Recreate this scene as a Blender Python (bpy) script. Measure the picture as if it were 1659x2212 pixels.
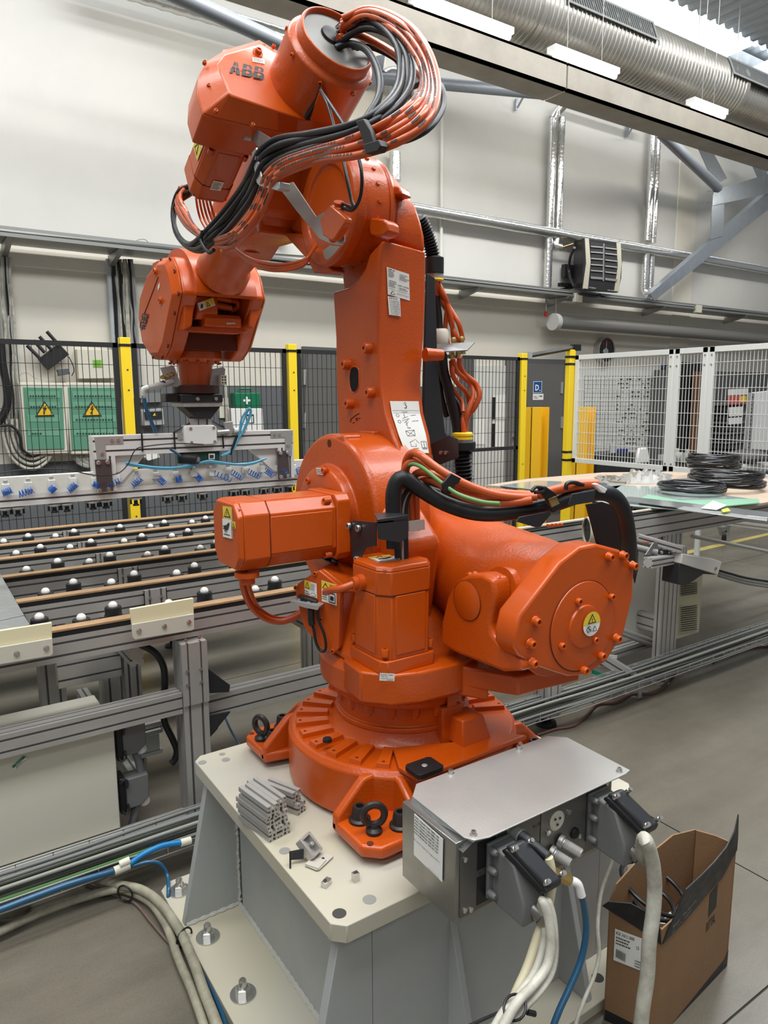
import bpy, bmesh, math, random
from mathutils import Vector, Matrix
random.seed(7)
for o in list(bpy.data.objects): bpy.data.objects.remove(o)
SC = bpy.context.scene
COL = SC.collection

# ------------------------------------------------------------------ camera
W, H, F, CX, CY = 1659.0, 2212.0, 1553.2, 829.5, 1106.0
EYE = Vector((0, 0, 1.65))
_a, _b, _c = math.radians(33.97), math.radians(9.11), math.radians(-0.296)
_fw = Vector((math.sin(_a)*math.cos(_b), math.cos(_a)*math.cos(_b), -math.sin(_b)))
_r0 = Vector((math.cos(_a), -math.sin(_a), 0)); _u0 = _r0.cross(_fw)
_rt = _r0*math.cos(_c) + _u0*math.sin(_c); _up = -_r0*math.sin(_c) + _u0*math.cos(_c)
cd = bpy.data.cameras.new('camera'); cam = bpy.data.objects.new('camera', cd); COL.objects.link(cam)
M = Matrix((_rt, _up, -_fw)).transposed().to_4x4(); M.translation = EYE
cam.matrix_world = M
cd.sensor_fit = 'HORIZONTAL'; cd.sensor_width = 36; cd.lens = 36*F/W; cd.clip_start = .05; cd.clip_end = 200
SC.camera = cam

# ------------------------------------------------------------------ light
wd = bpy.data.worlds.new('world'); SC.world = wd; wd.use_nodes = True
wd.node_tree.nodes['Background'].inputs[0].default_value = (.90, .94, 1, 1)
wd.node_tree.nodes['Background'].inputs[1].default_value = 0.28
def area(name, loc, size, power, rot=(0, 0, 0), col=(1, 1, 1)):
    l = bpy.data.lights.new(name, 'AREA'); l.shape = 'RECTANGLE'; l.size, l.size_y = size; l.energy = power; l.color = col
    o = bpy.data.objects.new(name, l); COL.objects.link(o); o.location = loc; o.rotation_euler = rot
    return o
area('skylight_lamp', (1.0, 0.2, 6.1), (9, 1.4), 520, (0, 0, 0), (.95, .98, 1))
area('skylight_lamp', (4.0, 3.3, 6.1), (11, 1.0), 500, (0, 0, 0), (.95, .98, 1))
area('skylight_lamp', (-3.0, -3.5, 6.0), (8, 2), 200, (math.radians(-20), 0, 0), (.95, .98, 1))
area('tube_lamp_row', (5.0, 4.9, 4.62), (12, .12), 90, (math.radians(35), 0, 0), (1, .97, .90))
area('wall_skylight_lamp', (4.0, 6.05, 6.25), (20, .5), 80, (0, 0, 0), (.93, .97, 1))
SC.view_settings.view_transform = 'Standard'; SC.view_settings.look = 'None'
SC.view_settings.exposure = 0.0; SC.view_settings.gamma = 1.0; SC.view_settings.use_curve_mapping = False

# ------------------------------------------------------------------ helpers
def ray(px, py): return _rt*((px-CX)/F) - _up*((py-CY)/F) + _fw
def P(px, py, x=None, y=None, z=None):
    "world point seen at a photo pixel on the plane x=, y= or z="
    d = ray(px, py)
    i, v = (0, x) if x is not None else (1, y) if y is not None else (2, z)
    return EYE + d*((v-EYE[i])/d[i])

MATS = {}
def mat(name, col, rough=.5, metal=0., bump=0., bscale=60., var=0., vscale=6., coat=0., emit=None, estr=1., trans=0., alpha=1., wear=None, aniso=0., ior=1.45):
    if name in MATS: return MATS[name]
    m = bpy.data.materials.new(name); m.use_nodes = True; nt = m.node_tree; b = nt.nodes['Principled BSDF']; L = nt.links.new
    b.inputs['Base Color'].default_value = (*col, 1); b.inputs['Roughness'].default_value = rough; b.inputs['Metallic'].default_value = metal
    b.inputs['Coat Weight'].default_value = coat; b.inputs['Coat Roughness'].default_value = .12; b.inputs['IOR'].default_value = ior
    b.inputs['Transmission Weight'].default_value = trans; b.inputs['Alpha'].default_value = alpha
    if emit: b.inputs['Emission Color'].default_value = (*emit, 1); b.inputs['Emission Strength'].default_value = estr
    tc = nt.nodes.new('ShaderNodeTexCoord')
    if bump:
        n = nt.nodes.new('ShaderNodeTexNoise'); n.inputs['Scale'].default_value = bscale; n.inputs['Detail'].default_value = 3
        bp = nt.nodes.new('ShaderNodeBump'); bp.inputs['Strength'].default_value = bump; bp.inputs['Distance'].default_value = .004
        L(tc.outputs['Object'], n.inputs['Vector']); L(n.outputs['Fac'], bp.inputs['Height']); L(bp.outputs[0], b.inputs['Normal'])
    if var:
        n = nt.nodes.new('ShaderNodeTexNoise'); n.inputs['Scale'].default_value = vscale; n.inputs['Detail'].default_value = 6; n.inputs['Roughness'].default_value = .65
        r = nt.nodes.new('ShaderNodeMapRange'); r.inputs[1].default_value = .3; r.inputs[2].default_value = .7
        mx = nt.nodes.new('ShaderNodeMix'); mx.data_type = 'RGBA'
        c2 = wear or tuple(c*(1-var) for c in col)
        mx.inputs[6].default_value = (*col, 1); mx.inputs[7].default_value = (*c2, 1)
        L(tc.outputs['Object'], n.inputs['Vector']); L(n.outputs['Fac'], r.inputs[0]); L(r.outputs[0], mx.inputs[0]); L(mx.outputs[2], b.inputs['Base Color'])
        r2 = nt.nodes.new('ShaderNodeMapRange'); r2.inputs[1].default_value = .3; r2.inputs[2].default_value = .7; r2.inputs[3].default_value = max(.05, rough-.07); r2.inputs[4].default_value = min(1, rough+.1)
        L(n.outputs['Fac'], r2.inputs[0]); L(r2.outputs[0], b.inputs['Roughness'])
    MATS[name] = m; return m

OR = mat('orange_paint', (.56, .080, .0025), .33, bump=.08, bscale=90, var=.10, vscale=3, coat=.15)
ORC = mat('orange_cast_paint', (.53, .075, .0025), .32, bump=.22, bscale=150, var=.10, vscale=3, coat=.2)
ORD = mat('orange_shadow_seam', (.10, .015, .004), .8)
ORH = mat('orange_hose', (.50, .082, .014), .34, coat=.15)
BLK = mat('black_rubber', (.012, .012, .013), .42, var=.3)
BLM = mat('black_steel', (.022, .022, .024), .38)
BOX = mat('black_oxide_steel', (.035, .03, .028), .42, metal=.4)
ALU = mat('aluminium', (.50, .48, .45), .36, metal=.45, var=.12, vscale=9)
ALUD = mat('aluminium_groove', (.16, .16, .155), .5, metal=.6)
STE = mat('brushed_steel', (.50, .49, .46), .34, metal=.55, var=.06, vscale=5, bump=.08, bscale=220)
GAL = mat('galvanised_steel', (.50, .51, .50), .34, metal=.65, var=.25, vscale=30)
ZNC = mat('zinc_bolt', (.62, .61, .58), .25, metal=.9)
BRS = mat('brass', (.55, .38, .14), .3, metal=.9)
PED = mat('pedestal_grey_paint', (.40, .41, .39), .42, var=.10, vscale=4, bump=.1, bscale=40)
PEDT = mat('pedestal_top_paint', (.47, .45, .385), .42, var=1, vscale=2.2, wear=(.50, .45, .32))
WHT = mat('white_plastic', (.78, .77, .73), .4)
LBL = mat('label_white', (.80, .79, .74), .45)
INK = mat('label_ink', (.03, .03, .03), .6)
YEL = mat('label_yellow', (.80, .58, .04), .45)
YLP = mat('yellow_post_paint', (.86, .60, .02), .4)
CRM = mat('cream_paint', (.66, .63, .52), .45)
WOOD = mat('wood_strip', (.50, .30, .14), .6, var=.25, vscale=20)
BLU = mat('blue_hose', (.014, .085, .17), .3, coat=.3)
CBL = mat('cable_white', (.60, .58, .49), .45, var=.35, vscale=25, wear=(.33, .31, .25))
CBG = mat('cable_grey', (.30, .30, .28), .5)
GRN = mat('cable_green', (.12, .26, .08), .5)
DGR = mat('dark_grey_paint', (.085, .083, .078), .55)
MGR = mat('mid_grey_cast', (.16, .16, .155), .5)

def smooth(me, ang=35):
    me.shade_smooth() if hasattr(me, 'shade_smooth') else None
    try: me.set_sharp_from_angle(angle=math.radians(ang))
    except Exception: pass

def catmull(pts, n=6, closed=False):
    pts = [Vector(p) for p in pts]; out = []
    m = len(pts)
    if m < 3 and not closed: return pts
    rng = range(m) if closed else range(m-1)
    for i in rng:
        if closed: p0, p1, p2, p3 = pts[i-1], pts[i], pts[(i+1) % m], pts[(i+2) % m]
        else:
            p1, p2 = pts[i], pts[i+1]
            p0 = pts[i-1] if i > 0 else p1*2-p2
            p3 = pts[i+2] if i+2 < m else p2*2-p1
        for k in range(n):
            t = k/n
            out.append(.5*((2*p1)+(p2-p0)*t+(2*p0-5*p1+4*p2-p3)*t*t+(3*p1-p0-3*p2+p3)*t**3))
    if not closed: out.append(pts[-1])
    return out

_TXT = {}
def text_mesh(s, bold=.0):
    k = (s, bold)
    if k not in _TXT:
        c = bpy.data.curves.new('lettering', 'FONT'); c.body = s; c.size = 1; c.offset = bold; c.resolution_u = 2
        o = bpy.data.objects.new('lettering', c); COL.objects.link(o); bpy.context.view_layer.update()
        me = o.to_mesh(); vs = [v.co.copy() for v in me.vertices]; fs = [tuple(p.vertices) for p in me.polygons]
        o.to_mesh_clear(); bpy.data.objects.remove(o); bpy.data.curves.remove(c)
        if vs:
            x0 = min(v.x for v in vs); x1 = max(v.x for v in vs); y0 = min(v.y for v in vs); y1 = max(v.y for v in vs)
            vs = [((v.x-x0)/(x1-x0+1e-9), (v.y-y0)/(y1-y0+1e-9)) for v in vs]
        _TXT[k] = (vs, fs)
    return _TXT[k]

class MB:
    "collects shapes and links them as ONE mesh object"
    def __init__(s, m=None): s.v = []; s.f = []; s.mi = []; s.mats = []; s.m = m
    def _m(s, m):
        m = m or s.m
        if m not in s.mats: s.mats.append(m)
        return s.mats.index(m)
    def raw(s, vs, fs, m=None):
        o = len(s.v); k = s._m(m); s.v += [Vector(v) for v in vs]; s.f += [tuple(i+o for i in f) for f in fs]; s.mi += [k]*len(fs); return s
    def box(s, lo, hi, m=None):
        x0, y0, z0 = lo; x1, y1, z1 = hi
        return s.raw([(x0,y0,z0),(x1,y0,z0),(x1,y1,z0),(x0,y1,z0),(x0,y0,z1),(x1,y0,z1),(x1,y1,z1),(x0,y1,z1)],
                     [(0,3,2,1),(4,5,6,7),(0,1,5,4),(1,2,6,5),(2,3,7,6),(3,0,4,7)], m)
    def obox(s, c, ax, ay, az, m=None):
        "oriented box: centre and three half-axis vectors"
        c, ax, ay, az = map(Vector, (c, ax, ay, az)); vs = [c+ax*i+ay*j+az*k for k in (-1,1) for i, j in ((-1,-1),(1,-1),(1,1),(-1,1))]
        return s.raw(vs, [(0,3,2,1),(4,5,6,7),(0,1,5,4),(1,2,6,5),(2,3,7,6),(3,0,4,7)], m)
    def prism(s, pts, vec, m=None, top=None):
        "polygon pts extruded by vec (top: other polygon of same length)"
        n = len(pts); a = [Vector(p) for p in pts]; b = [Vector(p) for p in top] if top else [p+Vector(vec) for p in a]
        return s.raw(a+b, [tuple(range(n))[::-1], tuple(range(n, 2*n))]+[(i, (i+1) % n, n+(i+1) % n, n+i) for i in range(n)], m)
    def lathe(s, prof, o, ax=(0,0,1), seg=32, m=None, cap=True, a0=0, a1=2*math.pi):
        "profile [(r, h)...] turned round axis ax at o"
        ax = Vector(ax).normalized(); o = Vector(o); t = Vector((1,0,0)) if abs(ax.x) < .8 else Vector((0,1,0))
        e1 = ax.cross(t).normalized(); e2 = ax.cross(e1); full = abs(a1-a0-2*math.pi) < 1e-6; ns = seg if full else seg+1
        vs = []; fs = []
        for r, h in prof:
            for k in range(ns):
                a = a0+(a1-a0)*k/seg; vs.append(o+ax*h+(e1*math.cos(a)+e2*math.sin(a))*r)
        for i in range(len(prof)-1):
            for k in range(seg):
                k2 = (k+1) % ns; fs.append((i*ns+k, i*ns+k2, (i+1)*ns+k2, (i+1)*ns+k))
        if cap:
            if prof[0][0] > 1e-6: fs.append(tuple(range(ns))[::-1])
            if prof[-1][0] > 1e-6: fs.append(tuple(range((len(prof)-1)*ns, len(prof)*ns)))
        return s.raw(vs, fs, m)
    def cyl(s, p0, p1, r, r2=None, seg=16, m=None):
        p0 = Vector(p0); p1 = Vector(p1); d = p1-p0
        return s.lathe([(r, 0), (r if r2 is None else r2, d.length)], p0, d, seg, m)
    def sph(s, c, r, m=None, seg=14, zs=1., half=False):
        n = 7; prof = [(r*math.sin(math.pi*i/(2*n if half else n)), -r*zs*math.cos(math.pi*i/(2*n if half else n)))for i in range(n+1)]
        if half: prof = [(r*math.cos(math.pi*i/(2*n)), r*zs*math.sin(math.pi*i/(2*n))) for i in range(n+1)]
        return s.lathe([(max(a, 1e-5), b) for a, b in prof], c, (0,0,1), seg, m, cap=half)
    def tube(s, pts, r, seg=10, n=6, m=None, closed=False, spline=True):
        q = catmull(pts, n, closed) if spline else [Vector(p) for p in pts]
        k = len(q); vs = []; fs = []; pn = None
        for i, p in enumerate(q):
            if closed: d = q[(i+1) % k]-q[i-1]
            else: d = q[min(i+1, k-1)]-q[max(i-1, 0)]
            d.normalize()
            if pn is None:
                t = Vector((0,0,1)) if abs(d.z) < .9 else Vector((1,0,0)); pn = d.cross(t).normalized()
            pn = (pn-d*pn.dot(d)).normalized(); b = d.cross(pn)
            rr = r(i/(k-1)) if callable(r) else r
            for j in range(seg):
                a = 2*math.pi*j/seg; vs.append(p+(pn*math.cos(a)+b*math.sin(a))*rr)
        for i in range(k if closed else k-1):
            i2 = (i+1) % k
            for j in range(seg): fs.append((i*seg+j, i*seg+(j+1) % seg, i2*seg+(j+1) % seg, i2*seg+j))
        if not closed: fs += [tuple(range(seg))[::-1], tuple(range((k-1)*seg, k*seg))]
        return s.raw(vs, fs, m)
    def torus(s, c, ax, R, r, m=None, seg=24):
        ax = Vector(ax).normalized(); t = Vector((1,0,0)) if abs(ax.x) < .8 else Vector((0,1,0)); e1 = ax.cross(t).normalized(); e2 = ax.cross(e1)
        return s.tube([Vector(c)+(e1*math.cos(2*math.pi*i/seg)+e2*math.sin(2*math.pi*i/seg))*R for i in range(seg)], r, 8, 1, m, True)
    def cap_screw(s, p, d, r=.010, h=.012, m=None, mh=None):
        "socket head cap screw standing on p along d"
        p = Vector(p); d = Vector(d).normalized()
        s.lathe([(r, 0), (r, h*.85), (r*.88, h), (r*.55, h), (r*.5, h*.45), (1e-5, h*.45)], p, d, 12, m, cap=False)
        s.lathe([(1e-5, h*.5), (r*.5, h*.5)], p, d, 6, mh or ORD, cap=False)
        return s
    def hex(s, p, d, r=.01, h=.008, m=None):
        return s.lathe([(r, 0), (r, h*.85), (r*.85, h)], p, d, 6, m)
    def text(s, st, o, ux, uy, m=None, bold=0.):
        "lettering fitted in the box o, o+ux, o+uy"
        vs, fs = text_mesh(st, bold); o = Vector(o); ux = Vector(ux); uy = Vector(uy)
        return s.raw([o+ux*a+uy*b for a, b in vs], fs, m)
    def extr(s, p0, p1, w, h, up=(0,0,1), m=None, g=.008, dp=.006, pitch=.04, mg=None):
        "slotted aluminium extrusion from p0 to p1, w across, h along up"
        p0 = Vector(p0); p1 = Vector(p1); d = (p1-p0).normalized(); u = Vector(up); u = (u-d*u.dot(d)).normalized(); a = d.cross(u).normalized()
        def side(L):
            n = max(1, round(L/pitch)); c = L/n; out = []
            for i in range(n): t = -L/2+c*(i+.5); out.append((t-g/2, t+g/2))
            return out
        poly = [(-w/2, -h/2)]; gr = []
        def run(L, fn):
            for t0, t1 in side(L): poly.extend([fn(t0, 0), fn(t0, dp), fn(t1, dp), fn(t1, 0)]); gr.append(len(poly)-3)
        run(w, lambda t, q: (t, -h/2+q)); poly.append((w/2, -h/2))
        run(h, lambda t, q: (w/2-q, t)); poly.append((w/2, h/2))
        run(w, lambda t, q: (-t, h/2-q)); poly.append((-w/2, h/2))
        run(h, lambda t, q: (-w/2+q, -t))
        n = len(poly); A = [p0+a*x+u*y for x, y in poly]; B = [p1+a*x+u*y for x, y in poly]
        s.raw(A+B, [tuple(range(n)), tuple(range(n, 2*n))[::-1]], m)
        for i in range(n):
            j = (i+1) % n; s.raw([A[i], B[i], B[j], A[j]], [(0,1,2,3)], (mg or ALUD) if (i in gr) else m)
        return s
    def build(s, name, parent=None, bevel=0., seg=2, ang=35, label=None, kind=None, flip=True, merge=False):
        me = bpy.data.meshes.new(name); base = wl(parent) if parent else Vector((0,0,0))
        org = Vector((0,0,0))
        if parent is None and s.v:
            n = len(s.v); org = Vector((sum(v.x for v in s.v)/n, sum(v.y for v in s.v)/n, min(v.z for v in s.v)))
        me.from_pydata([tuple(v-base-org) for v in s.v], [], s.f)
        for m in s.mats: me.materials.append(m)
        me.polygons.foreach_set('material_index', s.mi)
        bm = bmesh.new(); bm.from_mesh(me)
        if merge: bmesh.ops.remove_doubles(bm, verts=bm.verts, dist=1e-5)
        bmesh.ops.recalc_face_normals(bm, faces=bm.faces); bm.to_mesh(me); bm.free()
        smooth(me, ang)
        o = bpy.data.objects.new(name, me); COL.objects.link(o); o.location = org
        if parent: o.parent = parent
        if bevel:
            b = o.modifiers.new('bevel', 'BEVEL'); b.width = bevel; b.segments = seg; b.limit_method = 'ANGLE'; b.angle_limit = math.radians(38); b.harden_normals = False
        if label: o['label'] = label
        if kind: o['kind'] = kind
        return o
def wl(o):
    v = Vector((0,0,0))
    while o is not None: v = v+Vector(o.location); o = o.parent
    return v
def thing(name, label, cat, loc=(0,0,0), group=None):
    o = bpy.data.objects.new(name, None); o.empty_display_size = .1; COL.objects.link(o); o.location = loc
    o['label'] = label; o['category'] = cat
    if group: o['group'] = group
    return o
def tag(o, label, cat, group=None, kind=None):
    o['label'] = label; o['category'] = cat
    if group: o['group'] = group
    if kind: o['kind'] = kind
    return o
def struct(o): o['kind'] = 'structure'; return o
def clone(src, loc, parent, mesh=None, rot=None):
    "another instance of a single mesh piece, sharing its data; loc is a world point"
    o = src.copy(); COL.objects.link(o); o.parent = parent; o.location = Vector(loc)-(wl(parent) if parent else Vector((0,0,0)))
    if rot: o.rotation_euler = rot
    return o
def circ2(r, n=32, a0=0.): return [(r*math.cos(a0+2*math.pi*i/n), r*math.sin(a0+2*math.pi*i/n)) for i in range(n)]

def decal(name, parent, o, ux, uy, bg, items, lift=.0007, label=None, thick=.0006):
    "flat sticker: o bottom-left corner, ux, uy edge vectors; items in unit coordinates"
    o = Vector(o); ux = Vector(ux); uy = Vector(uy); n = ux.cross(uy).normalized(); mb = MB(bg); o = o+n*lift
    if bg: mb.prism([o, o+ux, o+ux+uy, o+uy], n*thick, bg)
    e = o+n*(thick+.0005)
    def q(x, y, k=0): return e+ux*x+uy*y+n*.0004*k
    for k, it in enumerate(items):
        t = it[0]
        if t == 'rect': _, x, y, w, h, m = it; mb.raw([q(x,y,k), q(x+w,y,k), q(x+w,y+h,k), q(x,y+h,k)], [(0,1,2,3)], m)
        elif t == 'poly': mb.raw([q(a, b, k) for a, b in it[1]], [tuple(range(len(it[1])))], it[2])
        elif t == 'text': _, x, y, w, h, st, m = it[:7]; mb.text(st, q(x, y, k), ux*w, uy*h, m, it[7] if len(it) > 7 else .0)
        elif t == 'lines':   # rows of small unreadable print
            _, x, y, w, h, n_, m = it
            for i in range(n_):
                xx = x
                yy = y+h*(1-(i+.7)/n_)
                while xx < x+w*random.uniform(.6, 1):
                    ww = random.uniform(.04, .14)*w; mb.raw([q(xx,yy,k), q(xx+ww,yy,k), q(xx+ww,yy+h/n_*.42,k), q(xx,yy+h/n_*.42,k)], [(0,1,2,3)], m); xx += ww+.025*w
        elif t == 'disc':
            _, x, y, rx, ry, m = it; mb.raw([q(x+rx*math.cos(a*.3142), y+ry*math.sin(a*.3142), k) for a in range(20)], [tuple(range(20))], m)
    r = mb.build(name, parent, label=label); return r
def decal_px(name, parent, tl, tr, bl, bg, items, label=None, lift=.0007, **pl):
    a, b, c = P(*tl, **pl), P(*tr, **pl), P(*bl, **pl)
    return decal(name, parent, c, b-a, a-c, bg, items, label=label, lift=lift)
def warn(x, y, w, h, hot=False):
    "yellow warning panel with triangle"
    return [('rect', x, y, w, h, YEL), ('poly', [(x+w*.12, y+h*.1), (x+w*.88, y+h*.1), (x+w*.5, y+h*.92)], INK),
            ('poly', [(x+w*.25, y+h*.2), (x+w*.75, y+h*.2), (x+w*.5, y+h*.72)], YEL), ('rect', x+w*.47, y+h*.34, w*.06, h*.22, INK), ('rect', x+w*.47, y+h*.25, w*.06, h*.05, INK)]
def hand(x, y, w, h):
    "burning hand pictogram"
    S = lambda L: [(x+a*w, y+b*h) for a, b in L]
    return [('rect', x, y, w, h, LBL), ('rect', x+w*.12, y+h*.14, w*.7, h*.05, INK),
            ('poly', S([(.30,.42),(.62,.42),(.86,.80),(.74,.86),(.50,.70),(.34,.66)]), INK),
            ('poly', S([(.10,.62),(.34,.66),(.36,.58),(.12,.56)]), INK), ('poly', S([(.12,.50),(.34,.60),(.38,.50),(.16,.42)]), INK),
            ('poly', S([(.28,.30),(.34,.30),(.42,.46),(.34,.50)]), INK), ('poly', S([(.44,.28),(.50,.28),(.54,.46),(.46,.48)]), INK)]
def abb(x, y, w, h, bgm):
    "three block letters cut by a thin cross"
    it = []; lw = w*.36; g = w*.01
    S = lambda ox, L: [(x+ox+a*w*.31, y+b*h) for a, b in L]
    it.append(('poly', S(0, [(0,0),(.30,1),(.62,1),(1.0,0),(.66,0),(.60,.22),(.36,.22),(.28,0)]), INK)); it.append(('poly', S(0, [(.42,.42),(.55,.42),(.48,.75)]), bgm))
    for ox in (w*.35, w*.69):
        it.append(('poly', S(ox, [(0,0),(0,1),(.62,1),(.86,.88),(.86,.62),(.76,.52),(.98,.40),(.98,.12),(.74,0)]), INK))
        it.append(('rect', x+ox+w*.10, y+h*.64, w*.09, h*.16, bgm)); it.append(('rect', x+ox+w*.10, y+h*.2, w*.10, h*.18, bgm))
        it.append(('rect', x+ox+w*.13, y, w*.014, h, bgm))
    it.append(('rect', x+w*.145, y, w*.014, h, bgm)); it.append(('rect', x, y+h*.48, w, h*.045, bgm))
    return it
# ------------------------------------------------------------------ setting
def concrete(name, c1, c2, rough, sc=1.2, joints=False):
    m = mat(name, c1, rough, var=1, vscale=sc, wear=c2, bump=.05, bscale=25); nt = m.node_tree
    if joints:
        b = nt.nodes['Principled BSDF']; src = b.inputs['Base Color'].links[0].from_socket
        n = nt.nodes.new('ShaderNodeTexNoise'); n.inputs['Scale'].default_value = 170; n.inputs['Detail'].default_value = 4
        mp = nt.nodes.new('ShaderNodeMapping'); mp.inputs['Scale'].default_value = (.35, 1.6, 1)
        n3 = nt.nodes.new('ShaderNodeTexNoise'); n3.inputs['Scale'].default_value = 2.2; n3.inputs['Detail'].default_value = 8; n3.inputs['Roughness'].default_value = .7
        tc = nt.nodes.new('ShaderNodeTexCoord'); nt.links.new(tc.outputs['Object'], n.inputs['Vector']); nt.links.new(tc.outputs['Object'], mp.inputs['Vector']); nt.links.new(mp.outputs[0], n3.inputs['Vector'])
        r = nt.nodes.new('ShaderNodeMapRange'); r.inputs[1].default_value = .25; r.inputs[2].default_value = .75; r.inputs[3].default_value = .86; r.inputs[4].default_value = 1.1
        r3 = nt.nodes.new('ShaderNodeMapRange'); r3.inputs[1].default_value = .3; r3.inputs[2].default_value = .7; r3.inputs[3].default_value = .72; r3.inputs[4].default_value = 1.15
        k = nt.nodes.new('ShaderNodeMath'); k.operation = 'MULTIPLY'; v = nt.nodes.new('ShaderNodeVectorMath'); v.operation = 'SCALE'
        nt.links.new(n.outputs['Fac'], r.inputs[0]); nt.links.new(n3.outputs['Fac'], r3.inputs[0]); nt.links.new(r.outputs[0], k.inputs[0]); nt.links.new(r3.outputs[0], k.inputs[1])
        nt.links.new(src, v.inputs[0]); nt.links.new(k.outputs[0], v.inputs['Scale']); nt.links.new(v.outputs[0], b.inputs['Base Color'])
    return m
FZ = .12     # floor level
FLO = concrete('polished_concrete', (.180, .158, .122), (.112, .097, .073), .30, 1.1, True)
WALC = concrete('cream_wall_paint', (.70, .65, .545), (.62, .59, .52), .6, .8)
WALU = concrete('upper_wall_paint', (.62, .60, .55), (.56, .55, .52), .6, .9)
WALG = mat('grey_dado_paint', (.13, .135, .14), .55, var=.15, vscale=2)
mb = MB(FLO)
# slabs separated by sawn joints
xs = [-6, -2.3, 2.17, 6.4, 14.5]; ys = [-4, -1.6, .82, 3.6, 6.6]
fl = MB(mat('joint_filler', (.05,.047,.04), .8)); fl.box((-6, -4, FZ-.2), (14.5, 6.6, FZ-.006)); fo = struct(fl.build('floor'))
for i in range(4):
    for j in range(4):
        b = MB(FLO); b.box((xs[i]+.003, ys[j]+.003, FZ-.1), (xs[i+1]-.003, ys[j+1]-.003, FZ)); b.build('floor_slab', fo)
b = MB(WALC); WY = 6.5
b.box((-6, WY, 1.76), (16, WY+.3, 2.86)); b.box((-6, WY, 2.86), (16, WY+.3, 8), WALU); b.box((-6, WY, 1.13), (1.66, WY+.3, 1.76)); b.box((-6, WY, 0), (1.66, WY+.3, 1.13), WALG); b.box((1.66, WY, 0), (16, WY+.3, 1.76), WALG)
wb = struct(b.build('wall_back'))
# shallow pilasters and cast ledges of the wall
b = MB(WALC)
for x in (3.98, 9.35): b.box((x, WY-.015, 1.76), (x+.45, WY+.01, 5.2))
b.build('pilaster', wb, bevel=.01)
b = MB(WALC); b.box((-6, WY-.008, 2.68), (16, WY+.01, 2.86)); b.build('ledge', wb, bevel=.01)
# roof: steel sheets with translucent daylight strips
RFM = mat('roof_sheet', (.45, .47, .48), .5, metal=.3)
SKY = mat('daylight_sheet', (.8, .85, .88), .5, emit=(.86, .94, 1), estr=1.7)
ZR = 6.35
def corr(name, x0, x1, y0, y1, z, m, pitch=.20, dp=.05, parent=None, slope=0.):
    b = MB(m); n = int((x1-x0)/pitch); vs = []; fs = []
    for i in range(n):
        x = x0+i*pitch
        for dx, dz in ((0, 0), (.07, 0), (.10, dp), (.17, dp)): vs.append((x+dx, y0, z+dz)); vs.append((x+dx, y1, z+dz+slope*(y1-y0)))
    for i in range(len(vs)//2-1): fs.append((2*i, 2*i+1, 2*i+3, 2*i+2))
    b.raw(vs, fs); return b.build(name, parent)
b = MB(RFM); b.box((-6, 1.4, ZR+.2), (16, 5.9, ZR+.26)); ce = struct(b.build('ceiling'))
corr('roof_sheet', -6, 16, 2.9, 5.97, ZR, RFM, parent=ce)
corr('daylight_sheet', -6, 16, 5.97, 6.5, ZR+.02, SKY, parent=ce)
corr('roof_sheet', -6, 16, 1.4, 2.9, ZR+.01, RFM, parent=ce)
b = MB(GAL)
for x in (2.5, 6.5, 10.5): b.box((x, 1.2, ZR+.06), (x+.12, 6.5, ZR+.18))
b.build('purlin', ce)
# ------------------------------------------------------------------ robot
AX, AY, ZP = 1.105, 1.555, .62          # axis 1 and pedestal top
rob = thing('industrial_robot', 'large orange six-axis robot arm bolted on the grey steel pedestal', 'robot', (AX, AY, ZP))
# --- base casting
b = MB(ORC)
b.lathe([(.300,0),(.318,.012),(.318,.128),(.306,.142),(.205,.142),(.195,.15),(.183,.175),(.178,.19)], (AX,AY,ZP+.002), seg=72)
base = b.build('base_casting', rob, bevel=.003)
FT = {}
for sx in (-1, 1):
    for sy in (-1, 1):
        b = MB(ORC); cx, cy = AX+sx*.338, AY+sy*.352; w = .165
        out = [(cx-sx*w, cy), (cx-sx*.035, cy), (cx, cy-sy*.035), (cx, cy-sy*w), (cx-sx*w*1.3, cy-sy*w*1.3)]
        b.prism([(x, y, ZP+.018) for x, y in out], (0,0,.030))
        # two upright webs, falling outwards from the rim to the pad
        ya = cy-sy*w; b.prism([(cx, ya, ZP+.02), (cx, ya, ZP+.062), (AX+sx*.262, ya, ZP+.135), (AX+sx*.20, ya, ZP+.14), (AX+sx*.20, ya, ZP+.02)], (0, sy*.026, 0))
        xa = cx-sx*w; b.prism([(xa, cy, ZP+.02), (xa, cy, ZP+.062), (xa, AY+sy*.262, ZP+.135), (xa, AY+sy*.20, ZP+.14), (xa, AY+sy*.20, ZP+.02)], (sx*.026, 0, 0))
        b.cyl((cx-sx*.07, cy-sy*.05, ZP), (cx-sx*.07, cy-sy*.05, ZP+.02), .035, seg=24)
        ft = b.build('mounting_foot', base, bevel=.008, seg=3)
        for dx, dy in ((.115, .045), (.050, .118)):
            b = MB(BOX); p = Vector((cx-sx*dx, cy-sy*dy, ZP+.048))
            b.lathe([(.026,0),(.026,.006),(.020,.010),(.0165,.034),(.0145,.038),(.009,.038),(.009,.016),(1e-5,.016)], p, seg=20, cap=False); b.build('foot_bolt', base)
        b = MB(ORD); b.cyl((cx-sx*.022, cy-sy*.03, ZP+.0485), (cx-sx*.022, cy-sy*.03, ZP+.0492), .008, seg=14); b.build('screw_hole', base)
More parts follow.
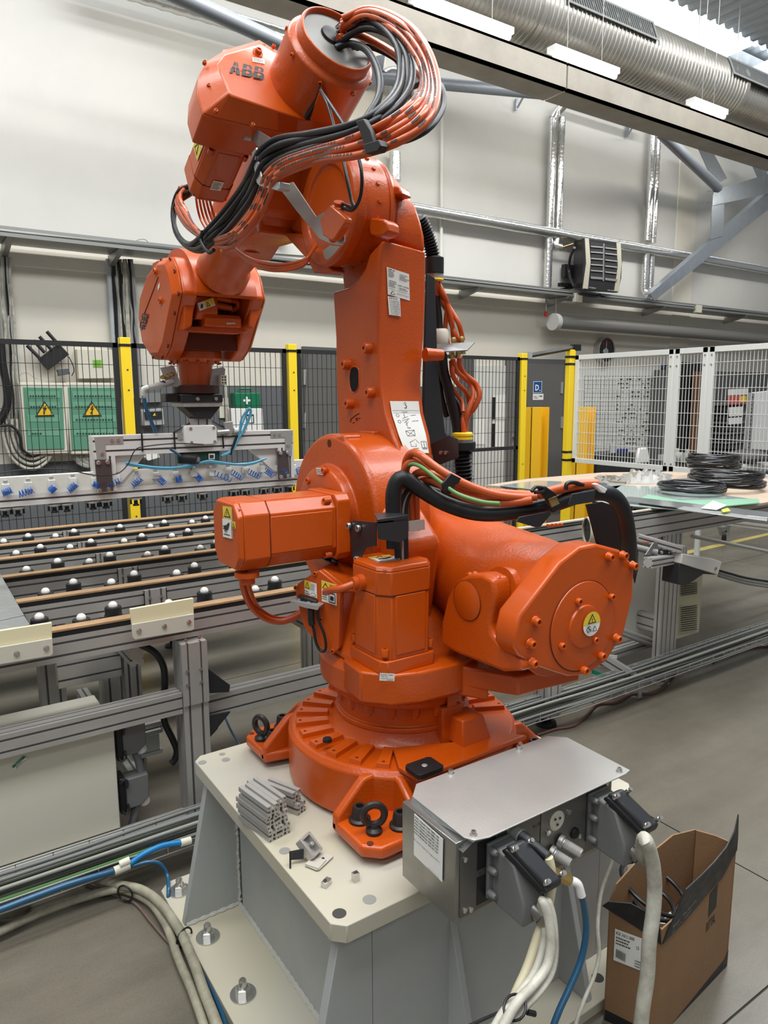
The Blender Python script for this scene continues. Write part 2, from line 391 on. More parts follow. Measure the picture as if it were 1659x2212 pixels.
for sx, sy, rz in ((-1,-1,.5), (-1,1,1.0)):
    cx, cy = AX+sx*.338, AY+sy*.352; p = Vector((cx-sx*(.052 if sy<0 else .03), cy-sy*(.060 if sy<0 else .08), ZP+.048)); b = MB(BOX)
    b.lathe([(.019,0),(.019,.008),(.012,.014),(.010,.022)], p, seg=18)
    b.torus(p+Vector((0,0,.044)), (.42,.90,0) if sy < 0 else (.93,.35,0), .0245, .0085, seg=28)
    b.build('eye_bolt', rob)
# radial ribs on the deck
rib = None
for k in range(26):
    a = math.radians(k*360/26+4)
    ca, sa = math.cos(a), math.sin(a)
    deg = math.degrees(a) % 360
    if 243 < deg < 333: continue
    b = MB(OR); e = Vector((ca, sa, 0)); t = Vector((-sa, ca, 0)); c = Vector((AX, AY, ZP+.142))
    pts = [c+e*.207-t*.013, c+e*.298-t*.017, c+e*.298+t*.017, c+e*.207+t*.013]
    b.prism(pts, (0,0,.014), top=[p+Vector((0,0,.014))+(c+e*.25-p)*.06 for p in pts])
    b.cyl(c+e*.285+Vector((0,0,.014)), c+e*.285+Vector((0,0,.0146)), .0042, seg=10, m=ORD)
    b.build('deck_rib', base, bevel=.0015)
# rear pad, stop block, scale mark, plugs
b = MB(ORC)
b.prism([P(848,1625,z=.765), P(862,1668,z=.765), P(900,1690,z=.765), P(1010,1650,z=.765), P(1138,1598,z=.765), P(1052,1588,z=.765), P(985,1612,z=.765)], (0,0,.014))
b.build('rear_pad', base, bevel=.004)
b = MB(ORC); s0 = .775
q = [P(955,1615,z=s0), P(997,1640,z=s0), P(1052,1622,z=s0), P(1040,1600,z=s0), P(1000,1600,z=s0)]
b.prism([(1.105,1.375,s0),(1.105,1.29,s0),(1.20,1.29,s0),(1.20,1.375,s0)], (0,0,.1), top=[(1.11,1.37,.842),(1.115,1.305,.842),(1.185,1.305,.842),(1.185,1.37,.842)])
b.prism([(1.085,1.40,s0-.01),(1.085,1.345,s0-.01),(1.16,1.345,s0-.01),(1.16,1.40,s0-.01)], (0,0,.1), top=[(1.09,1.40,.862),(1.09,1.355,.862),(1.155,1.355,.862),(1.155,1.40,.862)])
b.build('stop_block', base, bevel=.004)
b = MB(OR); b.box((1.105,1.352,.862),(1.135,1.356,.90)); b.build('index_plate', base, bevel=.0005)
b = MB(BLK); c = P(917,1664, z=.782); b.prism([c+Vector((x*.038, y*.030, 0)) for x, y in ((-1,-.8),(-.8,-1),(.8,-1),(1,-.8),(1,.8),(.8,1),(-.8,1),(-1,.8))], (0,0,.012)); b.cyl(c+Vector((0,0,.012)), c+Vector((0,0,.0135)), .007, m=STE); b.build('rubber_cap', rob, bevel=.002)
b = MB(BLK); c = P(707,1601, z=.79); b.cyl(c, c+Vector((0,0,.008)), .012, .011, seg=20); b.build('rubber_plug', rob)

# --- bolt ring and rotating column
b = MB(ORC); b.lathe([(.186,0),(.186,.012),(.176,.014),(.176,.07)], (AX,AY,.80), seg=64); ring = b.build('gear_ring', rob, bevel=.002)
for k in range(18):
    a = 2*math.pi*k/18+.1; c = Vector((AX+.172*math.cos(a), AY+.172*math.sin(a), .867)); b = MB(OR)
    b.cyl(c, c-Vector((0,0,.022)), .0145, seg=6); b.lathe([(.009,0),(.009,.009),(.004,.013)], c-Vector((0,0,.022)), (0,0,-1), 10); b.build('ring_bolt', ring)
b = MB(ORC)
b.lathe([(.17,.862),(.192,.866),(.196,.884),(.204,.892),(.226,.905),(.229,.965),(.215,.985),(.10,1.0)], (AX,AY,0), seg=72, a0=0)
# rear block under motor 1
fr = [(.885,1.50),(.875,1.405),(.925,1.345),(1.0,1.318),(1.10,1.312),(1.19,1.335),(1.26,1.42),(1.26,1.60),(1.0,1.65)]
b.prism([(x,y,.915) for x,y in fr], (0,0,.079))
# wing carrying the balancing cylinder
b.prism([(1.12,1.33,.925),(1.19,1.19,.93),(1.37,1.155,.94),(1.42,1.24,.94),(1.36,1.55,.93),(1.20,1.58,.92)], (0,0,.05))
b.prism([(1.10,1.36,.90),(1.16,1.26,.90),(1.26,1.42,.90),(1.2,1.5,.90)], (0,0,.08))
col = b.build('rotating_column', rob, bevel=.006, seg=3)
b = MB(ORC)   # left shoulder: casting rising to the axis 2 hub
def pX(x, L): return [P(a, b_, x=x) for a, b_ in L]
L1 = [(700,1452),(703,1395),(690,1320),(668,1250),(660,1160),(700,1100),(800,1060),(868,1180),(852,1330),(838,1440)]
sh = [P(a, c, x=1.0) for a, c in L1]
b.prism(sh, (.13,0,0)); b.build('shoulder_casting', rob, bevel=.02, seg=4)
b = MB(ORC)   # conical skirt between column top and shoulder
b.prism([(.90,1.70,.985),(.885,1.50,.985),(.95,1.40,.985),(1.15,1.36,.985),(1.27,1.45,.985),(1.25,1.70,.985),(1.05,1.77,.985)], (0,0,.1),
        top=[(.985,1.82,1.16),(.985,1.60,1.16),(1.02,1.50,1.12),(1.14,1.46,1.10),(1.2,1.52,1.1),(1.2,1.72,1.12),(1.10,1.85,1.16)]); b.build('column_skirt', rob, bevel=.02, seg=4)
# hub on the left of axis 2 (gearbox), disc stack along X
HY, HZ = 1.83, 1.315
b = MB(ORC); Xn = (-1,0,0)
b.lathe([(.235,-.16),(.235,.0),(.225,.012),(.150,.013),(.146,.04),(.132,.048),(.10,.05)], (1.0,HY-.10,HZ), Xn, seg=72)
hub = b.build('axis_two_gearbox', rob, bevel=.005, seg=3)
b = MB(ORC)
for dy, dz in ((.06,.225),(-.02,.245)): pass
pl = pX(.99, [(699,985),(703,945),(741,938),(750,990)]); b.prism(pl, (.06,0,0)); pl = pX(.99, [(672,985),(682,968),(698,978),(690,1005),(672,1010)]); b.prism(pl, (.08,0,0)); b.build('lifting_lug', rob, bevel=.008, seg=3)
b = MB(ORC); c = P(712,958,x=.9885); b.cyl(c, c-Vector((.0012,0,0)), .011, seg=16, m=ORD); b.build('lug_hole', rob)
for px, py in ((705,1016),(671,1038)):
    b = MB(OR); c = P(px,py,x=.958); b.lathe([(.014,0),(.014,.002),(.0095,.002),(.0095,.010)], c, Xn, 18); b.cap_screw(c+Vector((-.004,0,0)), Xn, .0095, .009, OR); b.build('gearbox_bolt', hub)
decal_px('rating_label', hub, (684,1010),(698,1012),(686,1024), LBL, [('lines',.08,.1,.85,.8,3,INK)], x=.95, lift=.001)

# --- servo motor builder: axis frame o, d (towards tail), u, v
def motor(name, parent, o, d, u, L, hw, hh, flange=.012, tail=True, label=None):
    "square servo motor: body with corner pockets, cap, end plate and screws"
    o, d, u = Vector(o), Vector(d).normalized(), Vector(u).normalized(); w = d.cross(u)
    def oc(a, c, k=.28): return [(-a, -c+c*k*1.2), (-a+a*k, -c), (a-a*k, -c), (a, -c+c*k*1.2), (a, c-c*k*1.2), (a-a*k, c), (-a+a*k, c), (-a, c-c*k*1.2)]
    def at(p, t): return o+d*t+w*p[0]+u*p[1]
    b = MB(OR)
    b.prism([at(p, 0) for p in oc(hw*1.02, hh*1.02, .16)], d*(L*.13))
    m = b.build(name, parent, bevel=.003, label=label)
    b = MB(OR); pol = []
    b.prism([at(p, L*.13) for p in oc(hw*.97, hh*.97, .30)], d*(L*.60))
    for sx in (-1,1): b.prism([at((sx*hw*1.0, y), L*.17) for y in (-hh*.55, hh*.55)]+[at((sx*hw*.9, y), L*.17) for y in (hh*.55, -hh*.55)], d*(L*.56))
    for sy in (-1,1): b.prism([at((x, sy*hh*1.0), L*.17) for x in (-hw*.55, hw*.55)]+[at((x, sy*hh*.9), L*.17) for x in (hw*.55, -hw*.55)], d*(L*.56))
    b.build('motor_body', m, bevel=.002)
    b = MB(OR); b.prism([at(p, L*.735) for p in oc(hw, hh, .30)], d*(L*.22)); b.prism([at(p, L*.955) for p in oc(hw, hh, .30)], d*(L*.045), top=[at(p, L) for p in oc(hw*.95, hh*.95, .34)]); b.build('end_cap', m, bevel=.003)
    b = MB(ORD); b.prism([at(p, L*.728) for p in oc(hw*.985, hh*.985, .30)], d*(L*.009)); b.build('seam', m)
    for sx in (-1,1):
        for sy in (-1,1):
            b = MB(OR); b.cap_screw(at((sx*hw*.84, sy*hh*.84), L*.17), d, .009, .018, OR); b.build('flange_screw', m)
            b = MB(OR); b.cap_screw(at((sx*hw*.80, sy*hh*.80), L*.955), d, .005, .006, OR); b.build('cap_screw', m)
    return m, at
# motor 2 runs to the left along -X
m2o = P(735,1112, x=.90); MY, MZ = 1.655, 1.318
m2, at2 = motor('axis_motor', rob, (.945, MY-.015, MZ+.004), (-1,0,0), (0,0,1), .305, .082, .083)
decal_px('warning_label', m2, (482,1093),(501,1096),(484.5,1159), LBL, warn(0,.62,1,.38)+hand(0,0,1,.6), x=.640, lift=.0003)
decal_px('small_warning_label', m2, (501,1126),(509,1127.5),(502,1140), YEL, warn(0,0,1,1), x=.640, lift=.0003)
b = MB(OR); c = P(529,1196, y=1.62); c0 = Vector((.675, 1.60, 1.232)); b.lathe([(.03,0),(.03,.012),(.019,.013),(.019,.03)], c0, (0,0,-1), 20); b.build('cable_gland', m2)

# motor 1 stands on the column
m1, at1 = motor('axis_motor', rob, (.985,1.430,.993), (0,0,1), (0,1,0), .262, .080, .082)
MC = Vector((.985,1.430,1.2555))
decal('warning_label', m1, MC+Vector((-.052,-.02,0)), (.06,-.006,0), (.008,.06,0), LBL, warn(0,.55,1,.45)+hand(0,0,1,.55), lift=.0004)
decal('small_warning_label', m1, MC+Vector((.022,-.01,0)), (.03,0,0), (0,.016,0), YEL, warn(.2,0,.6,1), lift=.0004)
b = MB(OR); g1 = Vector((.908,1.44,1.205)); b.lathe([(.02,0),(.02,.016),(.016,.017),(.016,.03)], g1, (-1,.1,0), 20); b.build('cable_gland', m1)
# --- number plate on the column rear
c = P(820,1455,y=1.312); 
decal_px('rating_label', rob, (819,1453),(851,1454.5),(818,1469), LBL, [('text',.06,.70,.8,.2,'Kyodo Yushi',INK,.02),('text',.06,.46,.45,.16,'TMO 150',INK),('text',.06,.22,.85,.14,'3HAC032140-001',INK),('lines',.5,.03,.45,.15,1,INK)], y=1.3145, lift=.003, label='white grease label on the rotating column')
# ------------------------------------------------------------------ lower arm
XN, XF = 1.12, 1.30
near = [(827,516),(821,552),(818,640),(818,731),(822,828),(832,893),(848,942),(868,988),(885,1060),(745,1060),(730,936),(725,828),(724,731),(718,630),(752,620),(772,603),(788,578),(797,548)]
farr = [(921,540),(921,590),(920,655),(917,731),(910,828),(917,893),(930,942),(935,988),(940,1060)]
A = [P(x, y, x=XN) for x, y in near]
B = [P(x, y, x=XF) for x, y in farr]+[Vector((XF, A[i].y, A[i].z)) for i in range(9, 18)]
b = MB(ORC); b.prism(A, None, top=B); larm = b.build('lower_arm', rob, bevel=.010, seg=3)
# recessed far wall behind the step
b = MB(ORC); b.prism([(1.16, A[i].y, A[i].z) for i in (13,)]+[P(x, y, x=1.16) for x, y in ((732,520),(800,500),(830,560),(800,640),(735,650))], (.12,0,0)); b.build('arm_web', larm, bevel=.006)
# upper fork disc
A2 = [P(x, y, x=1.205) for x, y in ((735,420),(752,385),(775,364),(800,360),(826,372),(846,400),(853,440),(850,480),(845,500),(833,520),(800,560),(740,560),(718,500))]
B2 = [P(x, y, x=1.30) for x, y in ((795,420),(806,388),(822,365),(835,368),(858,388),(880,420),(901,448),(912,480),(919,510),(921,545),(880,570),(820,570),(790,500))]
b = MB(ORC); b.prism(A2, None, top=B2); b.build('upper_fork', larm, bevel=.012, seg=3)
b = MB(ORC)
for L in ([(843,398),(862,402),(868,420),(846,424)],): b.prism([P(x, y, x=1.20) for x, y in L], (.05,.02,0))
b.build('cast_boss', larm, bevel=.006)
for px, py in ((786,752),(740,787),(792,848),(747,872)):
    b = MB(OR); c = P(px,py,x=XN-.02); b.lathe([(.0165,-.02),(.0145,0),(.0135,.002),(.0055,.002),(.0055,-.01),(1e-5,-.01)], c, (-1,0,0), 20, cap=False); b.lathe([(1e-5,-.001),(.0055,-.001)], c, (-1,0,0), 12, ORD, cap=False); b.build('threaded_boss', larm)
b = MB(mat('opening_black', (.004,.004,.004), .9)); hp = [(757,800),(760,794),(768,792),(775,798),(776,812),(776,832),(772,843),(766,848),(759,844),(756,832),(755,815)]
b.prism([P(x, y, x=XN-.0008) for x, y in hp], (.0006,0,0)); b.build('cable_opening', larm)
b = MB(OR); rimp = [P(x, y, x=XN) for x, y in hp]; b.tube(rimp, .0022, 6, 3, closed=True); b.build('opening_rim', larm)
b = MB(ORC); b.prism([P(x, y, x=1.10) for x, y in ((764,936),(774,930),(804,932),(806,948),(762,948))], (.05,0,0)); b.build('stop_pad', larm, bevel=.003)
b = MB(ORD)   # cast arrow mark "-2-"
for L in ([(758,905),(770,896),(776,893)],[(757,912),(758,905)],[(762,914),(766,912)],[(768,905),(771,902),(770,909),(773,907)],[(774,904),(778,903)]): b.tube([P(x, y, x=XN-.0008) for x, y in L], .0012, 5, 2, spline=False)
b.build('cast_mark', larm)
b = MB(ORC); c = P(918,766,x=1.285); b.cyl(c, c+Vector((.055,-.01,0)), .020, .016, seg=18); b.build('hose_bracket_boss', larm)
# stickers on the rear face: the face runs from A (near) to B (far)
def rearface(i, t): return A[i].lerp(B[i], t)
def rf(v, t):
    "v: photo row, t: across; interpolated on the slanted rear face"
    rows = [(516,0),(552,1),(640,2),(731,3),(828,4),(893,5),(942,6),(988,7)]
    for (y0, i), (y1, j) in zip(rows, rows[1:]):
        if v <= y1 or j == 7:
            k = (v-y0)/(y1-y0); return A[i].lerp(A[j], k).lerp(B[i].lerp(B[j], k), t)
def rdecal(name, v0, v1, t0, t1, items, label=None, bg=LBL, sk=0., lift=.002):
    tl, tr, bl = rf(v0, t0), rf(v0, t1), rf(v1, t0+sk); n = (tr-tl).cross(tl-bl).normalized()
    return decal(name, larm, bl, tr-tl, tl-bl, bg, items, lift=lift, label=label)
rdecal('type_plate', 572, 633, .13, .60, [('text',.05,.92,.3,.05,'ABB AS',INK,.02),('lines',.05,.66,.3,.24,4,INK),('lines',.55,.66,.4,.24,4,INK),('lines',.05,.30,.35,.26,4,INK),('text',.45,.42,.5,.06,'6640-103436',INK,.02),('lines',.5,.28,.45,.1,2,INK),('rect',.04,.22,.92,.008,INK)]+[('poly',[(.08,.04),(.30,.04),(.19,.19)],INK),('poly',[(.12,.055),(.26,.055),(.19,.155)],LBL),('text',.36,.08,.56,.06,'ABSOLUTE ACCURACY',INK)], sk=.04)
rdecal('calibration_label', 637, 678, .17, .42, [('text',.1,.88,.7,.08,'6640-103436',INK)]+sum([[('rect',.04,.82-.14*i,.92,.008,INK),('text',.1,.71-.14*i,.8,.09,s,INK)] for i,s in enumerate(('1 2.669195','2 1.671350','3 3.480956','4 0.476978','5 1.479250','6 2.796199'))],[]), sk=.03)
# big lifting instruction label follows the curved lower end
segs = [(867,893),(893,918),(918,942),(942,962),(962,979)]
full = [('text',.47,.90,.07,.07,'S',INK,.02),('disc',.51,.965,.03,.02,INK),('disc',.51,.965,.018,.012,LBL),('rect',.02,.80,.96,.004,INK),('rect',.02,.745,.96,.004,INK),('text',.32,.76,.18,.03,'IRB...',INK)]
lab = MB(LBL)
lab_o = None
T0, T1 = .14, .86
mb_ = MB(LBL); ink = MB(INK)
def lp(u, v, k=.0025):
    y = 867+112*(1-v); t = T0+(T1-T0)*u; a = rf(y, t); n = (rf(y, t+.1)-rf(y, t)).cross(rf(y-4, t)-rf(y, t)).normalized(); return a+n*k
rows = [i/14 for i in range(15)]
for i in range(14):
    mb_.raw([lp(0,rows[i]), lp(1,rows[i]), lp(1,rows[i+1]), lp(0,rows[i+1])], [(0,1,2,3)], LBL)
def ln(p, q, w=.006, m=None):
    for i in range(3):
        a = (p[0]+(q[0]-p[0])*i/3, p[1]+(q[1]-p[1])*i/3); c = (p[0]+(q[0]-p[0])*(i+1)/3, p[1]+(q[1]-p[1])*(i+1)/3)
        d = Vector((c[0]-a[0], c[1]-a[1])); d = Vector((-d.y, d.x)).normalized()*w
        mb_.raw([lp(a[0]-d.x,a[1]-d.y*.5,.0034), lp(c[0]-d.x,c[1]-d.y*.5,.0034), lp(c[0]+d.x,c[1]+d.y*.5,.0034), lp(a[0]+d.x,a[1]+d.y*.5,.0034)], [(0,1,2,3)], m or INK)
def ring2(x, y, r, w=.006): 
    q = [(x+r*math.cos(i*.524), y+r*.55*math.sin(i*.524)) for i in range(13)]
    for a, c in zip(q, q[1:]): ln(a, c, w)
ring2(.5,.955,.035); ln((.5,.93),(.54,.90),.012); ln((.54,.90),(.52,.865),.012); ln((.52,.865),(.46,.875),.012)
ln((.03,.82),(.97,.82),.004); ln((.03,.77),(.97,.77),.004); ln((.35,.79),(.55,.79),.008)
ring2(.17,.72,.05); ring2(.17,.60,.05); ln((.40,.76),(.40,.68)); ln((.30,.66),(.52,.70)); ln((.28,.62),(.55,.66)); ln((.33,.58),(.5,.64)); ln((.36,.54),(.48,.60)); ln((.4,.5),(.4,.6)); ln((.38,.48),(.5,.48),.01); ln((.62,.72),(.82,.73)); ln((.62,.61),(.86,.62))
for a, c in (((.28,.42),(.60,.44)),((.60,.44),(.58,.33)),((.58,.33),(.30,.32)),((.30,.32),(.28,.42)),((.28,.42),(.58,.33)),((.30,.32),(.60,.44)),((.30,.20),(.55,.26)),((.55,.26),(.66,.18)),((.32,.12),(.52,.12)),((.52,.12),(.52,.18)),((.32,.12),(.32,.20)),((.36,.08),(.60,.09))): ln(a, c)
for a, c in (((.74,.10),(.74,.22)),((.74,.22),(.95,.22)),((.95,.22),(.96,.10)),((.96,.10),(.74,.10)),((.85,.10),(.85,.21)),((.74,.08),(.96,.08))): ln(a, c, .008)
for i in range(9): ln((.30+i*.05, .03+.0*i), (.325+i*.05, .03), .006)
mb_.build('lifting_instruction_label', larm)

# ------------------------------------------------------------------ upper arm, frame (x, s, n): s along the arm towards the wrist, n up-normal
TH = math.radians(28.4); A0 = Vector((0, 1.817, 2.593)); SV = Vector((0, math.cos(TH), -math.sin(TH))); NV = Vector((0, math.sin(TH), math.cos(TH)))
def AW(x, s, n): return Vector((x, 0, 0))+A0+SV*s+NV*n
def PA(px, py, x=None, s=None, n=None):
    d = ray(px, py); D = (d.x, d.dot(SV), d.dot(NV)); r = EYE-A0; O = (r.x, r.dot(SV), r.dot(NV))
    i, v = (0, x) if x is not None else (1, s) if s is not None else (2, n)
    t = (v-O[i])/D[i]; return tuple(O[k]+D[k]*t for k in range(3))
XC = 1.078
b = MB(ORC); b.lathe([(.095,.012),(.100,-.012),(.105,-.012),(.108,-.006),(.108,.022),(.122,.026),(.127,.032),(.127,.16),(.129,.30)], AW(XC,0,0), SV, 64, cap=False)
drum = b.build('arm_rear_drum', rob, bevel=.002)
b = MB(mat('dull_disc', (.20,.195,.18), .45, metal=.6)); b.lathe([(1e-5,.002),(.098,.002)], AW(XC,0,0), SV, 48, cap=False); b.build('cable_entry_plate', drum, label='dull metal disc closing the drum')
for k in range(8):
    a = k*math.pi/4+.3; c = AW(XC+.128*math.cos(a), .045, .128*math.sin(a)); nn = (c-AW(XC,.045,0)).normalized(); b = MB(OR); b.cap_screw(c-nn*.002, nn, .0065, .006, OR); b.build('drum_screw', drum)
b = MB(BLK); c = AW(XC-.01,.001,.02); b.lathe([(.030,0),(.028,-.006),(.02,-.008)], c, SV, 24, cap=True); b.build('cable_bushing', drum)
# dark slot with hinged flap near the drum foot
b = MB(mat('slot_black', (.006,.006,.006), .8)); 
sl = [PA(x, y, n=-.120) for x, y in ((693,180),(681,215),(657,252),(668,254),(690,215),(697,190))]
b.prism([AW(x, s, -.131) for x, s, n in sl], NV*.012); b.build('slot', drum)
b = MB(OR); tr = [PA(x, y, n=-.125) for x, y in ((693,183),(668,254),(744,272),(715,225))]; b.prism([AW(x, s, -.133) for x, s, n in tr], NV*.004); b.build('slot_flap', drum)
# ABB plate: frustum, normal backwards
inner = [(.838,-.045),(.835,.02),(.842,.098),(.880,.137),(.976,.188),(1.20,.188),(1.22,.06),(1.20,-.085)]
outer = [(lambda t: (t[0], t[2]))(PA(x, y, s=.215)) for x, y in ((466,256),(438,246),(426,205),(428,165),(444,134),(486,108),(560,86),(742,200),(742,298),(600,285))]
inner = [(x, n) for x, n in inner]; 
b = MB(OR); inner = [(lambda t: (t[0], t[2]))(PA(x, y, s=.16)) for x, y in ((500,205),(495,198),(488,180),(478,160),(470,140),(484,118),(560,95),(742,200),(742,284),(600,240))]
b.prism([AW(x, .215, n) for x, n in outer], None, top=[AW(x, .16, n) for x, n in inner]); plate = b.build('arm_rear_cover', rob, bevel=.004, seg=3)
b = MB(OR); b.prism([AW(x, .215, n) for x, n in outer], SV*.10); b.build('cover_rim', plate, bevel=.004)
# logo between photo pixels on the s=.205 plane
def sdecal(name, par, tl, tr, bl, s, bg, items, lift=.0008, label=None):
    a, c, e = [AW(*PA(px, py, s=s)) for px, py in (tl, tr, bl)]; return decal(name, par, e, c-a, a-e, bg, items, lift=lift, label=label)
sdecal('logo', plate, (499,133), (572,150), (495,158), .16, None, abb(0,0,1,1,OR))
sdecal('grease_label', plate, (545,124), (571,129), (545.5,134), .16, LBL, [('lines',.05,.1,.9,.8,3,INK)])
for px, py in ((557,114),):
    c = AW(*PA(px,py,s=.16)); b = MB(OR); b.lathe([(.015,-.001),(.015,.0015),(.0095,.002),(.0095,.009)], c, -SV, 18); b.cap_screw(c-SV*.002, -SV, .0095, .010, OR); b.build('plug_screw', plate)
for px, py in ((441,138),(450,188),(465,243),(545,273),(568,103),(590,103)):
    x, s, n = PA(px, py, s=.195); b = MB(OR); b.cap_screw(AW(x, .196, n), -SV, .0055, .010, OR); b.build('cover_screw', plate)
# top lug behind the plate
b = MB(ORC); b.prism([AW(*PA(x, y, s=.22)) for x, y in ((478,118),(482,106),(500,101),(520,104),(520,118))], SV*.05); b.build('plate_lug', plate, bevel=.004)

# motor under the plate
def prism_arm(b, pts, m=None): pass
m4, at4 = motor('axis_motor', rob, AW(.872,.312,-.030), SV, NV, .235, .062, .066)
# stickers of the downward motor
decal('warning_label', m4, AW(.8085,.435,-.055), -SV*.115, NV*.055, LBL, [('rect',0,0,.42,1,YEL),('poly',[(.06,.2),(.38,.5),(.06,.85)],INK),('poly',[(.10,.35),(.30,.5),(.10,.68)],YEL)]+[('poly',[(.5,.3),(.62,.25),(.75,.5),(.9,.45),(.78,.65),(.6,.62)],INK),('rect',.93,.2,.02,.6,INK)], lift=.0004)
decal('data_label', m4, AW(.855,.492,-.0975)+SV*0, Vector((.033,0,0)), -SV*.036, LBL, [('lines',.1,.1,.8,.8,5,INK)], lift=.0004)
# forearm body: profile in (s, n)
body = [(.31,.13),(.31,-.115),(.40,-.205),(.49,-.222),(.56,-.19),(.70,-.105),(.79,-.10),(.79,.09),(.55,.13)]
b = MB(ORC); b.prism([AW(.985, s, n) for s, n in body], (.19,0,0)); fb = b.build('forearm_body', rob, bevel=.012, seg=3)
b = MB(ORC); b.prism([AW(.975, s, n) for s, n in ((.385,-.19),(.405,-.225),(.43,-.23),(.43,-.19))], (.21,0,0)); b.prism([AW(.98, s, n) for s, n in ((.47,-.21),(.485,-.24),(.50,-.235),(.50,-.20))], (.20,0,0)); b.build('body_rib', fb, bevel=.004)
b = MB(ORC)   # housing reaching down to the axis 3 ring
RC = P(792,465,x=1.2); rx, rs, rn = (lambda r: (1.2, r.dot(SV), r.dot(NV)))(RC-A0)
hull = [(rs+.150*math.cos(a), rn+.150*math.sin(a)) for a in [math.radians(t) for t in (150,180,210,240,270,300,330,360)]]+[(.55,-.14),(.50,.08),(.33,.12),(.26,-.02)]
b.prism([AW(1.085, s, n) for s, n in hull], (.07,0,0)); b.build('axis_three_housing', fb, bevel=.015, seg=3)
b = MB(ORC); CR = Vector((0, RC.y, RC.z)); b.lathe([(.110,1.070),(.118,1.062),(.150,1.062),(.157,1.070),(.158,1.085),(.158,1.10),(.150,1.104),(.152,1.178),(.146,1.183)], CR, (1,0,0), 64); ar = b.build('axis_three_flange', rob, bevel=.003, seg=2)
b = MB(ORC); b.lathe([(.128,1.18),(.128,1.21)], CR, (1,0,0), 48); b.torus(CR+Vector((1.192,0,0)), (1,0,0), .140, .012, seg=48); b.build('axis_three_seal', ar)
for k in range(20):
    a = 2*math.pi*k/20; r = Vector((0, math.cos(a), math.sin(a))); b = MB(OR); b.cyl(CR+Vector((1.145,0,0))+r*.142, CR+Vector((1.145,0,0))+r*.1555, .0075, .006, seg=10); b.build('flange_bolt', ar)
b = MB(ORC); b.prism([P(x, y, x=1.12) for x, y in ((792,480),(803,470),(828,473),(836,480),(838,500),(828,508),(812,512),(800,508))], (.05,.015,0)); b.build('end_stop', ar, bevel=.005)
b = MB(ORC); b.prism([P(x, y, x=1.07) for x, y in ((608,501),(668,507),(684,545),(716,585),(706,592),(678,590),(662,560))], (.05,0,0)); b.build('lower_lug', fb, bevel=.005)
b = MB(STE); b.prism([P(x, y, x=1.03) for x, y in ((697,541),(712,530),(735,532),(722,548),(706,562),(700,556))], (.003,0,0)); b.build('guard_plate', fb)
# forearm tube
b = MB(OR); b.lathe([(.108,.74),(.098,.80),(.095,.86),(.087,.91),(.088,.935),(.098,.96),(.100,1.0)], AW(1.082,0,0), SV, 56, cap=True); tube_ = b.build('forearm_tube', rob, bevel=.002)

# ------------------------------------------------------------------ wrist
cov = [(2.895,2.188),(3.05,2.158),(3.19,2.07),(3.231,1.981),(3.191,1.868),(3.08,1.807),(2.947,1.801),(2.867,1.843),(2.761,1.966),(2.70,2.034),(2.735,2.123),(2.782,2.175)]
cc = (2.965,1.995)
def sc(L, k, c=cc): return [(c[0]+(y-c[0])*k, c[1]+(z-c[1])*k) for y, z in L]
b = MB(OR); b.prism([(.925,y,z) for y,z in sc(cov,1.0)], None, top=[(.897,y,z) for y,z in sc(cov,.86)]); wc = b.build('wrist_cover', rob, bevel=.004, seg=3)
b = MB(OR); b.prism([(.926,y,z) for y,z in sc(cov,1.0)], (.06,0,0)); b.prism([(1.20,y,z) for y,z in sc(cov,1.0)], (.055,0,0)); b.prism([(1.256,y,z) for y,z in sc(cov,1.0)], None, top=[(1.275,y,z) for y,z in sc(cov,.88)])
chk = b.build('wrist_housing', rob, bevel=.010, seg=3)
b = MB(OR); prof = []; R0 = .242
arc = [math.radians(t) for t in range(-72, 82, 6)]
bc = (2.905, 1.985); o_ = [(bc[0]-R0*math.sin(a), bc[1]+R0*math.cos(a)) for a in arc]; i_ = [(bc[0]-(R0-.035)*math.sin(a), bc[1]+(R0-.035)*math.cos(a)) for a in reversed(arc)]
vs = [(.97,y,z) for y,z in o_+i_]; n = len(o_)
vs2 = [(1.21,y,z) for y,z in o_+i_]
fs = []
N2 = 2*n
for i in range(n-1): fs += [(i,i+1,N2+i+1,N2+i), (n+i,n+i+1,N2+n+i+1,N2+n+i), (i,i+1,N2-i-2,N2-i-1), (N2+i,N2+i+1,N2+N2-i-2,N2+N2-i-1)]
fs += [(0,N2-1,N2+N2-1,N2), (n-1,n,N2+n,N2+n-1)]
b.raw(vs+vs2, fs); b.build('wrist_bridge', chk, ang=50)
b = MB(OR); b.prism([P(x, y, y=2.80) for x, y in ((398,705),(402,716),(512,722),(545,712),(520,695),(512,704))], (0,.05,0)); b.build('wrist_crossbar', chk, bevel=.004)
b = MB(OR); b.prism([P(x, y, y=2.735) for x, y in ((398,600),(404,640),(432,641),(420,660),(415,704),(398,712))], (0,.12,0)); b.build('window_jamb', chk, bevel=.006)
b = MB(OR); b.prism([P(x, y, y=2.735) for x, y in ((545,636),(568,630),(566,670),(548,712),(536,705),(542,660))], (0,.12,0)); b.build('window_jamb', chk, bevel=.006)
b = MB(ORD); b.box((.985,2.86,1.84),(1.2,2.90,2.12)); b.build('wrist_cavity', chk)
for i, (y, z) in enumerate(sc(cov,.94)):
    b = MB(OR); b.cap_screw((.916,y,z), (-1,0,0), .009, .004, ORD); b.build('cover_bolt', wc)
b = MB(OR)
for px, py in ((348,649),(337,586)):
    c = P(px,py,x=.897); b = MB(OR); b.lathe([(.018,0),(.018,.002),(.012,.003),(.012,.010),(.006,.010),(.006,.004)], c, (-1,0,0), 18); b.build('cover_plug', wc)
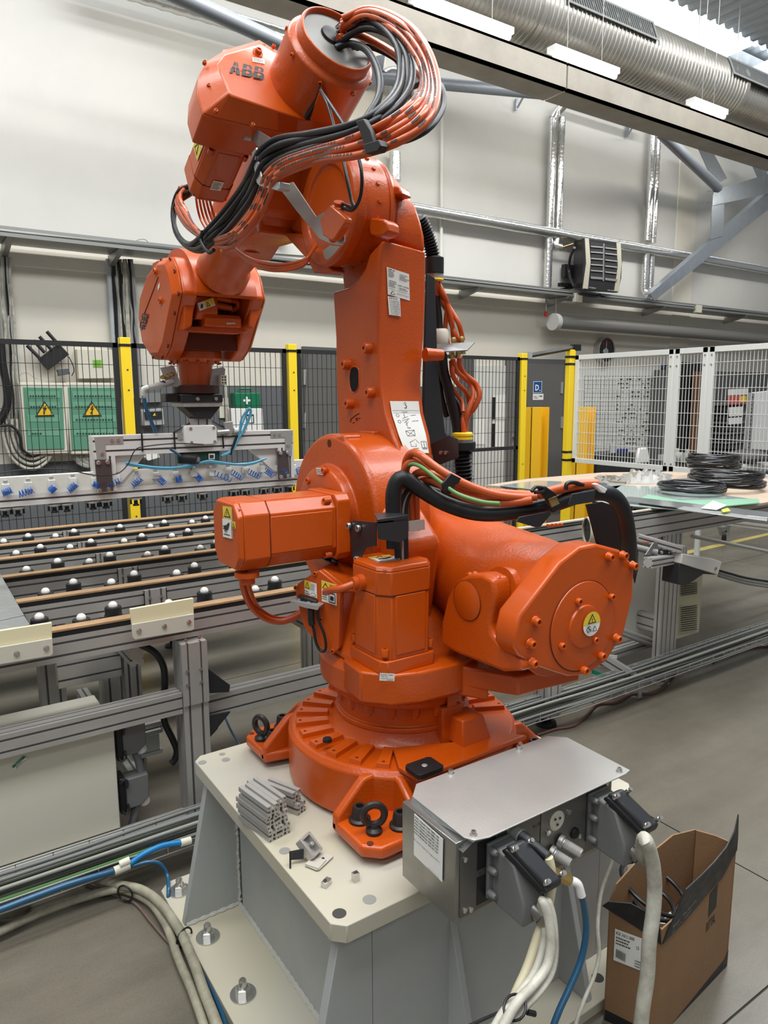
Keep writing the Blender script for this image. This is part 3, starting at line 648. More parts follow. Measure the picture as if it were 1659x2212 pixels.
b = MB(ORD); b.tube([P(342,598,x=.896), P(304,698,x=.896)], .0016, 6, 1, spline=False); b.tube([P(x,y,x=.896) for x,y in ((304,698),(302,706),(305,712),(309,708))], .0012, 5, 3); b.build('cast_groove', wc)
o_ = P(305,708,x=.897); decal('logo', wc, P(313,712,x=.8965), P(322,679,x=.8965)-P(313,712,x=.8965), P(301,708,x=.8965)-P(313,712,x=.8965), None, abb(0,0,1,1,OR), lift=.0002)
b = MB(LBL); p0 = P(341,618,x=.896); b.prism([p0, P(345,610,x=.896), P(345,620,x=.896), P(341,628,x=.896)], (-.0005,0,0)); b.build('small_label', wc)
b = MB(ORC); b.box((.94,3.02,2.165),(1.0,3.10,2.20)); b.box((1.01,3.0,2.17),(1.03,3.06,2.195)); b.build('wrist_breather', chk, bevel=.004)
for px, py in ((443,586),(455,596),(466,603),(518,609),(527,602),(533,593)):
    c = P(px,py,y=2.705); b = MB(OR); b.lathe([(.010,-.05),(.010,.012),(.0055,.012),(.0055,.004),(1e-5,.004)], c, -SV, 14, cap=False); b.build('tube_flange_bolt', tube_)
# motor in the window
b = MB(OR); b.prism([(1.0,2.765,2.035),(1.0,2.79,2.055),(1.0,2.88,2.05),(1.0,2.88,1.955),(1.0,2.785,1.95),(1.0,2.76,1.975)], (.085,0,0)); wm = b.build('wrist_motor', rob, bevel=.005)
b = MB(OR)
for z, r in ((2.040,.014),(2.010,.015)): b.cyl((1.085,2.80,z),(1.155,2.80,z-.008), r, r*.8, seg=16)
b.tube([(1.155,2.80,2.033),(1.185,2.81,2.03),(1.19,2.82,2.01),(1.16,2.82,1.994)], .010); b.build('wrist_motor_connector', wm)
decal_px('warning_label', wm, (426,655),(460,643),(431,672), LBL, [('rect',.42,0,.33,1,YEL),('rect',.78,.2,.22,.8,YEL),('poly',[(.47,.2),(.7,.2),(.58,.8)],INK),('poly',[(.52,.3),(.65,.3),(.58,.6)],YEL),('poly',[(.08,.3),(.2,.2),(.3,.6),(.2,.8)],INK)], y=2.759, lift=.002)
b = MB(OR); b.prism([(1.03,2.758,1.955),(1.03,2.77,1.972),(1.03,2.84,1.972),(1.03,2.84,1.925),(1.03,2.765,1.925)], (.15,0,0)); mb5 = b.build('wrist_motor', rob, bevel=.004); decal_px('data_label', mb5, (489,695),(507,694),(490,701), LBL, [('lines',.05,.1,.9,.8,2,INK)], y=2.762, lift=.0005)
# tilting unit with tool flange below
TX, TY = 1.078, 3.03
b = MB(OR); b.lathe([(.066,1.70),(.072,1.79),(.098,1.795),(.108,1.806),(.112,1.81),(.112,1.84),(.108,1.845),(.104,1.92),(.09,1.99)], (TX,TY,0), seg=48); ti = b.build('tilt_unit', rob, bevel=.002)
b = MB(OR); b.cyl((.985,3.02,1.99),(1.20,3.02,1.99), .075, seg=32); b.build('tilt_shaft', ti)
b = MB(ORC); b.prism([(TX+.075,TY-.07,1.86),(TX+.115,TY-.06,1.86),(TX+.115,TY-.06,1.91),(TX+.075,TY-.07,1.91)], (0,.12,0)); b.build('tilt_block', ti, bevel=.004)
for k in range(14):
    a = 2*math.pi*k/14; b = MB(OR); b.lathe([(.006,0),(.006,.008)], (TX+.104*math.cos(a),TY+.104*math.sin(a),1.797), (0,0,-1), 8); b.build('tilt_bolt', ti)
b = MB(mat('maroon_flange', (.05,.012,.008), .35)); b.lathe([(.07,1.665),(.098,1.668),(.10,1.70),(.07,1.703)], (TX,TY,0), seg=48); b.build('tool_flange', rob, bevel=.001, label='dark maroon tool flange')
# ------------------------------------------------------------------ balancing cylinder, axis along Y
BX, BZ = 1.29, 1.118
CA = Vector((BX, 0, BZ)); Yn = Vector((0,-1,0))
b = MB(ORC); p_a, p_b = Vector((1.265,1.80,1.238)), Vector((1.293,1.135,1.128)); LL = (p_b-p_a).length; b.lathe([(.100,0),(.122,.015),(.128,.10),(.140,.25),(.150,.42),(.156,.55),(.158,LL)], p_a, p_b-p_a, 64, cap=True); bal = b.build('balancing_cylinder', rob, bevel=.002)
capo = [(1112,1400),(1112,1372),(1122,1330),(1210,1215),(1252,1182),(1290,1175),(1340,1188),(1371,1222),(1368,1290),(1348,1370),(1310,1430),(1270,1458),(1230,1462),(1160,1440),(1122,1418)]
cp = [P(x, y, y=1.08) for x, y in capo]
b = MB(OR); b.prism(cp, (0,.065,0)); cap_ = b.build('cylinder_cap', rob, bevel=.007, seg=3)
b = MB(OR); cc_ = P(1258,1352,y=1.08); b.lathe([(.108,-.001),(.108,.0),(.106,.004),(.104,.0045)], cc_, Yn, 56); b.lathe([(.052,.004),(.05,.009),(.045,.010)], cc_, Yn, 40); b.build('cap_disc', cap_)
b = MB(ORD); b.torus(cc_+Vector((0,-.0006,0)), Yn, .1085, .0012, seg=56); b.build('disc_seam', cap_)
for px, py in ((1314,1203),(1344,1200),(1365,1222),(1156,1342),(1145,1390),(1149,1432),(1259,1447),(1296,1416),(1330,1379),):
    b = MB(OR); b.lathe([(.0125,0),(.010,.006)], P(px,py,y=1.08), Yn, 16); b.cap_screw(P(px,py,y=1.076), Yn, .0095, .014, OR); b.build('cap_bolt', cap_)
for px, py in ((1248,1299),(1319,1289),(1212,1395),(1283,1382)):
    b = MB(OR); b.cap_screw(P(px,py,y=1.075), Yn, .0085, .010, OR); b.build('disc_bolt', cap_)
ce_ = P(1276,1347,y=1.07); r = .0295
it = [('disc',.5,.5,.5,.5,LBL),('poly',[(.5+.5*math.cos(math.radians(a)), .5+.5*math.sin(math.radians(a))) for a in range(0,181,12)],YEL),
      ('poly',[(.25,.53),(.75,.53),(.5,.93)],INK),('poly',[(.33,.57),(.67,.57),(.5,.84)],YEL),('rect',.48,.63,.04,.12,INK),('rect',.48,.59,.04,.025,INK),
      ('disc',.30,.32,.13,.13,INK),('disc',.30,.32,.10,.10,LBL),('rect',.27,.24,.03,.16,INK),('poly',[(.48,.2),(.76,.2),(.62,.44)],INK),('poly',[(.53,.23),(.71,.23),(.62,.38)],LBL),('poly',[(.20,.40),(.23,.43),(.42,.25),(.39,.22)],INK)]
decal('warning_disc', cap_, ce_+Vector((-r,0,-r)), (2*r,0,0), (0,0,2*r), None, it, lift=.002, label='round yellow and white pressure warning sticker')
# cast mark on the cylinder top
b = MB(ORC)
for i, px in enumerate((1185,1195,1203,1212)):
    c = P(px, 1135-i*.6, y=1.40); b.box(c-Vector((.003,.006,.004)), c+Vector((.003,.006,.004)))
b.build('cast_mark', bal, bevel=.001)
# clevis holding the cylinder, left side
clv = [(950,1392),(953,1340),(965,1290),(985,1255),(1010,1241),(1040,1240),(1064,1252),(1070,1285),(1064,1320),(1058,1345),(1062,1368),(1078,1390),(1102,1406),(1125,1425),(1130,1450),(1085,1452),(1030,1430),(985,1412)]
b = MB(ORC); b.prism([P(x, y, x=1.09) for x, y in clv], (.055,0,0)); cl = b.build('cylinder_fork', rob, bevel=.010, seg=3)
b = MB(OR); c = P(1008,1297,x=1.088); b.lathe([(.048,-.002),(.048,.0),(.0465,.001)], c, (-1,0,0), 40); b.build('pivot_cover', cl); b = MB(ORD); b.torus(c, (-1,0,0), .0485, .0008, seg=48); b.build('pivot_seam', cl)
b = MB(ORC); b.cyl((1.14,1.21,1.20),(1.24,1.21,1.18), .055, seg=32); b.build('pivot_pin', cl)
for px, py in ((1015,1243),(1026,1241),(1075,1250)):
    b = MB(OR); c = P(px,py,x=1.115); b.lathe([(.008,-.01),(.008,.004),(.004,.008)], c, (0,0,1), 8); b.build('grease_nipple', cl)
c1 = P(1029,1246,x=1.09); n_ = Vector((0,-.35,.94)); b = MB(LBL)
b.prism([P(1028,1247,x=1.12), P(1046,1246,x=1.12), P(1056,1268,x=1.095), P(1046,1272,x=1.095)], (0,-.001,.002)); b.build('small_label', cl)
# underside chain/bolt plate seen between fork and cap
b = MB(mat('maroon_plate', (.04,.008,.006), .4)); b.prism([P(x, y, x=1.2) for x, y in ((1060,1365),(1072,1372),(1110,1410),(1118,1425),(1100,1415),(1075,1392))], (.02,0,0)); bp = b.build('fork_base_plate', rob)
for px, py in ((1068,1376),(1096,1402)): b = MB(ZNC); b.lathe([(.008,0),(.008,.004),(.004,.004)], P(px,py,x=1.199), (-1,0,0), 14, cap=False); b.build('fork_bolt', bp)

# cover plate with stickers on the left shoulder
cvp = [(638,1282),(642,1262),(678,1237),(690,1232),(735,1268),(733,1400),(722,1412),(716,1410),(690,1398),(655,1352)]
def PV(px, py, o, n):
    d = ray(px, py); n = Vector(n); return EYE+d*((Vector(o)-EYE).dot(n)/d.dot(n))
CO = Vector((.885,1.52,1.1)); CN = Vector((-.80,-.60,0)).normalized()
pts = [PV(x, y, CO, CN) for x, y in cvp]
b = MB(OR); b.prism(pts, -CN*.02); cvr = b.build('side_cover', rob, bevel=.0025)
b = MB(ORC); b.prism([p-CN*.02 for p in pts], None, top=[p-CN*.02+Vector((.13,.10,0)) for p in pts]); b.build('side_cover_box', rob, bevel=.004)
for px, py in ((640,1269),(681,1239),(730,1270),(719,1406),(694,1337)):
    b = MB(OR); b.cap_screw(PV(px,py,CO,CN), CN, .006, .005, OR); b.build('cover_screw', cvr)
def pvdec(name, tl, tr, bl, items, label=None):
    a, c, e = [PV(x, y, CO, CN) for x, y in (tl, tr, bl)]; return decal(name, cvr, e, c-a, a-e, LBL, items, lift=.0012, label=label)
pvdec('warning_label', (658,1252),(684.5,1261),(659,1283), warn(0,.42,.5,.58)+[('lines',.55,.45,.4,.5,6,INK),('lines',.05,.05,.45,.3,2,INK),('disc',.75,.2,.2,.1,INK),('disc',.75,.2,.17,.07,LBL)])
pvdec('warning_label', (695,1253),(727,1263),(696,1298), [('rect',0,.62,1,.38,YEL),('poly',[(.05,.66),(.5,.66),(.28,.95)],INK),('poly',[(.12,.69),(.43,.69),(.28,.86)],YEL),('lines',.55,.66,.4,.28,4,INK),('lines',.05,.1,.4,.4,4,INK),('rect',.5,.08,.44,.46,INK),('rect',.54,.13,.36,.36,LBL),('rect',.6,.2,.24,.2,INK)])
b = MB(BLM); a_ = PV(648,1283,CO,CN); c_ = PV(688,1296,CO,CN); h_ = PV(648,1297,CO,CN); b.prism([a_, c_, c_+(h_-a_)*1.3, h_+(h_-a_)*.1], CN*.012); bj = b.build('brake_release_block', rob, bevel=.0015)
for k in range(6): b = MB(GAL if k % 3 == 0 else BLK); p = a_.lerp(c_, (k+.5)/6)+(h_-a_)*.6+CN*.013; b.lathe([(.004,0),(.004,.004)], p, CN, 10); b.build('release_button', bj)
b = MB(STE); b.prism([PV(625,1297,CO+CN*.03,CN), PV(690,1310,CO+CN*.03,CN), PV(686,1318,CO+CN*.03,CN), PV(660,1313,CO+CN*.03,CN), PV(630,1304,CO+CN*.03,CN)], -CN*.03); b.build('steel_lip', rob)
b = MB(BLK); q = [(672,1316),(672,1330),(673,1344),(678,1362),(682,1385),(690,1403),(700,1407),(704,1395),(700,1370),(690,1345),(686,1325),(689,1310)]
b.tube([PV(x, y, CO+CN*.02, CN) for x, y in q], lambda t: .0085 if t < .22 else .0036); b.build('sensor_cable', rob)
# blue plug with strap on the gearbox side
b = MB(mat('blue_plastic', (.006,.010,.05), .35)); c = P(688,1200,x=.935); b.cyl(c, P(703,1196,x=.935), .010, .012, seg=14); b.cyl(P(703,1196,x=.935), P(712,1202,x=.935), .017, .015, seg=16); b.tube([P(705,1207,x=.93), P(716,1216,x=.93), P(725,1220,x=.93), P(728,1214,x=.93), P(718,1208,x=.93)], .0035); b.build('blue_service_plug', rob)

# ------------------------------------------------------------------ hoses and cables
def hose(name, pts, r, m, seg=10, n=5, parent=rob, label=None, stretch=None):
    b = MB(m); b.tube(pts, r, seg, n); return b.build(name, parent, ang=60, label=label)
def printed(pts, r, parent=rob, gap=.05, m=None):
    "black factory lettering printed along a hose, on its camera side"
    q = catmull(pts, 12); b = MB(m or INK); rr = random.Random(len(pts)); L = 0; nxt = .05
    for i in range(len(q)-1):
        d = q[i+1]-q[i]; l = d.length
        if l < 1e-6: continue
        d.normalize(); L += l
        if L > nxt:
            v = (EYE-q[i]); v = (v-d*v.dot(d)).normalized(); w = d.cross(v); v = (v*.8+w*.6).normalized(); w = d.cross(v); k = rr.uniform(.003,.008); p = q[i]+v*(r*1.02)
            b.raw([p-d*k-w*r*.28, p+d*k-w*r*.28, p+d*k+w*r*.28, p-d*k+w*r*.28], [(0,1,2,3)]); nxt = L+(rr.uniform(.002,.006) if rr.random() < .8 else gap)
    if b.v: o = b.build('hose_lettering', parent); o['kind'] = 'stuff'
def tr(L, xs, k='x'):
    "photo trace: list of pixels with plane values interpolated from xs"
    out = []
    for i, (px, py) in enumerate(L):
        t = i/(len(L)-1)*(len(xs)-1); j = min(int(t), len(xs)-2); v = xs[j]+(xs[j+1]-xs[j])*(t-j); out.append(P(px, py, **{k: v}))
    return out
# motor 2 cable swinging down to the column
q = [(523,1200),(522,1240),(527,1275),(543,1310),(572,1335),(605,1343),(640,1333),(672,1310),(700,1290),(725,1280)]
hose('motor_cable', tr(q, [.67,.70,.80,.88,.90]), .0085, ORH, label='orange motor cable looping under the side motor')
q = [(529,1205),(533,1240),(541,1280),(560,1315),(590,1334),(620,1335),(650,1320),(690,1290),(735,1276),(768,1274)]
hose('motor_cable', tr(q, [.68,.70,.80,.88,.90,.905]), .0065, ORH)
hose('motor_cable', [g1+Vector((-.02,0,0)), P(735,1272,y=1.46), P(718,1274,y=1.49), P(703,1279,y=1.53)], .0095, ORH)
# top loops: black then orange, each interpolated between two traced paths
S_ = .434
def Z1(L): return [(280+x*S_, y*S_) for x, y in L]
bi = Z1([(1005,170),(1090,105),(1220,112),(1330,230),(1340,400),(1270,520),(1130,612),(900,665),(740,690),(655,745),(610,830),(560,930),(470,1050),(380,1150),(300,1215),(235,1160),(215,1060),(240,960),(300,925)])
bo = Z1([(1030,215),(1180,140),(1330,200),(1400,300),(1395,440),(1290,570),(1150,660),(930,730),(780,780),(680,840),(645,900),(600,1000),(500,1130),(420,1200),(350,1250),(270,1215),(222,1130),(235,1020),(310,960)])
xl = [1.075,1.12,1.13,1.10,1.04,.96,.91,.88,.87,.865,.86,.86,.86,.86,.87,.88,.90,.91,.92]
def blend(a, c, t, xs, j=0.):
    out = []
    for i, ((x0, y0), (x1, y1)) in enumerate(zip(a, c)):
        k = i/(len(a)-1)*(len(xs)-1); q = min(int(k), len(xs)-2); v = xs[q]+(xs[q+1]-xs[q])*(k-q)
        out.append(P(x0+(x1-x0)*t, y0+(y1-y0)*t, x=v+j*math.sin(i*1.7+j*90)))
    return out
for k, t in enumerate((0,.33,.66,1)): hose('black_cable', blend(bi, bo, t, xl, (.012,-.01,.012,-.006)[k]), .0084, BLK)
oi = Z1([(1050,150),(1180,90),(1330,160),(1440,300),(1460,420),(1400,520),(1260,620),(1080,700),(900,755),(750,810),(675,880),(650,960),(590,1080),(500,1170),(400,1190),(320,1130),(280,1050),(250,980),(290,925)])
oo = Z1([(1060,90),(1200,42),(1370,110),(1480,240),(1533,420),(1490,590),(1350,700),(1150,770),(950,800),(800,850),(720,900),(700,960),(650,1070),(580,1160),(490,1230),(380,1190),(280,1120),(228,1010),(255,930)])
for k, t in enumerate((0,.22,.45,.7,1)): hose('orange_cable', blend(oi, oo, t, [v-.004 for v in xl], (.014,-.012,.01,-.014,.006)[k]), .0085, ORH); printed(blend(oi, oo, t, [v-.004 for v in xl], (.014,-.012,.01,-.014,.006)[k]), .0085)
oi2 = Z1([(1040,190),(1120,170),(1260,230),(1400,330),(1480,430),(1480,530),(1380,640),(1250,700)])
hose('orange_cable', [P(x, y, x=v) for (x, y), v in zip(oi2, (1.075,1.13,1.16,1.15,1.10,1.04,.98,.94))], .0098, ORH)
hose('black_cable', [P(x, y, x=v) for (x, y), v in zip(Z1([(1025,240),(1090,218),(1180,250),(1238,360),(1240,480),(1180,590)]), (1.07,1.10,1.10,1.05,1.0,.95))], .0092, BLK)
hose('black_cable', [P(x, y, x=v) for (x, y), v in zip(Z1([(1130,240),(1250,225),(1350,330),(1400,430),(1480,400),(1550,430),(1560,530),(1500,630),(1400,690),(1290,715)]), (1.12,1.2,1.2,1.18,1.15,1.12,1.08,1.0,.95,.92))], .0068, BLK)
hose('black_cable', [P(x, y, x=v) for (x, y), v in zip(Z1([(1110,235),(1200,235),(1330,300),(1395,400),(1400,500),(1380,600)]), (1.1,1.16,1.2,1.2,1.18,1.15))], .0068, BLK)
# thin cables dropping from the slot to the small connector box
hose('sensor_cable', [P(x, y, x=v) for (x, y), v in zip(Z1([(950,450),(985,520),(1020,640),(1060,780),(1080,880),(1105,1000),(1120,1035),(1060,1015),(1040,1030)]), (1.0,.99,.98,.96,.95,.95,.95,.95,.95))], .0042, BLK)
hose('sensor_cable', [P(x, y, x=v) for (x, y), v in zip(Z1([(955,450),(1000,520),(1070,630),(1125,740),(1155,860),(1148,980),(1110,1045),(1060,1035)]), (1.0,.99,.98,.96,.95,.95,.95,.95))], .0042, BLK)
# straps
def strap(name, c, d, R, w=.022, m=BLK, parent=rob, label=None, ex=1.0):
    c = Vector(c); d = Vector(d).normalized(); b = MB(m); b.lathe([(R,-w/2),(R+.0035,-w/2),(R+.0035,w/2),(R,w/2),(R,-w/2)], c, d, 28, cap=False); return b.build(name, parent, label=label)
st = MB(BLK); cS = P(796,290,x=.925)
pth = [P(x, y, x=.925) for x, y in ((770,262),(781,258),(794,282),(806,318),(808,330),(795,333),(786,318),(774,285))]
st.prism([P(x, y, x=.868) for x, y in ((767,262),(785,256),(800,282),(808,312),(789,318),(778,288))], (.012,0,0)); st.prism([P(x, y, x=.860) for x, y in ((782,312),(818,301),(822,316),(815,327),(790,333))], (.020,0,0)); st.build('hook_and_loop_strap', rob, bevel=.002)
b = MB(BLK); c = P(443,535,x=.86); b.tube([P(x, y, x=.835) for x, y in ((438,500),(434,516),(440,532),(452,545),(462,540))], .006); b.build('cable_tie', rob)
# clamp bracket for the top loops
b = MB(GAL); b.prism([P(x, y, x=.85) for x, y in ((543,330),(553,318),(566,392),(603,392),(604,408),(598,412),(560,402),(554,395))], (.03,.0,0)); hb = b.build('hose_clamp', rob, bevel=.002)
b = MB(GAL); b.prism([P(x, y, x=.90) for x, y in ((540,287),(556,281),(590,302),(585,312),(562,322),(545,303))], (.003,0,0)); b.cyl(P(540,297,x=.895), P(540,297,x=.895)+Vector((-.02,0,0)), .010, seg=14); b.build('clamp_bracket', rob)
b = MB(STE); b.prism([P(x, y, x=.95) for x, y in ((603,405),(618,397),(632,393),(682,468),(704,456),(720,464),(743,500),(744,522),(738,530),(716,527),(690,515),(640,455))], (.003,0,0)); b.build('steel_bracket_arm', rob)
for px, py in ((553,341),(556,376)): b = MB(ZNC); c = P(px,py,x=.85); b.lathe([(.006,0),(.006,.004)], c, (-1,0,0), 12); b.build('clamp_screw', hb)
b = MB(OR)  # junction box on the steel bracket
f_ = [(690,472),(712,443),(744,471),(744,482),(722,516),(715,520),(697,508)]
b.prism([P(x, y, x=.925) for x, y in f_], (.022,0,0)); jb = b.build('junction_box', rob, bevel=.003)
b = MB(OR); b.lathe([(.017,0),(.017,.012),(.013,.014),(.013,.022)], P(731,456,x=.95), Vector((-.2,-.5,.8)), 16); b.lathe([(.010,0),(.010,.014),(.006,.014)], P(718,512,x=.94), Vector((-.3,-.8,-.5)), 16); b.build('box_gland', jb)
# orange cables that hang from the arm to the wrist
for k, (dx, dy) in enumerate(((0,0),(2,7),(5,12))):
    q = [(500+dx,528+dy*.3),(530,553+dy*.5),(565,567+dy),(610,572+dy),(655,563+dy*.8),(672,545),(678+dx,530)]
    hose('thin_orange_cable', tr(q, [.93,.93,.95,1.0,1.05]), .0055, ORH)
for k in range(5):
    q = [(425+k*5,395+k*2),(424+k*7,430),(432+k*8,470),(448+k*8,500)]
    hose('thin_orange_cable', tr(q, [.88,.93,.96,.97]), .0042, ORH)
# pipes feeding the wrist housing
# ------------------------------------------------------------------ hoses behind the lower arm
b = MB(BLM); g_ = [(925,590),(938,600),(945,780),(960,880),(975,935),(985,960),(1000,990),(975,1000),(940,1005),(928,985),(932,900)]
b.prism([P(x, y, y=1.82) for x, y in ((924,590),(940,600),(946,800),(962,935),(984,965),(975,985),(930,968),(915,900),(918,760))], (0,.012,0)); b.build('hose_channel', rob, bevel=.002)
b = MB(BLM); b.prism([P(x, y, x=1.33) for x, y in ((930,958),(968,940),(988,948),(990,988),(940,1008),(936,998))], (.003,0,0)); hb2 = b.build('hose_bracket', rob, bevel=.001)
for px in (953,964): b = MB(ZNC); b.lathe([(.006,0),(.006,.004)], P(px,978,x=1.33), (-1,0,0), 12); b.build('bracket_screw', hb2)
def corrug(name, pts, R, m=BLK, pitch=.009, amp=.0035, parent=rob, label=None):
    q = catmull(pts, 30); L = [0]
    for a, c in zip(q, q[1:]): L.append(L[-1]+(c-a).length)
    n = max(6, int(L[-1]/(pitch/2))); out = []; j = 0
    for i in range(n+1):
        s = L[-1]*i/n
        while j < len(L)-2 and L[j+1] < s: j += 1
        out.append(q[j].lerp(q[j+1], min(1, (s-L[j])/max(1e-9, L[j+1]-L[j]))))
    b = MB(m); b.tube(out, lambda t: R+amp*(1 if round(t*n) % 2 else -1), 14, 1, spline=False); return b.build(name, parent, ang=20, label=label)
corrug('corrugated_hose', [P(x, y, y=1.86) for x, y in ((905,470),(920,500),(932,540),(936,575))], .021)
corrug('corrugated_hose', [P(x, y, y=1.86) for x, y in ((995,960),(998,985),(1000,1010),(1002,1045),(1000,1075))], .030, pitch=.013, amp=.005)
b = MB(BLK); b.lathe([(.030,0),(.030,.05)], P(938,592,y=1.86), (0,0,1), 20); b.build('hose_coupling', rob, bevel=.002); b = MB(BLK); b.lathe([(.044,0),(.044,.028)], P(999,972,y=1.86), (0,0,1), 24); b.build('hose_coupling', rob, bevel=.002)
b = MB(STE); b.lathe([(.026,0),(.026,.022)], P(940,601,y=1.86), (0,0,1), 20); b.build('steel_hose_clamp', rob); b = MB(STE); b.lathe([(.030,0),(.030,.022)], P(1000,960,y=1.86), (0,0,1), 20); b.build('steel_hose_clamp', rob)
b = MB(YLP); b.lathe([(.024,0),(.027,.004),(.024,.012)], P(940,608,y=1.86), (0,0,1), 20); b.build('yellow_hose_ring', rob); b = MB(YLP)
b.lathe([(.034,0),(.034,.007),(.031,.008),(.031,.012),(.035,.013),(.035,.02),(.03,.024)], P(999,949,y=1.86), (0,0,1), 24); b.build('yellow_hose_ring', rob)
for L, r, m in (([(936,606),(945,640),(965,670),(975,700),(985,725),(995,745)], .008, ORH), ([(940,606),(955,640),(968,660),(980,680),(992,702),(1000,735)], .008, ORH),
                ([(945,606),(955,630),(966,655),(963,690),(962,715),(968,745)], .0075, ORH), ([(945,606),(960,640),(975,690),(978,720),(980,745)], .0075, ORH),
                ([(978,775),(985,800),(1000,815),(1017,830),(1022,855),(1010,890),(1000,920),(998,945)], .0085, ORH), ([(975,780),(978,810),(990,830),(1008,850),(1014,880),(1000,905),(1003,945)], .0085, ORH),
                ([(993,770),(993,790),(1005,810),(1028,830),(1035,855),(1025,880),(1008,905),(1005,945)], .0095, ORH), ([(973,830),(985,850),(998,868),(1000,890)], .007, ORH)):
    hose('orange_cable', [P(x, y, y=1.86+.015*math.sin(i*1.3+px)) for i, (x, y) in enumerate(L) for px in (len(L)*r*900,)], r, m)
hose('black_hose', [P(x, y, y=1.87) for x, y in ((942,640),(947,680),(950,715),(955,745),(957,770))], .012, BLK)
hose('black_hose', [P(x, y, y=1.87) for x, y in ((955,765),(958,800),(966,830),(975,870),(985,910),(990,950))], .017, BLK)
hose('black_hose', [P(x, y, y=1.89) for x, y in ((950,780),(955,820),(975,855),(992,890),(996,945))], .009, BLK)
hose('black_hose', [P(x, y, y=1.90) for x, y in ((936,660),(942,720),(945,780),(952,850),(965,900))], .010, BLK)
b = MB(CRM); b.lathe([(.020,0),(.024,.01),(.024,.04),(.018,.05)], P(953,745,y=1.86), (0,0,1), 16); b.build('plug_connector', rob)
b = MB(mat('dull_plate', (.16,.155,.15), .4, metal=.6)); b.prism([P(940,745,y=1.84), P(1025,741,y=1.80), P(1010,758,y=1.76), P(945,762,y=1.80)], (0,0,.003)); b.build('connector_plate', rob)
for px, py in ((980,740),(997,738),(976,770),(990,768),(1001,760)): b = MB(BRS); b.lathe([(.008,0),(.008,.01),(.010,.010),(.010,.018),(.007,.024)], P(px,py+5,y=1.84), (0,0,1), 6); b.build('brass_fitting', rob)

# ------------------------------------------------------------------ big cable package over the balancing cylinder
ZT = 1.40
big = [P(852,1185,y=1.40), P(850,1110,y=1.41), P(851,1060,y=1.41), P(868,1033,y=1.40), P(905,1055,y=1.38), P(960,1087,y=1.34), P(1030,1108,y=1.28), P(1110,1106,y=1.22), P(1190,1090,y=1.17), P(1260,1068,y=1.13), P(1315,1067,y=1.10), P(1345,1100,y=1.10), P(1357,1160,y=1.12), P(1362,1230,y=1.16)]
hose('black_hose', big, .0195, BLK, 14, label='thick black hose arching over the balancing cylinder')
def ybund(L, ys): 
    out = []
    for i, (x, y) in enumerate(L):
        t = i/(len(L)-1)*(len(ys)-1); j = min(int(t), len(ys)-2); out.append(P(x, y, y=ys[j]+(ys[j+1]-ys[j])*(t-j)))
    return out
YS = [1.45,1.44,1.40,1.34,1.28,1.22,1.17]
hose('orange_cable', ybund([(874,1230),(873,1100),(874,1020),(880,990),(893,978),(910,985),(940,1008),(975,1030),(1020,1052),(1070,1068),(1120,1074),(1160,1073)], YS), .0098, ORH)
hose('orange_cable', ybund([(890,1230),(888,1110),(886,1060),(895,1028),(915,1020),(950,1030),(985,1045),(1030,1060),(1080,1064),(1130,1068),(1170,1068)], YS), .0095, ORH)
hose('orange_cable', ybund([(901,1230),(900,1120),(900,1062),(910,1040),(935,1038),(970,1058),(1010,1076),(1060,1086),(1110,1085),(1150,1080)], YS), .0095, ORH)
hose('orange_cable', ybund([(866,1040),(880,1004),(905,998),(940,1022),(980,1052),(1020,1066),(1060,1074),(1100,1078)], [1.43,1.38,1.3,1.25]), .0095, ORH)
hose('orange_cable', [P(1165,1068,y=1.17), P(1210,1056,y=1.15), P(1250,1048,y=1.13), P(1290,1046,y=1.11)], .012, ORH)
hose('green_cable', ybund([(884,1230),(882,1090),(880,1020),(890,1003),(912,1010),(950,1040),(990,1068),(1040,1084),(1080,1088)], YS), .005, GRN)
hose('black_cable', ybund([(872,1070),(880,1042),(905,1036),(940,1050),(985,1075),(1040,1090),(1100,1092),(1160,1080),(1220,1058),(1270,1048),(1310,1050)], YS), .008, BLK)
for k in range(5): hose('black_cable', ybund([(858+k*5,1232),(857+k*5,1150),(862+k*4,1090),(880+k*3,1058),(910,1050+k*2),(950,1062+k*3)], [1.41,1.42,1.42,1.38]), .0062, BLK if k != 2 else CBG)
def strapq(name, quad, **pl):
    b = MB(BLK); b.prism([P(x, y, **pl) for x, y in quad], (0,.006,0)); return b.build(name, rob, bevel=.002)
strapq('hook_and_loop_strap', ((956,1045),(975,1022),(1000,1035),(996,1040),(982,1050),(974,1068),(958,1062)), y=1.27)
# buckle strap, guard plates
b = MB(BLK); b.prism([P(x, y, y=1.13) for x, y in ((1163,1055),(1178,1050),(1200,1066),(1215,1095),(1196,1108),(1180,1080))], (0,.005,0)); b.tube([P(x, y, y=1.13) for x, y in ((1148,1062),(1158,1052),(1176,1055),(1170,1062),(1155,1064))], .004); b.build('buckle_strap', rob, bevel=.001)
b = MB(BRS); b.prism([P(x, y, y=1.122) for x, y in ((1186,1078),(1202,1072),(1209,1088),(1192,1096))], (0,.004,0)); b.build('buckle_plate', rob)
b = MB(BLM); b.prism([P(x, y, y=1.15) for x, y in ((1116,1127),(1122,1117),(1190,1104),(1190,1112),(1168,1138),(1160,1140))], (0,.003,0)); b.build('guide_plate', rob, bevel=.001)
b = MB(BLM); b.prism([P(x, y, y=1.08) for x, y in ((1228,1091),(1236,1067),(1284,1059),(1286,1064),(1284,1084),(1236,1092))], (0,.003,0)); b.build('guide_plate', rob, bevel=.001)
b = MB(mat('dark_red_black_plate', (.016,.006,.006), .18)); g = [(1266,1090),(1300,1084),(1328,1093),(1379,1190),(1378,1230),(1372,1260),(1362,1215),(1330,1190),(1290,1178)]
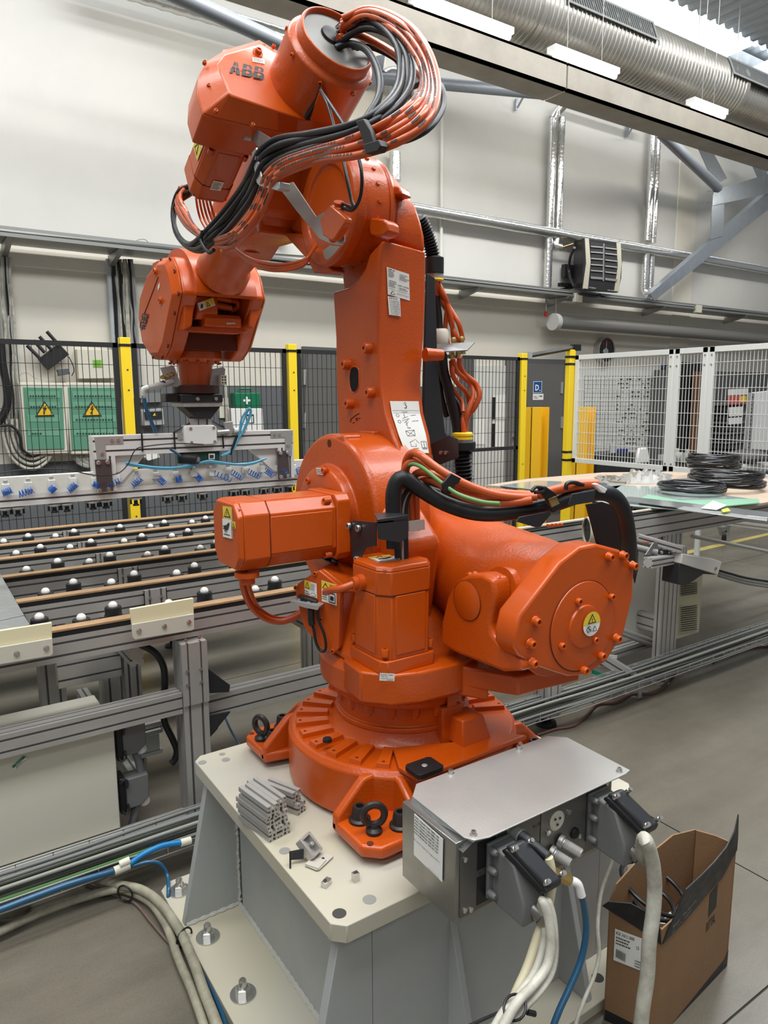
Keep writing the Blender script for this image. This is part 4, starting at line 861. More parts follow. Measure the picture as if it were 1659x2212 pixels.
b.prism([P(x, y, y=1.20) for x, y in g], (0,.003,0)); b.build('guard_sheet', rob)
b = MB(BLK); b.tube([P(x, y, y=1.12) for x, y in ((1222,1058),(1225,1045),(1240,1042),(1262,1048),(1300,1052),(1325,1065),(1335,1078))], .005); b.build('strap_tail', rob)
b = MB(WHT); b.prism([P(x, y, y=1.09) for x, y in ((1283,1046),(1290,1044),(1316,1058),(1314,1068),(1300,1064))], (0,.01,0)); b.build('strap_ratchet', rob, bevel=.002)
# black bracket in front of the hub
b = MB(BLM); b.prism([P(x, y, x=.93) for x, y in ((752,1131),(762,1124),(812,1128),(812,1180),(790,1183),(775,1214),(768,1216),(762,1205))], (.003,0,0)); b.build('black_bracket', rob, bevel=.001); b = MB(BLM)
b.prism([P(x, y, y=1.33) for x, y in ((815,1128),(880,1120),(882,1160),(866,1172),(818,1165))], (0,.003,0)); b.prism([P(808,1110,z=1.375), P(850,1104,z=1.375), P(884,1112,z=1.375), P(815,1122,z=1.375)], (0,0,-.003)); b.build('black_bracket', rob); b = MB(BLM); b.prism([P(815,1122,y=1.33), P(884,1112,y=1.33), P(882,1125,y=1.33), P(815,1132,y=1.33)], (0,.003,0)); bb = b.build('black_bracket', rob, bevel=.001)
for px, py in ((755,1136),(776,1141),(773,1208)): b = MB(BRS); b.cap_screw(P(px,py,x=.928), (-1,0,0), .009, .008, ZNC, INK); b.build('bracket_screw', bb)
b = MB(STE); b.prism([P(x, y, y=1.34) for x, y in ((884,1126),(917,1122),(918,1144),(884,1148))], (0,.003,0)); b.build('steel_tab', rob)
# ------------------------------------------------------------------ steel pedestal
ped = thing('steel_pedestal', 'pale grey painted steel pedestal carrying the orange robot', 'pedestal', (1.08, 1.5, FZ))
def chamf(x0, x1, y0, y1, c): return [(x0+c,y0),(x1-c,y0),(x1,y0+c),(x1,y1-c),(x1-c,y1),(x0+c,y1),(x0,y1-c),(x0,y0+c)]
b = MB(PEDT); b.prism([(x,y,.58) for x,y in chamf(.622,1.545,1.097,1.925,.024)], (0,0,.04)); pt_ = b.build('top_plate', ped, bevel=.002)
b = MB(PEDT); b.prism([(x,y,FZ) for x,y in chamf(.545,1.63,1.015,2.08,.03)], (0,0,.03)); b.build('base_plate', ped, bevel=.002)
b = MB(PED); b.box((.725,1.19,.15),(1.45,1.84,.58)); b.build('centre_column', ped)
for y0, y1 in ((1.125,1.15),(1.86,1.885)):
    b = MB(PED); b.prism([(.645,y0,.58),(.725,y0,.58),(.725,y0,.15),(.555,y0,.15)], (0,y1-y0,0)); b.prism([(1.52,y0,.58),(1.44,y0,.58),(1.44,y0,.15),(1.61,y0,.15)], (0,y1-y0,0)); 
    b.box((.72,y0,.15),(1.445,y1,.58)); b.build('end_plate', ped, bevel=.002)
for x in (.93, 1.30):
    b = MB(PED); b.prism([(x,1.13,.58),(x,1.06,.58) if False else (x,1.125,.50),(x,1.03,.15),(x,1.13,.15)], (.018,0,0)); b.build('gusset', ped, bevel=.002)
# weld beads
WB = mat('weld_bead', (.50,.49,.44), .45, bump=.5, bscale=250)
b = MB(WB); rr = random.Random(3)
b.tube([(.724+rr.uniform(-.002,.002),1.858+rr.uniform(-.002,.002),.15+.43*i/60) for i in range(61)], lambda t: .005+.0015*math.sin(t*250), 6, 1, spline=False); b.build('weld_bead', ped)
b = MB(WB); b.tube([(.722,1.15+.70*i/60,.152) for i in range(61)], lambda t: .006+.002*math.sin(t*210), 6, 1, spline=False); b.build('weld_bead', ped)
b = MB(WB); b.tube([(.56+.165*i/20,1.858,.153) for i in range(21)], lambda t: .006+.002*math.sin(t*90), 6, 1, spline=False); b.build('weld_bead', ped)
HOLE = mat('hole_dark', (.05,.048,.042), .8)
for px, py, r in ((437,1647,.012),(488,1641,.012),(480,1629,.009),(525,1733,.013),(615,1838,.013),(798,1943,.0145),(733,1973,.0145)):
    b = MB(HOLE if py > 1950 else mat('hole_plug', (.27,.265,.235), .5)); c = P(px,py,z=.6203); b.cyl(c, c+Vector((0,0,.0003)), r, seg=24); b.build('plate_hole', pt_)
for px, py in ((449,2025),(525,2148),(388,1925)):
    c = P(px,py,z=.15); b = MB(ZNC); b.lathe([(.033,0),(.033,.004)], c, seg=28); b.lathe([(.019,.004),(.019,.020),(.016,.023)], c, seg=6); b.lathe([(.010,.02),(.010,.04),(.008,.043)], c, seg=14); b.build('anchor_bolt', ped)
b = MB(HOLE); c = P(1291,2112,z=.1503); b.cyl(c, c+Vector((0,0,.0004)), .016, seg=24); b.build('base_hole', ped)

# ------------------------------------------------------------------ connector box on the robot's rear
cbx = thing('connector_box', 'stainless steel connector box with slanted plugs behind the robot base', 'electrical box', (1.02, 1.02, .66))
SS = mat('stainless_steel', (.36,.35,.33), .32, metal=.9, var=.15, vscale=8)
b = MB(SS); b.box((.782,.93,.672),(1.222,1.10,.838)); bx = b.build('housing', cbx, bevel=.0015)
cv = [(891,1723),(899,1696),(1181,1592),(1225,1595),(1361,1666),(1352,1674),(1057,1811),(1025,1818),(1003,1812)]
b = MB(STE); pts = [P(x, y, z=.846) for x, y in cv]; b.prism(pts, (0,0,.003)); lid = b.build('cover', cbx, bevel=.0008)
b = MB(GAL); p1, p2 = P(891,1723,z=.846), P(1003,1812,z=.846); b.prism([p1+Vector((0,0,.002)), p2+Vector((0,0,.002)), P(1025,1818,z=.846), P(1022,1820,z=.835), p2+Vector((-.008,-.006,-.022)), p1+Vector((-.006,.004,-.022))], (.001,.001,0)); b.build('folded_edge', lid)
for px, py in ((1023,1798),(974,1665),(1121,1612),(1338,1661)):
    b = MB(ZNC); c = P(px,py+5,z=.849); b.lathe([(.0075,0),(.0075,.001)], c, seg=14); b.cap_screw(c, (0,0,1), .0055, .008, ZNC, INK); b.build('cover_screw', lid)
decal_px('service_label', bx, (896,1757),(958,1812), (895,1846), LBL, [('text',.03,.92-.07*i,.84,.05,s,INK,.03) for i, s in enumerate(('Axis 1 Kyodo Yushi TMO 150','Axis 2 Kyodo Yushi TMO 150','Axis 3 Kyodo Yushi TMO 150','Axis 4 Mobilgear 600 XP 320','Axis 5 Mobilgear 600 XP 320','Axis 6 Mobilgear 600 XP 320'))]+[('text',.03,.40,.9,.05,'Bal. device. Optimol longtime PD 0',INK,.008),('text',.55,.05,.38,.03,'3HAC032140-001',INK)], x=.7805)
fpn = MB(mat('front_panel', (.17,.165,.155), .38, metal=.7)); 
q = [P(x, y, y=.928) for x, y in ((985,1826),(1343,1677),(1341,1740),(985,1970))]
z0, z1 = .682, .83; x0, x1 = .792, 1.214
fpn.box((x0,.927,z0),(x1,.930,z1)); fp = fpn.build('front_panel', cbx, bevel=.0005)
b = MB(BLK); b.box((.832,.9262,.765),(.878,.927,.822)); b.build('black_socket_cover', fp); b = MB(BLK); b.box((.832,.9262,.692),(.878,.927,.750)); b.build('black_socket_cover', fp)
b = MB(INK); b.text('R1.SW2/3', (.838,.9262,.753), (.036,0,0), (0,0,.007)); b.text('R1.PROC1', P(1152,1790,y=.926), (.04,0,0), (0,0,.007)); b.text('R1.PROC4', (1.035,.9262,.768), (.036,0,0), (0,0,.006)); b.text('R1.PROC3', (1.084,.9262,.762), (.036,0,0), (0,0,.006)); b.build('panel_lettering', fp)
for x, z in ((.803,.80),(.803,.695),(.818,.690),(1.20,.822),(1.205,.70),(.91,.82),(1.155,.775),(1.12,.73)):
    b = MB(ZNC); b.lathe([(.0055,0),(.0055,.0025),(.003,.004)], (x,.927,z), (0,-1,0), 14); b.build('panel_screw', fp)
b = MB(mat('mid_panel', (.21,.205,.19), .4, metal=.7)); b.box((1.00,.9255,.700),(1.135,.927,.824)); b.build('inner_panel', fp)
b = MB(CRM); c = Vector((1.045,.9255,.793)); b.lathe([(.021,0),(.021,.002),(.018,.003),(.016,.001)], c, (0,-1,0), 28); so = b.build('round_socket', fp)
for dx, dz in ((-.007,.006),(.007,.004),(0,-.008)): b = MB(INK); b.cyl(c+Vector((dx,-.0032,dz)), c+Vector((dx,-.0036,dz)), .003, seg=10); b.build('socket_pin', so)
for x, z in ((1.02,.775),(1.08,.80)): b = MB(ZNC); b.lathe([(.006,0),(.006,.003)], (x,.9255,z), (0,-1,0), 12); b.build('panel_screw', fp)
b = MB(BLK); b.lathe([(.012,0),(.012,.004),(.010,.006)], (1.10,.9255,.745), (0,-1,0), 18); b.build('black_dust_cap', fp)
for x, z, L in ((1.055,.745,.05),(1.03,.73,.045)):
    b = MB(STE); b.lathe([(.014,0),(.014,.008),(.010,.010),(.010,.012)]+[(.0095+.001*(i % 2), .012+i*.002) for i in range(int((L-.012)/.002))]+[(.009,L),(.006,L),(.006,L-.01)], (x,.9255,z), (.35,-1,-.25), 16, cap=False); b.build('threaded_connector', fp)
def big_plug(dx, dz, nm):
    "heavy rectangular plug with a slanted black lid and side gland; reference position is the left plug"
    o = Vector((dx,0,dz)); g = MB(MGR); V = Vector
    g.box(V((.895,.918,.700))+o, V((.955,.927,.815))+o)
    root = g.build('plug_flange', cbx, bevel=.003)
    b = MB(MGR); b.prism([V((.905,.92,.695))+o, V((.905,.92,.812))+o, V((.905,.862,.80))+o, V((.905,.835,.74))+o, V((.905,.835,.690))+o], (.050,0,0)); b.build('plug_body', root, bevel=.004)
    for z in (.805,.765,.715):
        b = MB(MGR); b.lathe([(.007,0),(.007,.012),(.0045,.018)], V((.898,.918,z))+o, (0,-1,0), 12); b.build('plug_screw', root)
    b = MB(BLM); A_ = [V((.900,.884,.828)), V((.900,.870,.838)), V((.930,.800,.783)), V((.930,.808,.768))]
    b.prism([p+o for p in A_], (.040,0,0)); b.build('black_lid', root, bevel=.006, seg=3)
    b = MB(BLK); b.prism([p+o+V((-.004,.006,-.009)) for p in A_], (.050,0,0)); b.build('lid_gasket', root, bevel=.005, seg=3)
    nn = V((0,-.66,.75)).normalized()
    for x, t in ((.904,.10),(.944,.10),(.904,.9),(.944,.9)):
        p = A_[1].lerp(A_[2], t)+o; p.x = x+o.x+(.028 if t > .5 else .002); b = MB(ZNC); b.lathe([(.0048,-.006),(.0048,.004),(.0025,.005),(.0048,.007),(.0042,.011)], p, nn, 12); b.build('lid_screw', root)
    b = MB(mat('nickel', (.30,.28,.25), .3, metal=.9)); b.lathe([(.014,0),(.016,.012),(.016,.022),(.018,.024),(.018,.036),(.014,.037)], V((.935,.845,.718))+o, V((.35,-.65,-.45)), 20, cap=False); b.build('plug_gland', root)
    return V((.935,.845,.718))+o+V((.35,-.65,-.45)).normalized()*.03
# place by the photo: left plug lid centre ~ (1125,1850), right plug lid centre ~ (1340,1755)
G1 = big_plug(-.042, .0, 1); G2 = big_plug(.242, .008, 2)
b = MB(BLK); k0, k1 = P(1108,1792,y=.925), P(1184,1852,y=.84); b.cyl(k0, k0.lerp(k1,.25), .014, seg=18, m=STE); b.cyl(k0.lerp(k1,.2), k1, .013, .010, seg=18); b.build('round_plug', cbx)
b = MB(BRS); e0 = P(1190,1880,y=.885); e1 = P(1232,1902,y=.862); dE = (e1-e0); b.lathe([(.010,0),(.010,.02),(.013,.02),(.013,.04),(.011,.04),(.011,dE.length)], e0, dE, 8); b.build('brass_coupling', cbx)
b = MB(WHT); b.tube([e1, P(1248,1910,y=.855), P(1256,1935,y=.85)], .0088, 12, 6); b.build('elbow_fitting', cbx)
e2 = P(1256,1935,y=.85)

def cab(name, pts, r, m, label, cat, group=None, n=7, seg=12):
    b = MB(m); b.tube(pts, r, seg, n); o = b.build(name, None, ang=60); return tag(o, label, cat, group)
def tr2(L, vals, k='y'):
    out = []
    for i, (px, py) in enumerate(L):
        t = i/(len(L)-1)*(len(vals)-1); j = min(int(t), len(vals)-2); v = vals[j]+(vals[j+1]-vals[j])*(t-j); out.append(P(px, py, **{k: v}))
    return out
Ys = [.81,.785,.77,.76,.75]
cab('white_cable', [G1]+tr2([(1172,1946),(1185,1985),(1190,2040),(1180,2090),(1150,2130),(1118,2165),(1090,2212),(1070,2260)], Ys), .0085, CBL, 'dirty white cable leaving the left plug, frontmost of the bundle', 'cable')
cab('white_cable', [G1+Vector((.004,0,.004))]+tr2([(1182,1945),(1194,1985),(1198,2050),(1190,2100),(1165,2140),(1130,2178),(1105,2220),(1090,2260)], Ys), .0075, CBL, 'dirty white cable at the right edge of the left plug bundle', 'cable')
cab('white_cable', [G1+Vector((-.004,0,-.002))]+tr2([(1168,1950),(1178,2000),(1170,2060),(1150,2110),(1115,2155),(1085,2190),(1062,2230),(1045,2265)], [v+.018 for v in Ys]), .0075, CBL, 'dirty white cable at the left edge of the plug bundle', 'cable')
cab('cream_cable', [k1]+tr2([(1190,1880),(1190,1920),(1180,1970),(1160,2030),(1140,2090),(1118,2140),(1098,2190),(1075,2250)], [.835,.83,.81,.80]), .0095, mat('cable_cream', (.60,.54,.36), .45), 'thick cream cable hanging from the round black plug', 'cable')
cab('black_wire', tr2([(1165,1888),(1172,1930),(1185,2010),(1185,2080),(1165,2130),(1120,2160),(1095,2180),(1060,2195),(960,2240)], [.84,.83,.82,.79,.78]), .0028, BLK, 'thin black wire threaded behind the white cable bundle', 'wire')
cab('blue_air_hose', [e2]+tr2([(1262,1960),(1266,2010),(1256,2070),(1232,2130),(1205,2190),(1180,2260)], [.85,.84,.82]), .0065, BLU, 'blue air hose hanging from the brass coupling', 'hose')
cab('thin_grey_cable', tr2([(1335,1812),(1318,1870),(1298,1930),(1291,2000),(1294,2060),(1283,2110),(1262,2160),(1244,2212),(1235,2260)], [.935,.93,.90,.88,.86]), .0042, CBL, 'thin grey cable hanging between pedestal and cardboard box', 'cable')
cab('thick_white_cable', [G2]+tr2([(1392,1812),(1408,1855),(1414,1910),(1411,1970),(1402,2040),(1398,2110),(1388,2180),(1380,2260)], [.79,.785,.775,.77]), .0145, CBL, 'thick scuffed white cable leaving the right plug past the cardboard box', 'cable')
b = MB(BLK); c = P(1112,2176,y=.765); b.torus(c, Vector((-.55,0,.8)), .020, .0024); b.tube([c+Vector((.02,-.01,-.012)), c+Vector((.034,-.014,-.02))], .005); tag(b.build('cable_tie'), 'black cable tie around the white cable bundle', 'cable tie')

# ------------------------------------------------------------------ offcuts and small parts on the pedestal
ANG = math.radians(9)
FB = P(593,1816,z=.62)
dY = Vector((-math.sin(ANG), math.cos(ANG), 0)); dX = Vector((math.cos(ANG), math.sin(ANG), 0))
def offcut(o, L, w=.03, lab='', dy=dY, dx=dX):
    b = MB(ALU); c = o+Vector((0,0,w/2)); b.extr(c, c+dy*L, w, w, g=.0068, dp=.0085, pitch=.03, mg=ALU)
    r = tag(b.build('aluminium_offcut', None, bevel=.0006, seg=1), lab, 'aluminium profile', 'aluminium offcuts on the pedestal')
    for sx in (-1,1):
        for sz in (-1,1):
            h = MB(INK); p = c+dx*sx*.011+Vector((0,0,sz*.011)); h.cyl(p-dy*.0002, p-dy*.0006, .0022, seg=4); h.build('end_hole', r)
    h = MB(INK); h.cyl(c-dy*.0002, c-dy*.0006, .0032, seg=12); h.build('end_hole', r)
    return r
offcut(FB, .135, lab='short slotted aluminium offcut, bottom left of the stack')
offcut(FB+dX*.0305, .125, lab='short slotted aluminium offcut, bottom right of the stack')
offcut(FB+Vector((0,0,.0302))+dY*.004-dX*.002, .135, lab='slotted aluminium offcut, middle row left of the stack')
offcut(FB+Vector((0,0,.0302))+dX*.029+dY*.006, .12, lab='slotted aluminium offcut, middle row right of the stack')
offcut(FB+Vector((0,0,.0604))+dY*.001-dX*.001, .125, lab='slotted aluminium offcut, topmost left of the stack with a pen mark')
offcut(FB+Vector((0,0,.0604))+dX*.0295+dY*.012, .125, lab='slotted aluminium offcut, topmost right of the stack')
a2 = math.radians(22); d2 = Vector((-math.sin(a2), math.cos(a2), 0)); e_2 = Vector((math.cos(a2), math.sin(a2), 0))
offcut(P(652,1757,z=.62), .11, lab='slotted aluminium offcut lying apart, against the orange base', dy=d2, dx=e_2)
offcut(P(652,1757,z=.62)+Vector((0,0,.0302))-e_2*.006+d2*.01, .10, lab='slotted aluminium offcut on top of the one against the orange base', dy=d2, dx=e_2)
b = MB(ALU); c = P(682,1850,z=.62)
u_ = Vector((.88,.48,0)); v_ = Vector((-.35,.62,.70)).normalized(); w_ = u_.cross(v_)
c0 = P(668,1828,z=.648); 
for s_, t_, a, e in ((-1,0,.003,.024),(1,0,.003,.024)): b.obox(c0+u_*.016*s_, u_*a, v_*e, w_*.010)
for t_ in (-1,1): b.obox(c0+v_*.022*t_, u_*.016, v_*.003, w_*.010)
b.obox(c0-w_*.009, u_*.017, v_*.024, w_*.002); b.cyl(c0+w_*-.006+u_*.006, c0+w_*.008+u_*.006, .005); b.obox(c0-w_*.003+u_*-.005, u_*.002, v_*.02, w_*.006)
tag(b.build('corner_bracket', None, bevel=.0008), 'cast aluminium corner bracket leaning beside the profile offcuts', 'bracket')
b = MB(BLM); p = P(627,1876,z=.62); q_ = P(627,1838,z=.655); b.prism([P(625,1840,z=.652), P(656,1834,z=.652), P(656,1856,z=.632), P(627,1858,z=.632)], (0,.002,0)); b.prism([P(625,1840,z=.652), P(627,1858,z=.632), P(627,1877,z=.6205), P(625,1876,z=.6205)], (.0025,0,0)); tag(b.build('black_angle_plate', None), 'small black bent plate standing on the pedestal', 'bracket')
b = MB(mat('beige_plate', (.50,.47,.40), .45)); b.prism([P(x, y, z=.6225) for x, y in ((659,1871),(688,1842),(705,1846),(720,1852),(690,1880),(683,1881))], (0,0,.003)); b.prism([P(x, y, z=.6225) for x, y in ((659,1871),(674,1857),(705,1862),(688,1881))], (0,0,.006)); c = P(698,1854,z=.626); b.cyl(c, c+Vector((0,0,.0006)), .0035, m=INK); tag(b.build('beige_cover_plate', None, bevel=.0006), 'small pale bent cover plate with one hole lying on the pedestal', 'plate')
b = MB(ZNC); c = P(705,1912,z=.62); b.obox(c+Vector((0,0,.006)), (.010,.005,0), (-.003,.006,0), (0,0,.006)); b.lathe([(.004,0),(.004,.002)], c+Vector((-.003,0,.012)), (0,0,1), 10, m=INK); tag(b.build('slot_nut', None, bevel=.001), 'tiny zinc slot nut lying on the pedestal', 'nut')
b = MB(ZNC); c = P(768,1903,z=.62); b.obox(c+Vector((0,0,.010)), (.007,0,0), (0,.006,0), (0,0,.010)); b.cyl(c+Vector((.001,0,.020)), c+Vector((.001,0,.021)), .0045, m=INK); tag(b.build('slot_nut', None, bevel=.001), 'tiny zinc block standing upright near the pedestal corner', 'nut')

# ------------------------------------------------------------------ cardboard box
CAR = mat('cardboard', (.27,.15,.072), .75, var=.15, vscale=5, bump=.1, bscale=120); CARB = mat('cardboard_black_print', (.02,.02,.022), .42, var=.6, vscale=25)
ctn = thing('cardboard_box', 'open tall brown cardboard box with black printed flaps', 'cardboard box', (1.5,.98,FZ))
cn, cr, cl_, cf = Vector((1.375,.885,FZ)), Vector((1.735,.92,FZ)), Vector((1.325,.995,FZ)), Vector((1.685,1.005,FZ))
def wall(name, a, c, tops, m=CAR, n=8, par=ctn):
    "corrugated wall between floor points a and c; tops is a list of (t, height)"
    d = (c-a).normalized(); nrm = Vector((-d.y, d.x, 0))*.004; b = MB(m)
    pts = [a, c]+[a.lerp(c, t)+Vector((0,0,h)) for t, h in reversed(tops)]
    b.prism(pts, nrm); return b.build(name, par)
w1 = wall('short_side', cn, cl_, [(0,.300),(.3,.315),(.6,.31),(1,.325)])
w2 = wall('long_side', cn, cr, [(0,.300),(.15,.30),(.5,.32),(.8,.335),(1,.345)])
wall('far_long_side', cl_, cf, [(0,.325),(.06,.36),(.25,.385),(.5,.39),(.7,.40),(1,.375)])
wall('far_short_side', cr, cf, [(0,.36),(.5,.372),(1,.375)])
b = MB(CARB); dl = cr-cn; n_ = Vector((dl.y,-dl.x,0)).normalized()
def onw(t, h, k=.001): return cn+dl*t+Vector((0,0,h))+n_*k
b.prism([onw(.0,.262,.003),onw(.3,.272,.003),onw(.6,.292,.003),onw(.8,.30,.003),onw(1.0,.345,.003),onw(1.0,.385,.003),onw(1.0,.445,.0),onw(.93,.41,.004),onw(.80,.385,.006),onw(.62,.375,.008),onw(.45,.372,.010),onw(.20,.375,.014),onw(.08,.31,.008)], -n_*.003); fl_ = b.build('black_flap', ctn)
b = MB(CARB); ds = cl_-cn; ns = Vector((-ds.y, ds.x, 0)).normalized()*-1
def ons(t, h, k=.001): return cn+ds*t+Vector((0,0,h))-Vector((ds.y,-ds.x,0)).normalized()*-k
sgn = 1 if (Vector((-1,-.3,0))).dot(Vector((ds.y,-ds.x,0)).normalized()) > 0 else -1
def ons(t, h, k=.001): return cn+ds*t+Vector((0,0,h))+Vector((ds.y,-ds.x,0)).normalized()*sgn*k
b.prism([ons(0,.262,.006),ons(.5,.285,.006),ons(.95,.30,.006),ons(1.12,.318,.02),ons(1.0,.335,.02),ons(.6,.345,.012),ons(.3,.335,.010),ons(.05,.315,.008)], Vector((.002,.002,0))); b.build('black_flap', ctn)
b = MB(CARB); b.prism([onw(0,0,.0005),onw(1,0,.0005),onw(1,.05,.0005),onw(.94,.03,.0005),onw(.2,.0,.0005)], n_*.0005); b.build('black_print_band', ctn)
b = MB(CARB); b.prism([ons(0,0,.0045),ons(1,0,.0045),ons(1,.03,.0045),ons(0,.02,.0045)], Vector((ds.y,-ds.x,0)).normalized()*sgn*.0005); b.build('black_print_band', ctn)
e_ = Vector((0,0,1))
decal('shipping_label', w1, ons(.88,.175,0)+Vector((-.0,0,0)), ds*-.70, e_*.085, LBL, [('text',.04,.84,.5,.1,'KX 1611.000',INK,.015),('lines',.04,.52,.5,.28,3,INK),('text',.6,.62,.08,.1,'CE',INK)]+[('rect',.06+.022*i,.14,.012,.26,INK) for i in range(13)]+[('lines',.6,.1,.3,.25,3,INK)], lift=.0052)
b = MB(mat('pale_print', (.22,.22,.21), .6)); b.text('Rittal – The System.', onw(.045,.300,.016), dl*.30+Vector((0,0,.018)), (0,0,.010)); b.text('Faster – better – everywhere.', onw(.045,.286,.014), dl*.26+Vector((0,0,.016)), (0,0,.006)); b.build('flap_lettering', fl_)
b = MB(INK); b.raw([onw(.63,.215), onw(.74,.225), onw(.74,.290), onw(.63,.280)], [(0,1,2,3)]); b.text('RITTAL', onw(.61,.175), dl*.13+Vector((0,0,.008)), (0,0,.026), bold=.02); b.build('printed_mark', w2)
b = MB(mat('clear_film', (.13,.085,.055), .18, var=.4, vscale=20, coat=.6)); rr = random.Random(5); vs = []; fs = []; m_ = 9
for i in range(m_):
    for j in range(m_):
        p = cn.lerp(cr, i/(m_-1)).lerp(cl_.lerp(cf, i/(m_-1)), .05+.9*j/(m_-1)); vs.append(Vector((p.x, p.y, FZ+.19+rr.uniform(-.008,.012))))
for i in range(m_-1):
    for j in range(m_-1): fs.append((i*m_+j, (i+1)*m_+j, (i+1)*m_+j+1, i*m_+j+1))
b.raw(vs, fs); tag(b.build('plastic_film', None, ang=10), 'crumpled clear film filling the cardboard box', 'plastic film')
for c, R, t in (((1.48,.985,FZ+.30),.085,.5),((1.47,.98,FZ+.27),.055,.3)):
    b = MB(BLK); b.torus(c, (math.sin(t)*.5,-.3,1), R, .0055, seg=32); tag(b.build('black_cable_loop', None), 'black cable loop inside the cardboard box, %s' % ('larger' if R > .07 else 'smaller'), 'cable')
# ------------------------------------------------------------------ glass handling table with ball rollers (left)
TZ = .93; YF = 2.34
tb = thing('roller_ball_table', 'aluminium profile table with wooden strips and rows of ball rollers', 'table', (.3, 3.3, FZ))
rys = [2.404, 2.827, 3.26, 3.645, 3.996, 4.386]; XL, XR = -1.4, 1.95
WST = mat('wood_strip_edge', (.45,.275,.14), .55, var=.3, vscale=14)
for i, y in enumerate(rys):
    b = MB(WST); b.box((XL,y-.022,TZ-.008),(XR,y+.022,TZ)); b.build('wood_strip', tb, bevel=.001, seg=1)
    b = MB(BLK); b.box((XL,y-.020,TZ-.024),(XR,y+.020,TZ-.0085)); b.build('rubber_strip', tb)
    b = MB(ALU); b.extr((XL,y,TZ-.066),(XR,y,TZ-.066),.045,.082); b.build('rail', tb)
    if i: 
        xj = {1:(335,1288),2:(276,1244),3:(227,1207),4:(186,1176),5:(153,1151)}[i]; p = P(*xj, y=y-.023)
        b = MB(ALU); b.extr((p.x,y-.026,TZ-.135),(p.x,y-.026,TZ-.028),.09,.008,up=(0,1,0),g=.008,dp=.003,pitch=.045); jp = b.build('joint_plate', tb)
        for dx in (-.0225,.0225): b = MB(ZNC); b.lathe([(.006,0),(.006,.004)], (p.x+dx,y-.030,TZ-.06), (0,-1,0), 10); b.build('joint_screw', jp)
    # ledge carrying the ball rollers behind every strip
    b = MB(ALU); b.box((XL,y+.024,TZ-.083),(XR,y+.185,TZ-.073)); b.build('ledge', tb)
hi = [(278,812),(806,730),(1462,622),(524,585),(960,530),(1392,460),(412,450),(785,403),(1180,355),(1548,310),(288,345),(650,305),(1015,265),(1345,230),(200,257),(528,222),(858,190),(1176,158),(1472,130)]
lo = [(580,832),(1207,725),(325,662),(797,595),(1265,525),(190,522),(640,462),(1058,408),(1435,358),(116,400),(502,355),(890,310),(1232,270),(1560,232),(25,305),(397,265),(735,232),(1078,195),(1376,168)]
hr = [0]*3+[1]*3+[2]*4+[3]*4+[4]*5; lr = [0]*2+[1]*3+[2]*4+[3]*5+[4]*5
pp = [(x*.3014, 1080+y*.3014, rys[k]+.14) for (x, y), k in zip(hi, hr)]+[(x*.3014, 1080+y*.3014, rys[k]+.052) for (x, y), k in zip(lo, lr)]+[(538,1203,rys[1]+.14),(508,1222,rys[1]+.052),(616,1206,rys[1]+.052),(642,1189,rys[1]+.14),(593,1245,rys[0]+.14),(551,1270,rys[0]+.052)]
b = MB(WHT); b.lathe([(.024,-.095),(.024,-.048)], (0,0,0), seg=20); b_w = b
proto = None
wp = mat('white_nylon', (.78,.76,.70), .35)
def ball_unit(p):
    global proto
    if proto is None:
        a = MB(wp); a.lathe([(.027,-.090),(.027,-.050)], p, seg=20); o = a.build('ball_roller', tb)
        c = MB(BLK); c.lathe([(.031,-.050),(.031,-.045),(.028,-.044),(.028,-.018),(.027,-.016),(.015,-.015)], p, seg=24); k = c.build('collar', o)
        d = MB(wp); d.sph(p+Vector((0,0,-.0125)), .0158, seg=16); e = d.build('ball', o)
        proto = (o, k, e, p)
    else:
        o, k, e, p0 = proto
        n = o.copy(); COL.objects.link(n); n.location = Vector(o.location)+p-p0
        for ch in (k, e): m = ch.copy(); COL.objects.link(m); m.parent = n
for px, py, yy in pp: ball_unit(Vector((P(px, py-4, y=yy).x, yy, TZ+.017)))
# end frame: legs, cross members, plates
lx0, lx1 = P(388,1400,y=YF).x, P(447,1400,y=YF).x
lc = (lx0+lx1)/2
b = MB(ALU); b.extr((lc,YF+.045,FZ+.02),(lc,YF+.045,TZ-.112),.09,.09,up=(0,1,0),pitch=.045); b.build('leg', tb)
b = MB(ALU); b.extr((lc,YF-.004,TZ-.335),(lc,YF-.004,TZ-.112),.092,.008,up=(0,1,0),g=.006,dp=.003,pitch=.046); lp_ = b.build('leg_plate', tb)
for px, py in ((401,1383),(430,1377),(404,1450),(433,1445),(405,1480),(434,1473)):
    b = MB(ZNC); b.lathe([(.006,0),(.006,.004)], P(px,py,y=YF-.009), (0,-1,0), 10); b.build('plate_screw', lp_)
zl = P(380,1500,y=YF).z; zb = P(380,1545,y=YF).z; zc = (zl+zb)/2
b = MB(ALU); b.extr((XL,YF+.03,zc),(lx0,YF+.03,zc),.06,zl-zb,pitch=.035); b.build('frame_beam', tb)
z2 = P(450,1500,y=YF+.05).z; b = MB(ALU); b.extr((lx1,YF+.06,z2-.045),(2.5,YF+.06,z2-.045),.05,.09,pitch=.045); b.build('frame_beam', tb)
b = MB(ALU); b.extr((XL,YF+.03,FZ+.045),(lx0,YF+.03,FZ+.045),.06,.045); b.build('frame_beam', tb)
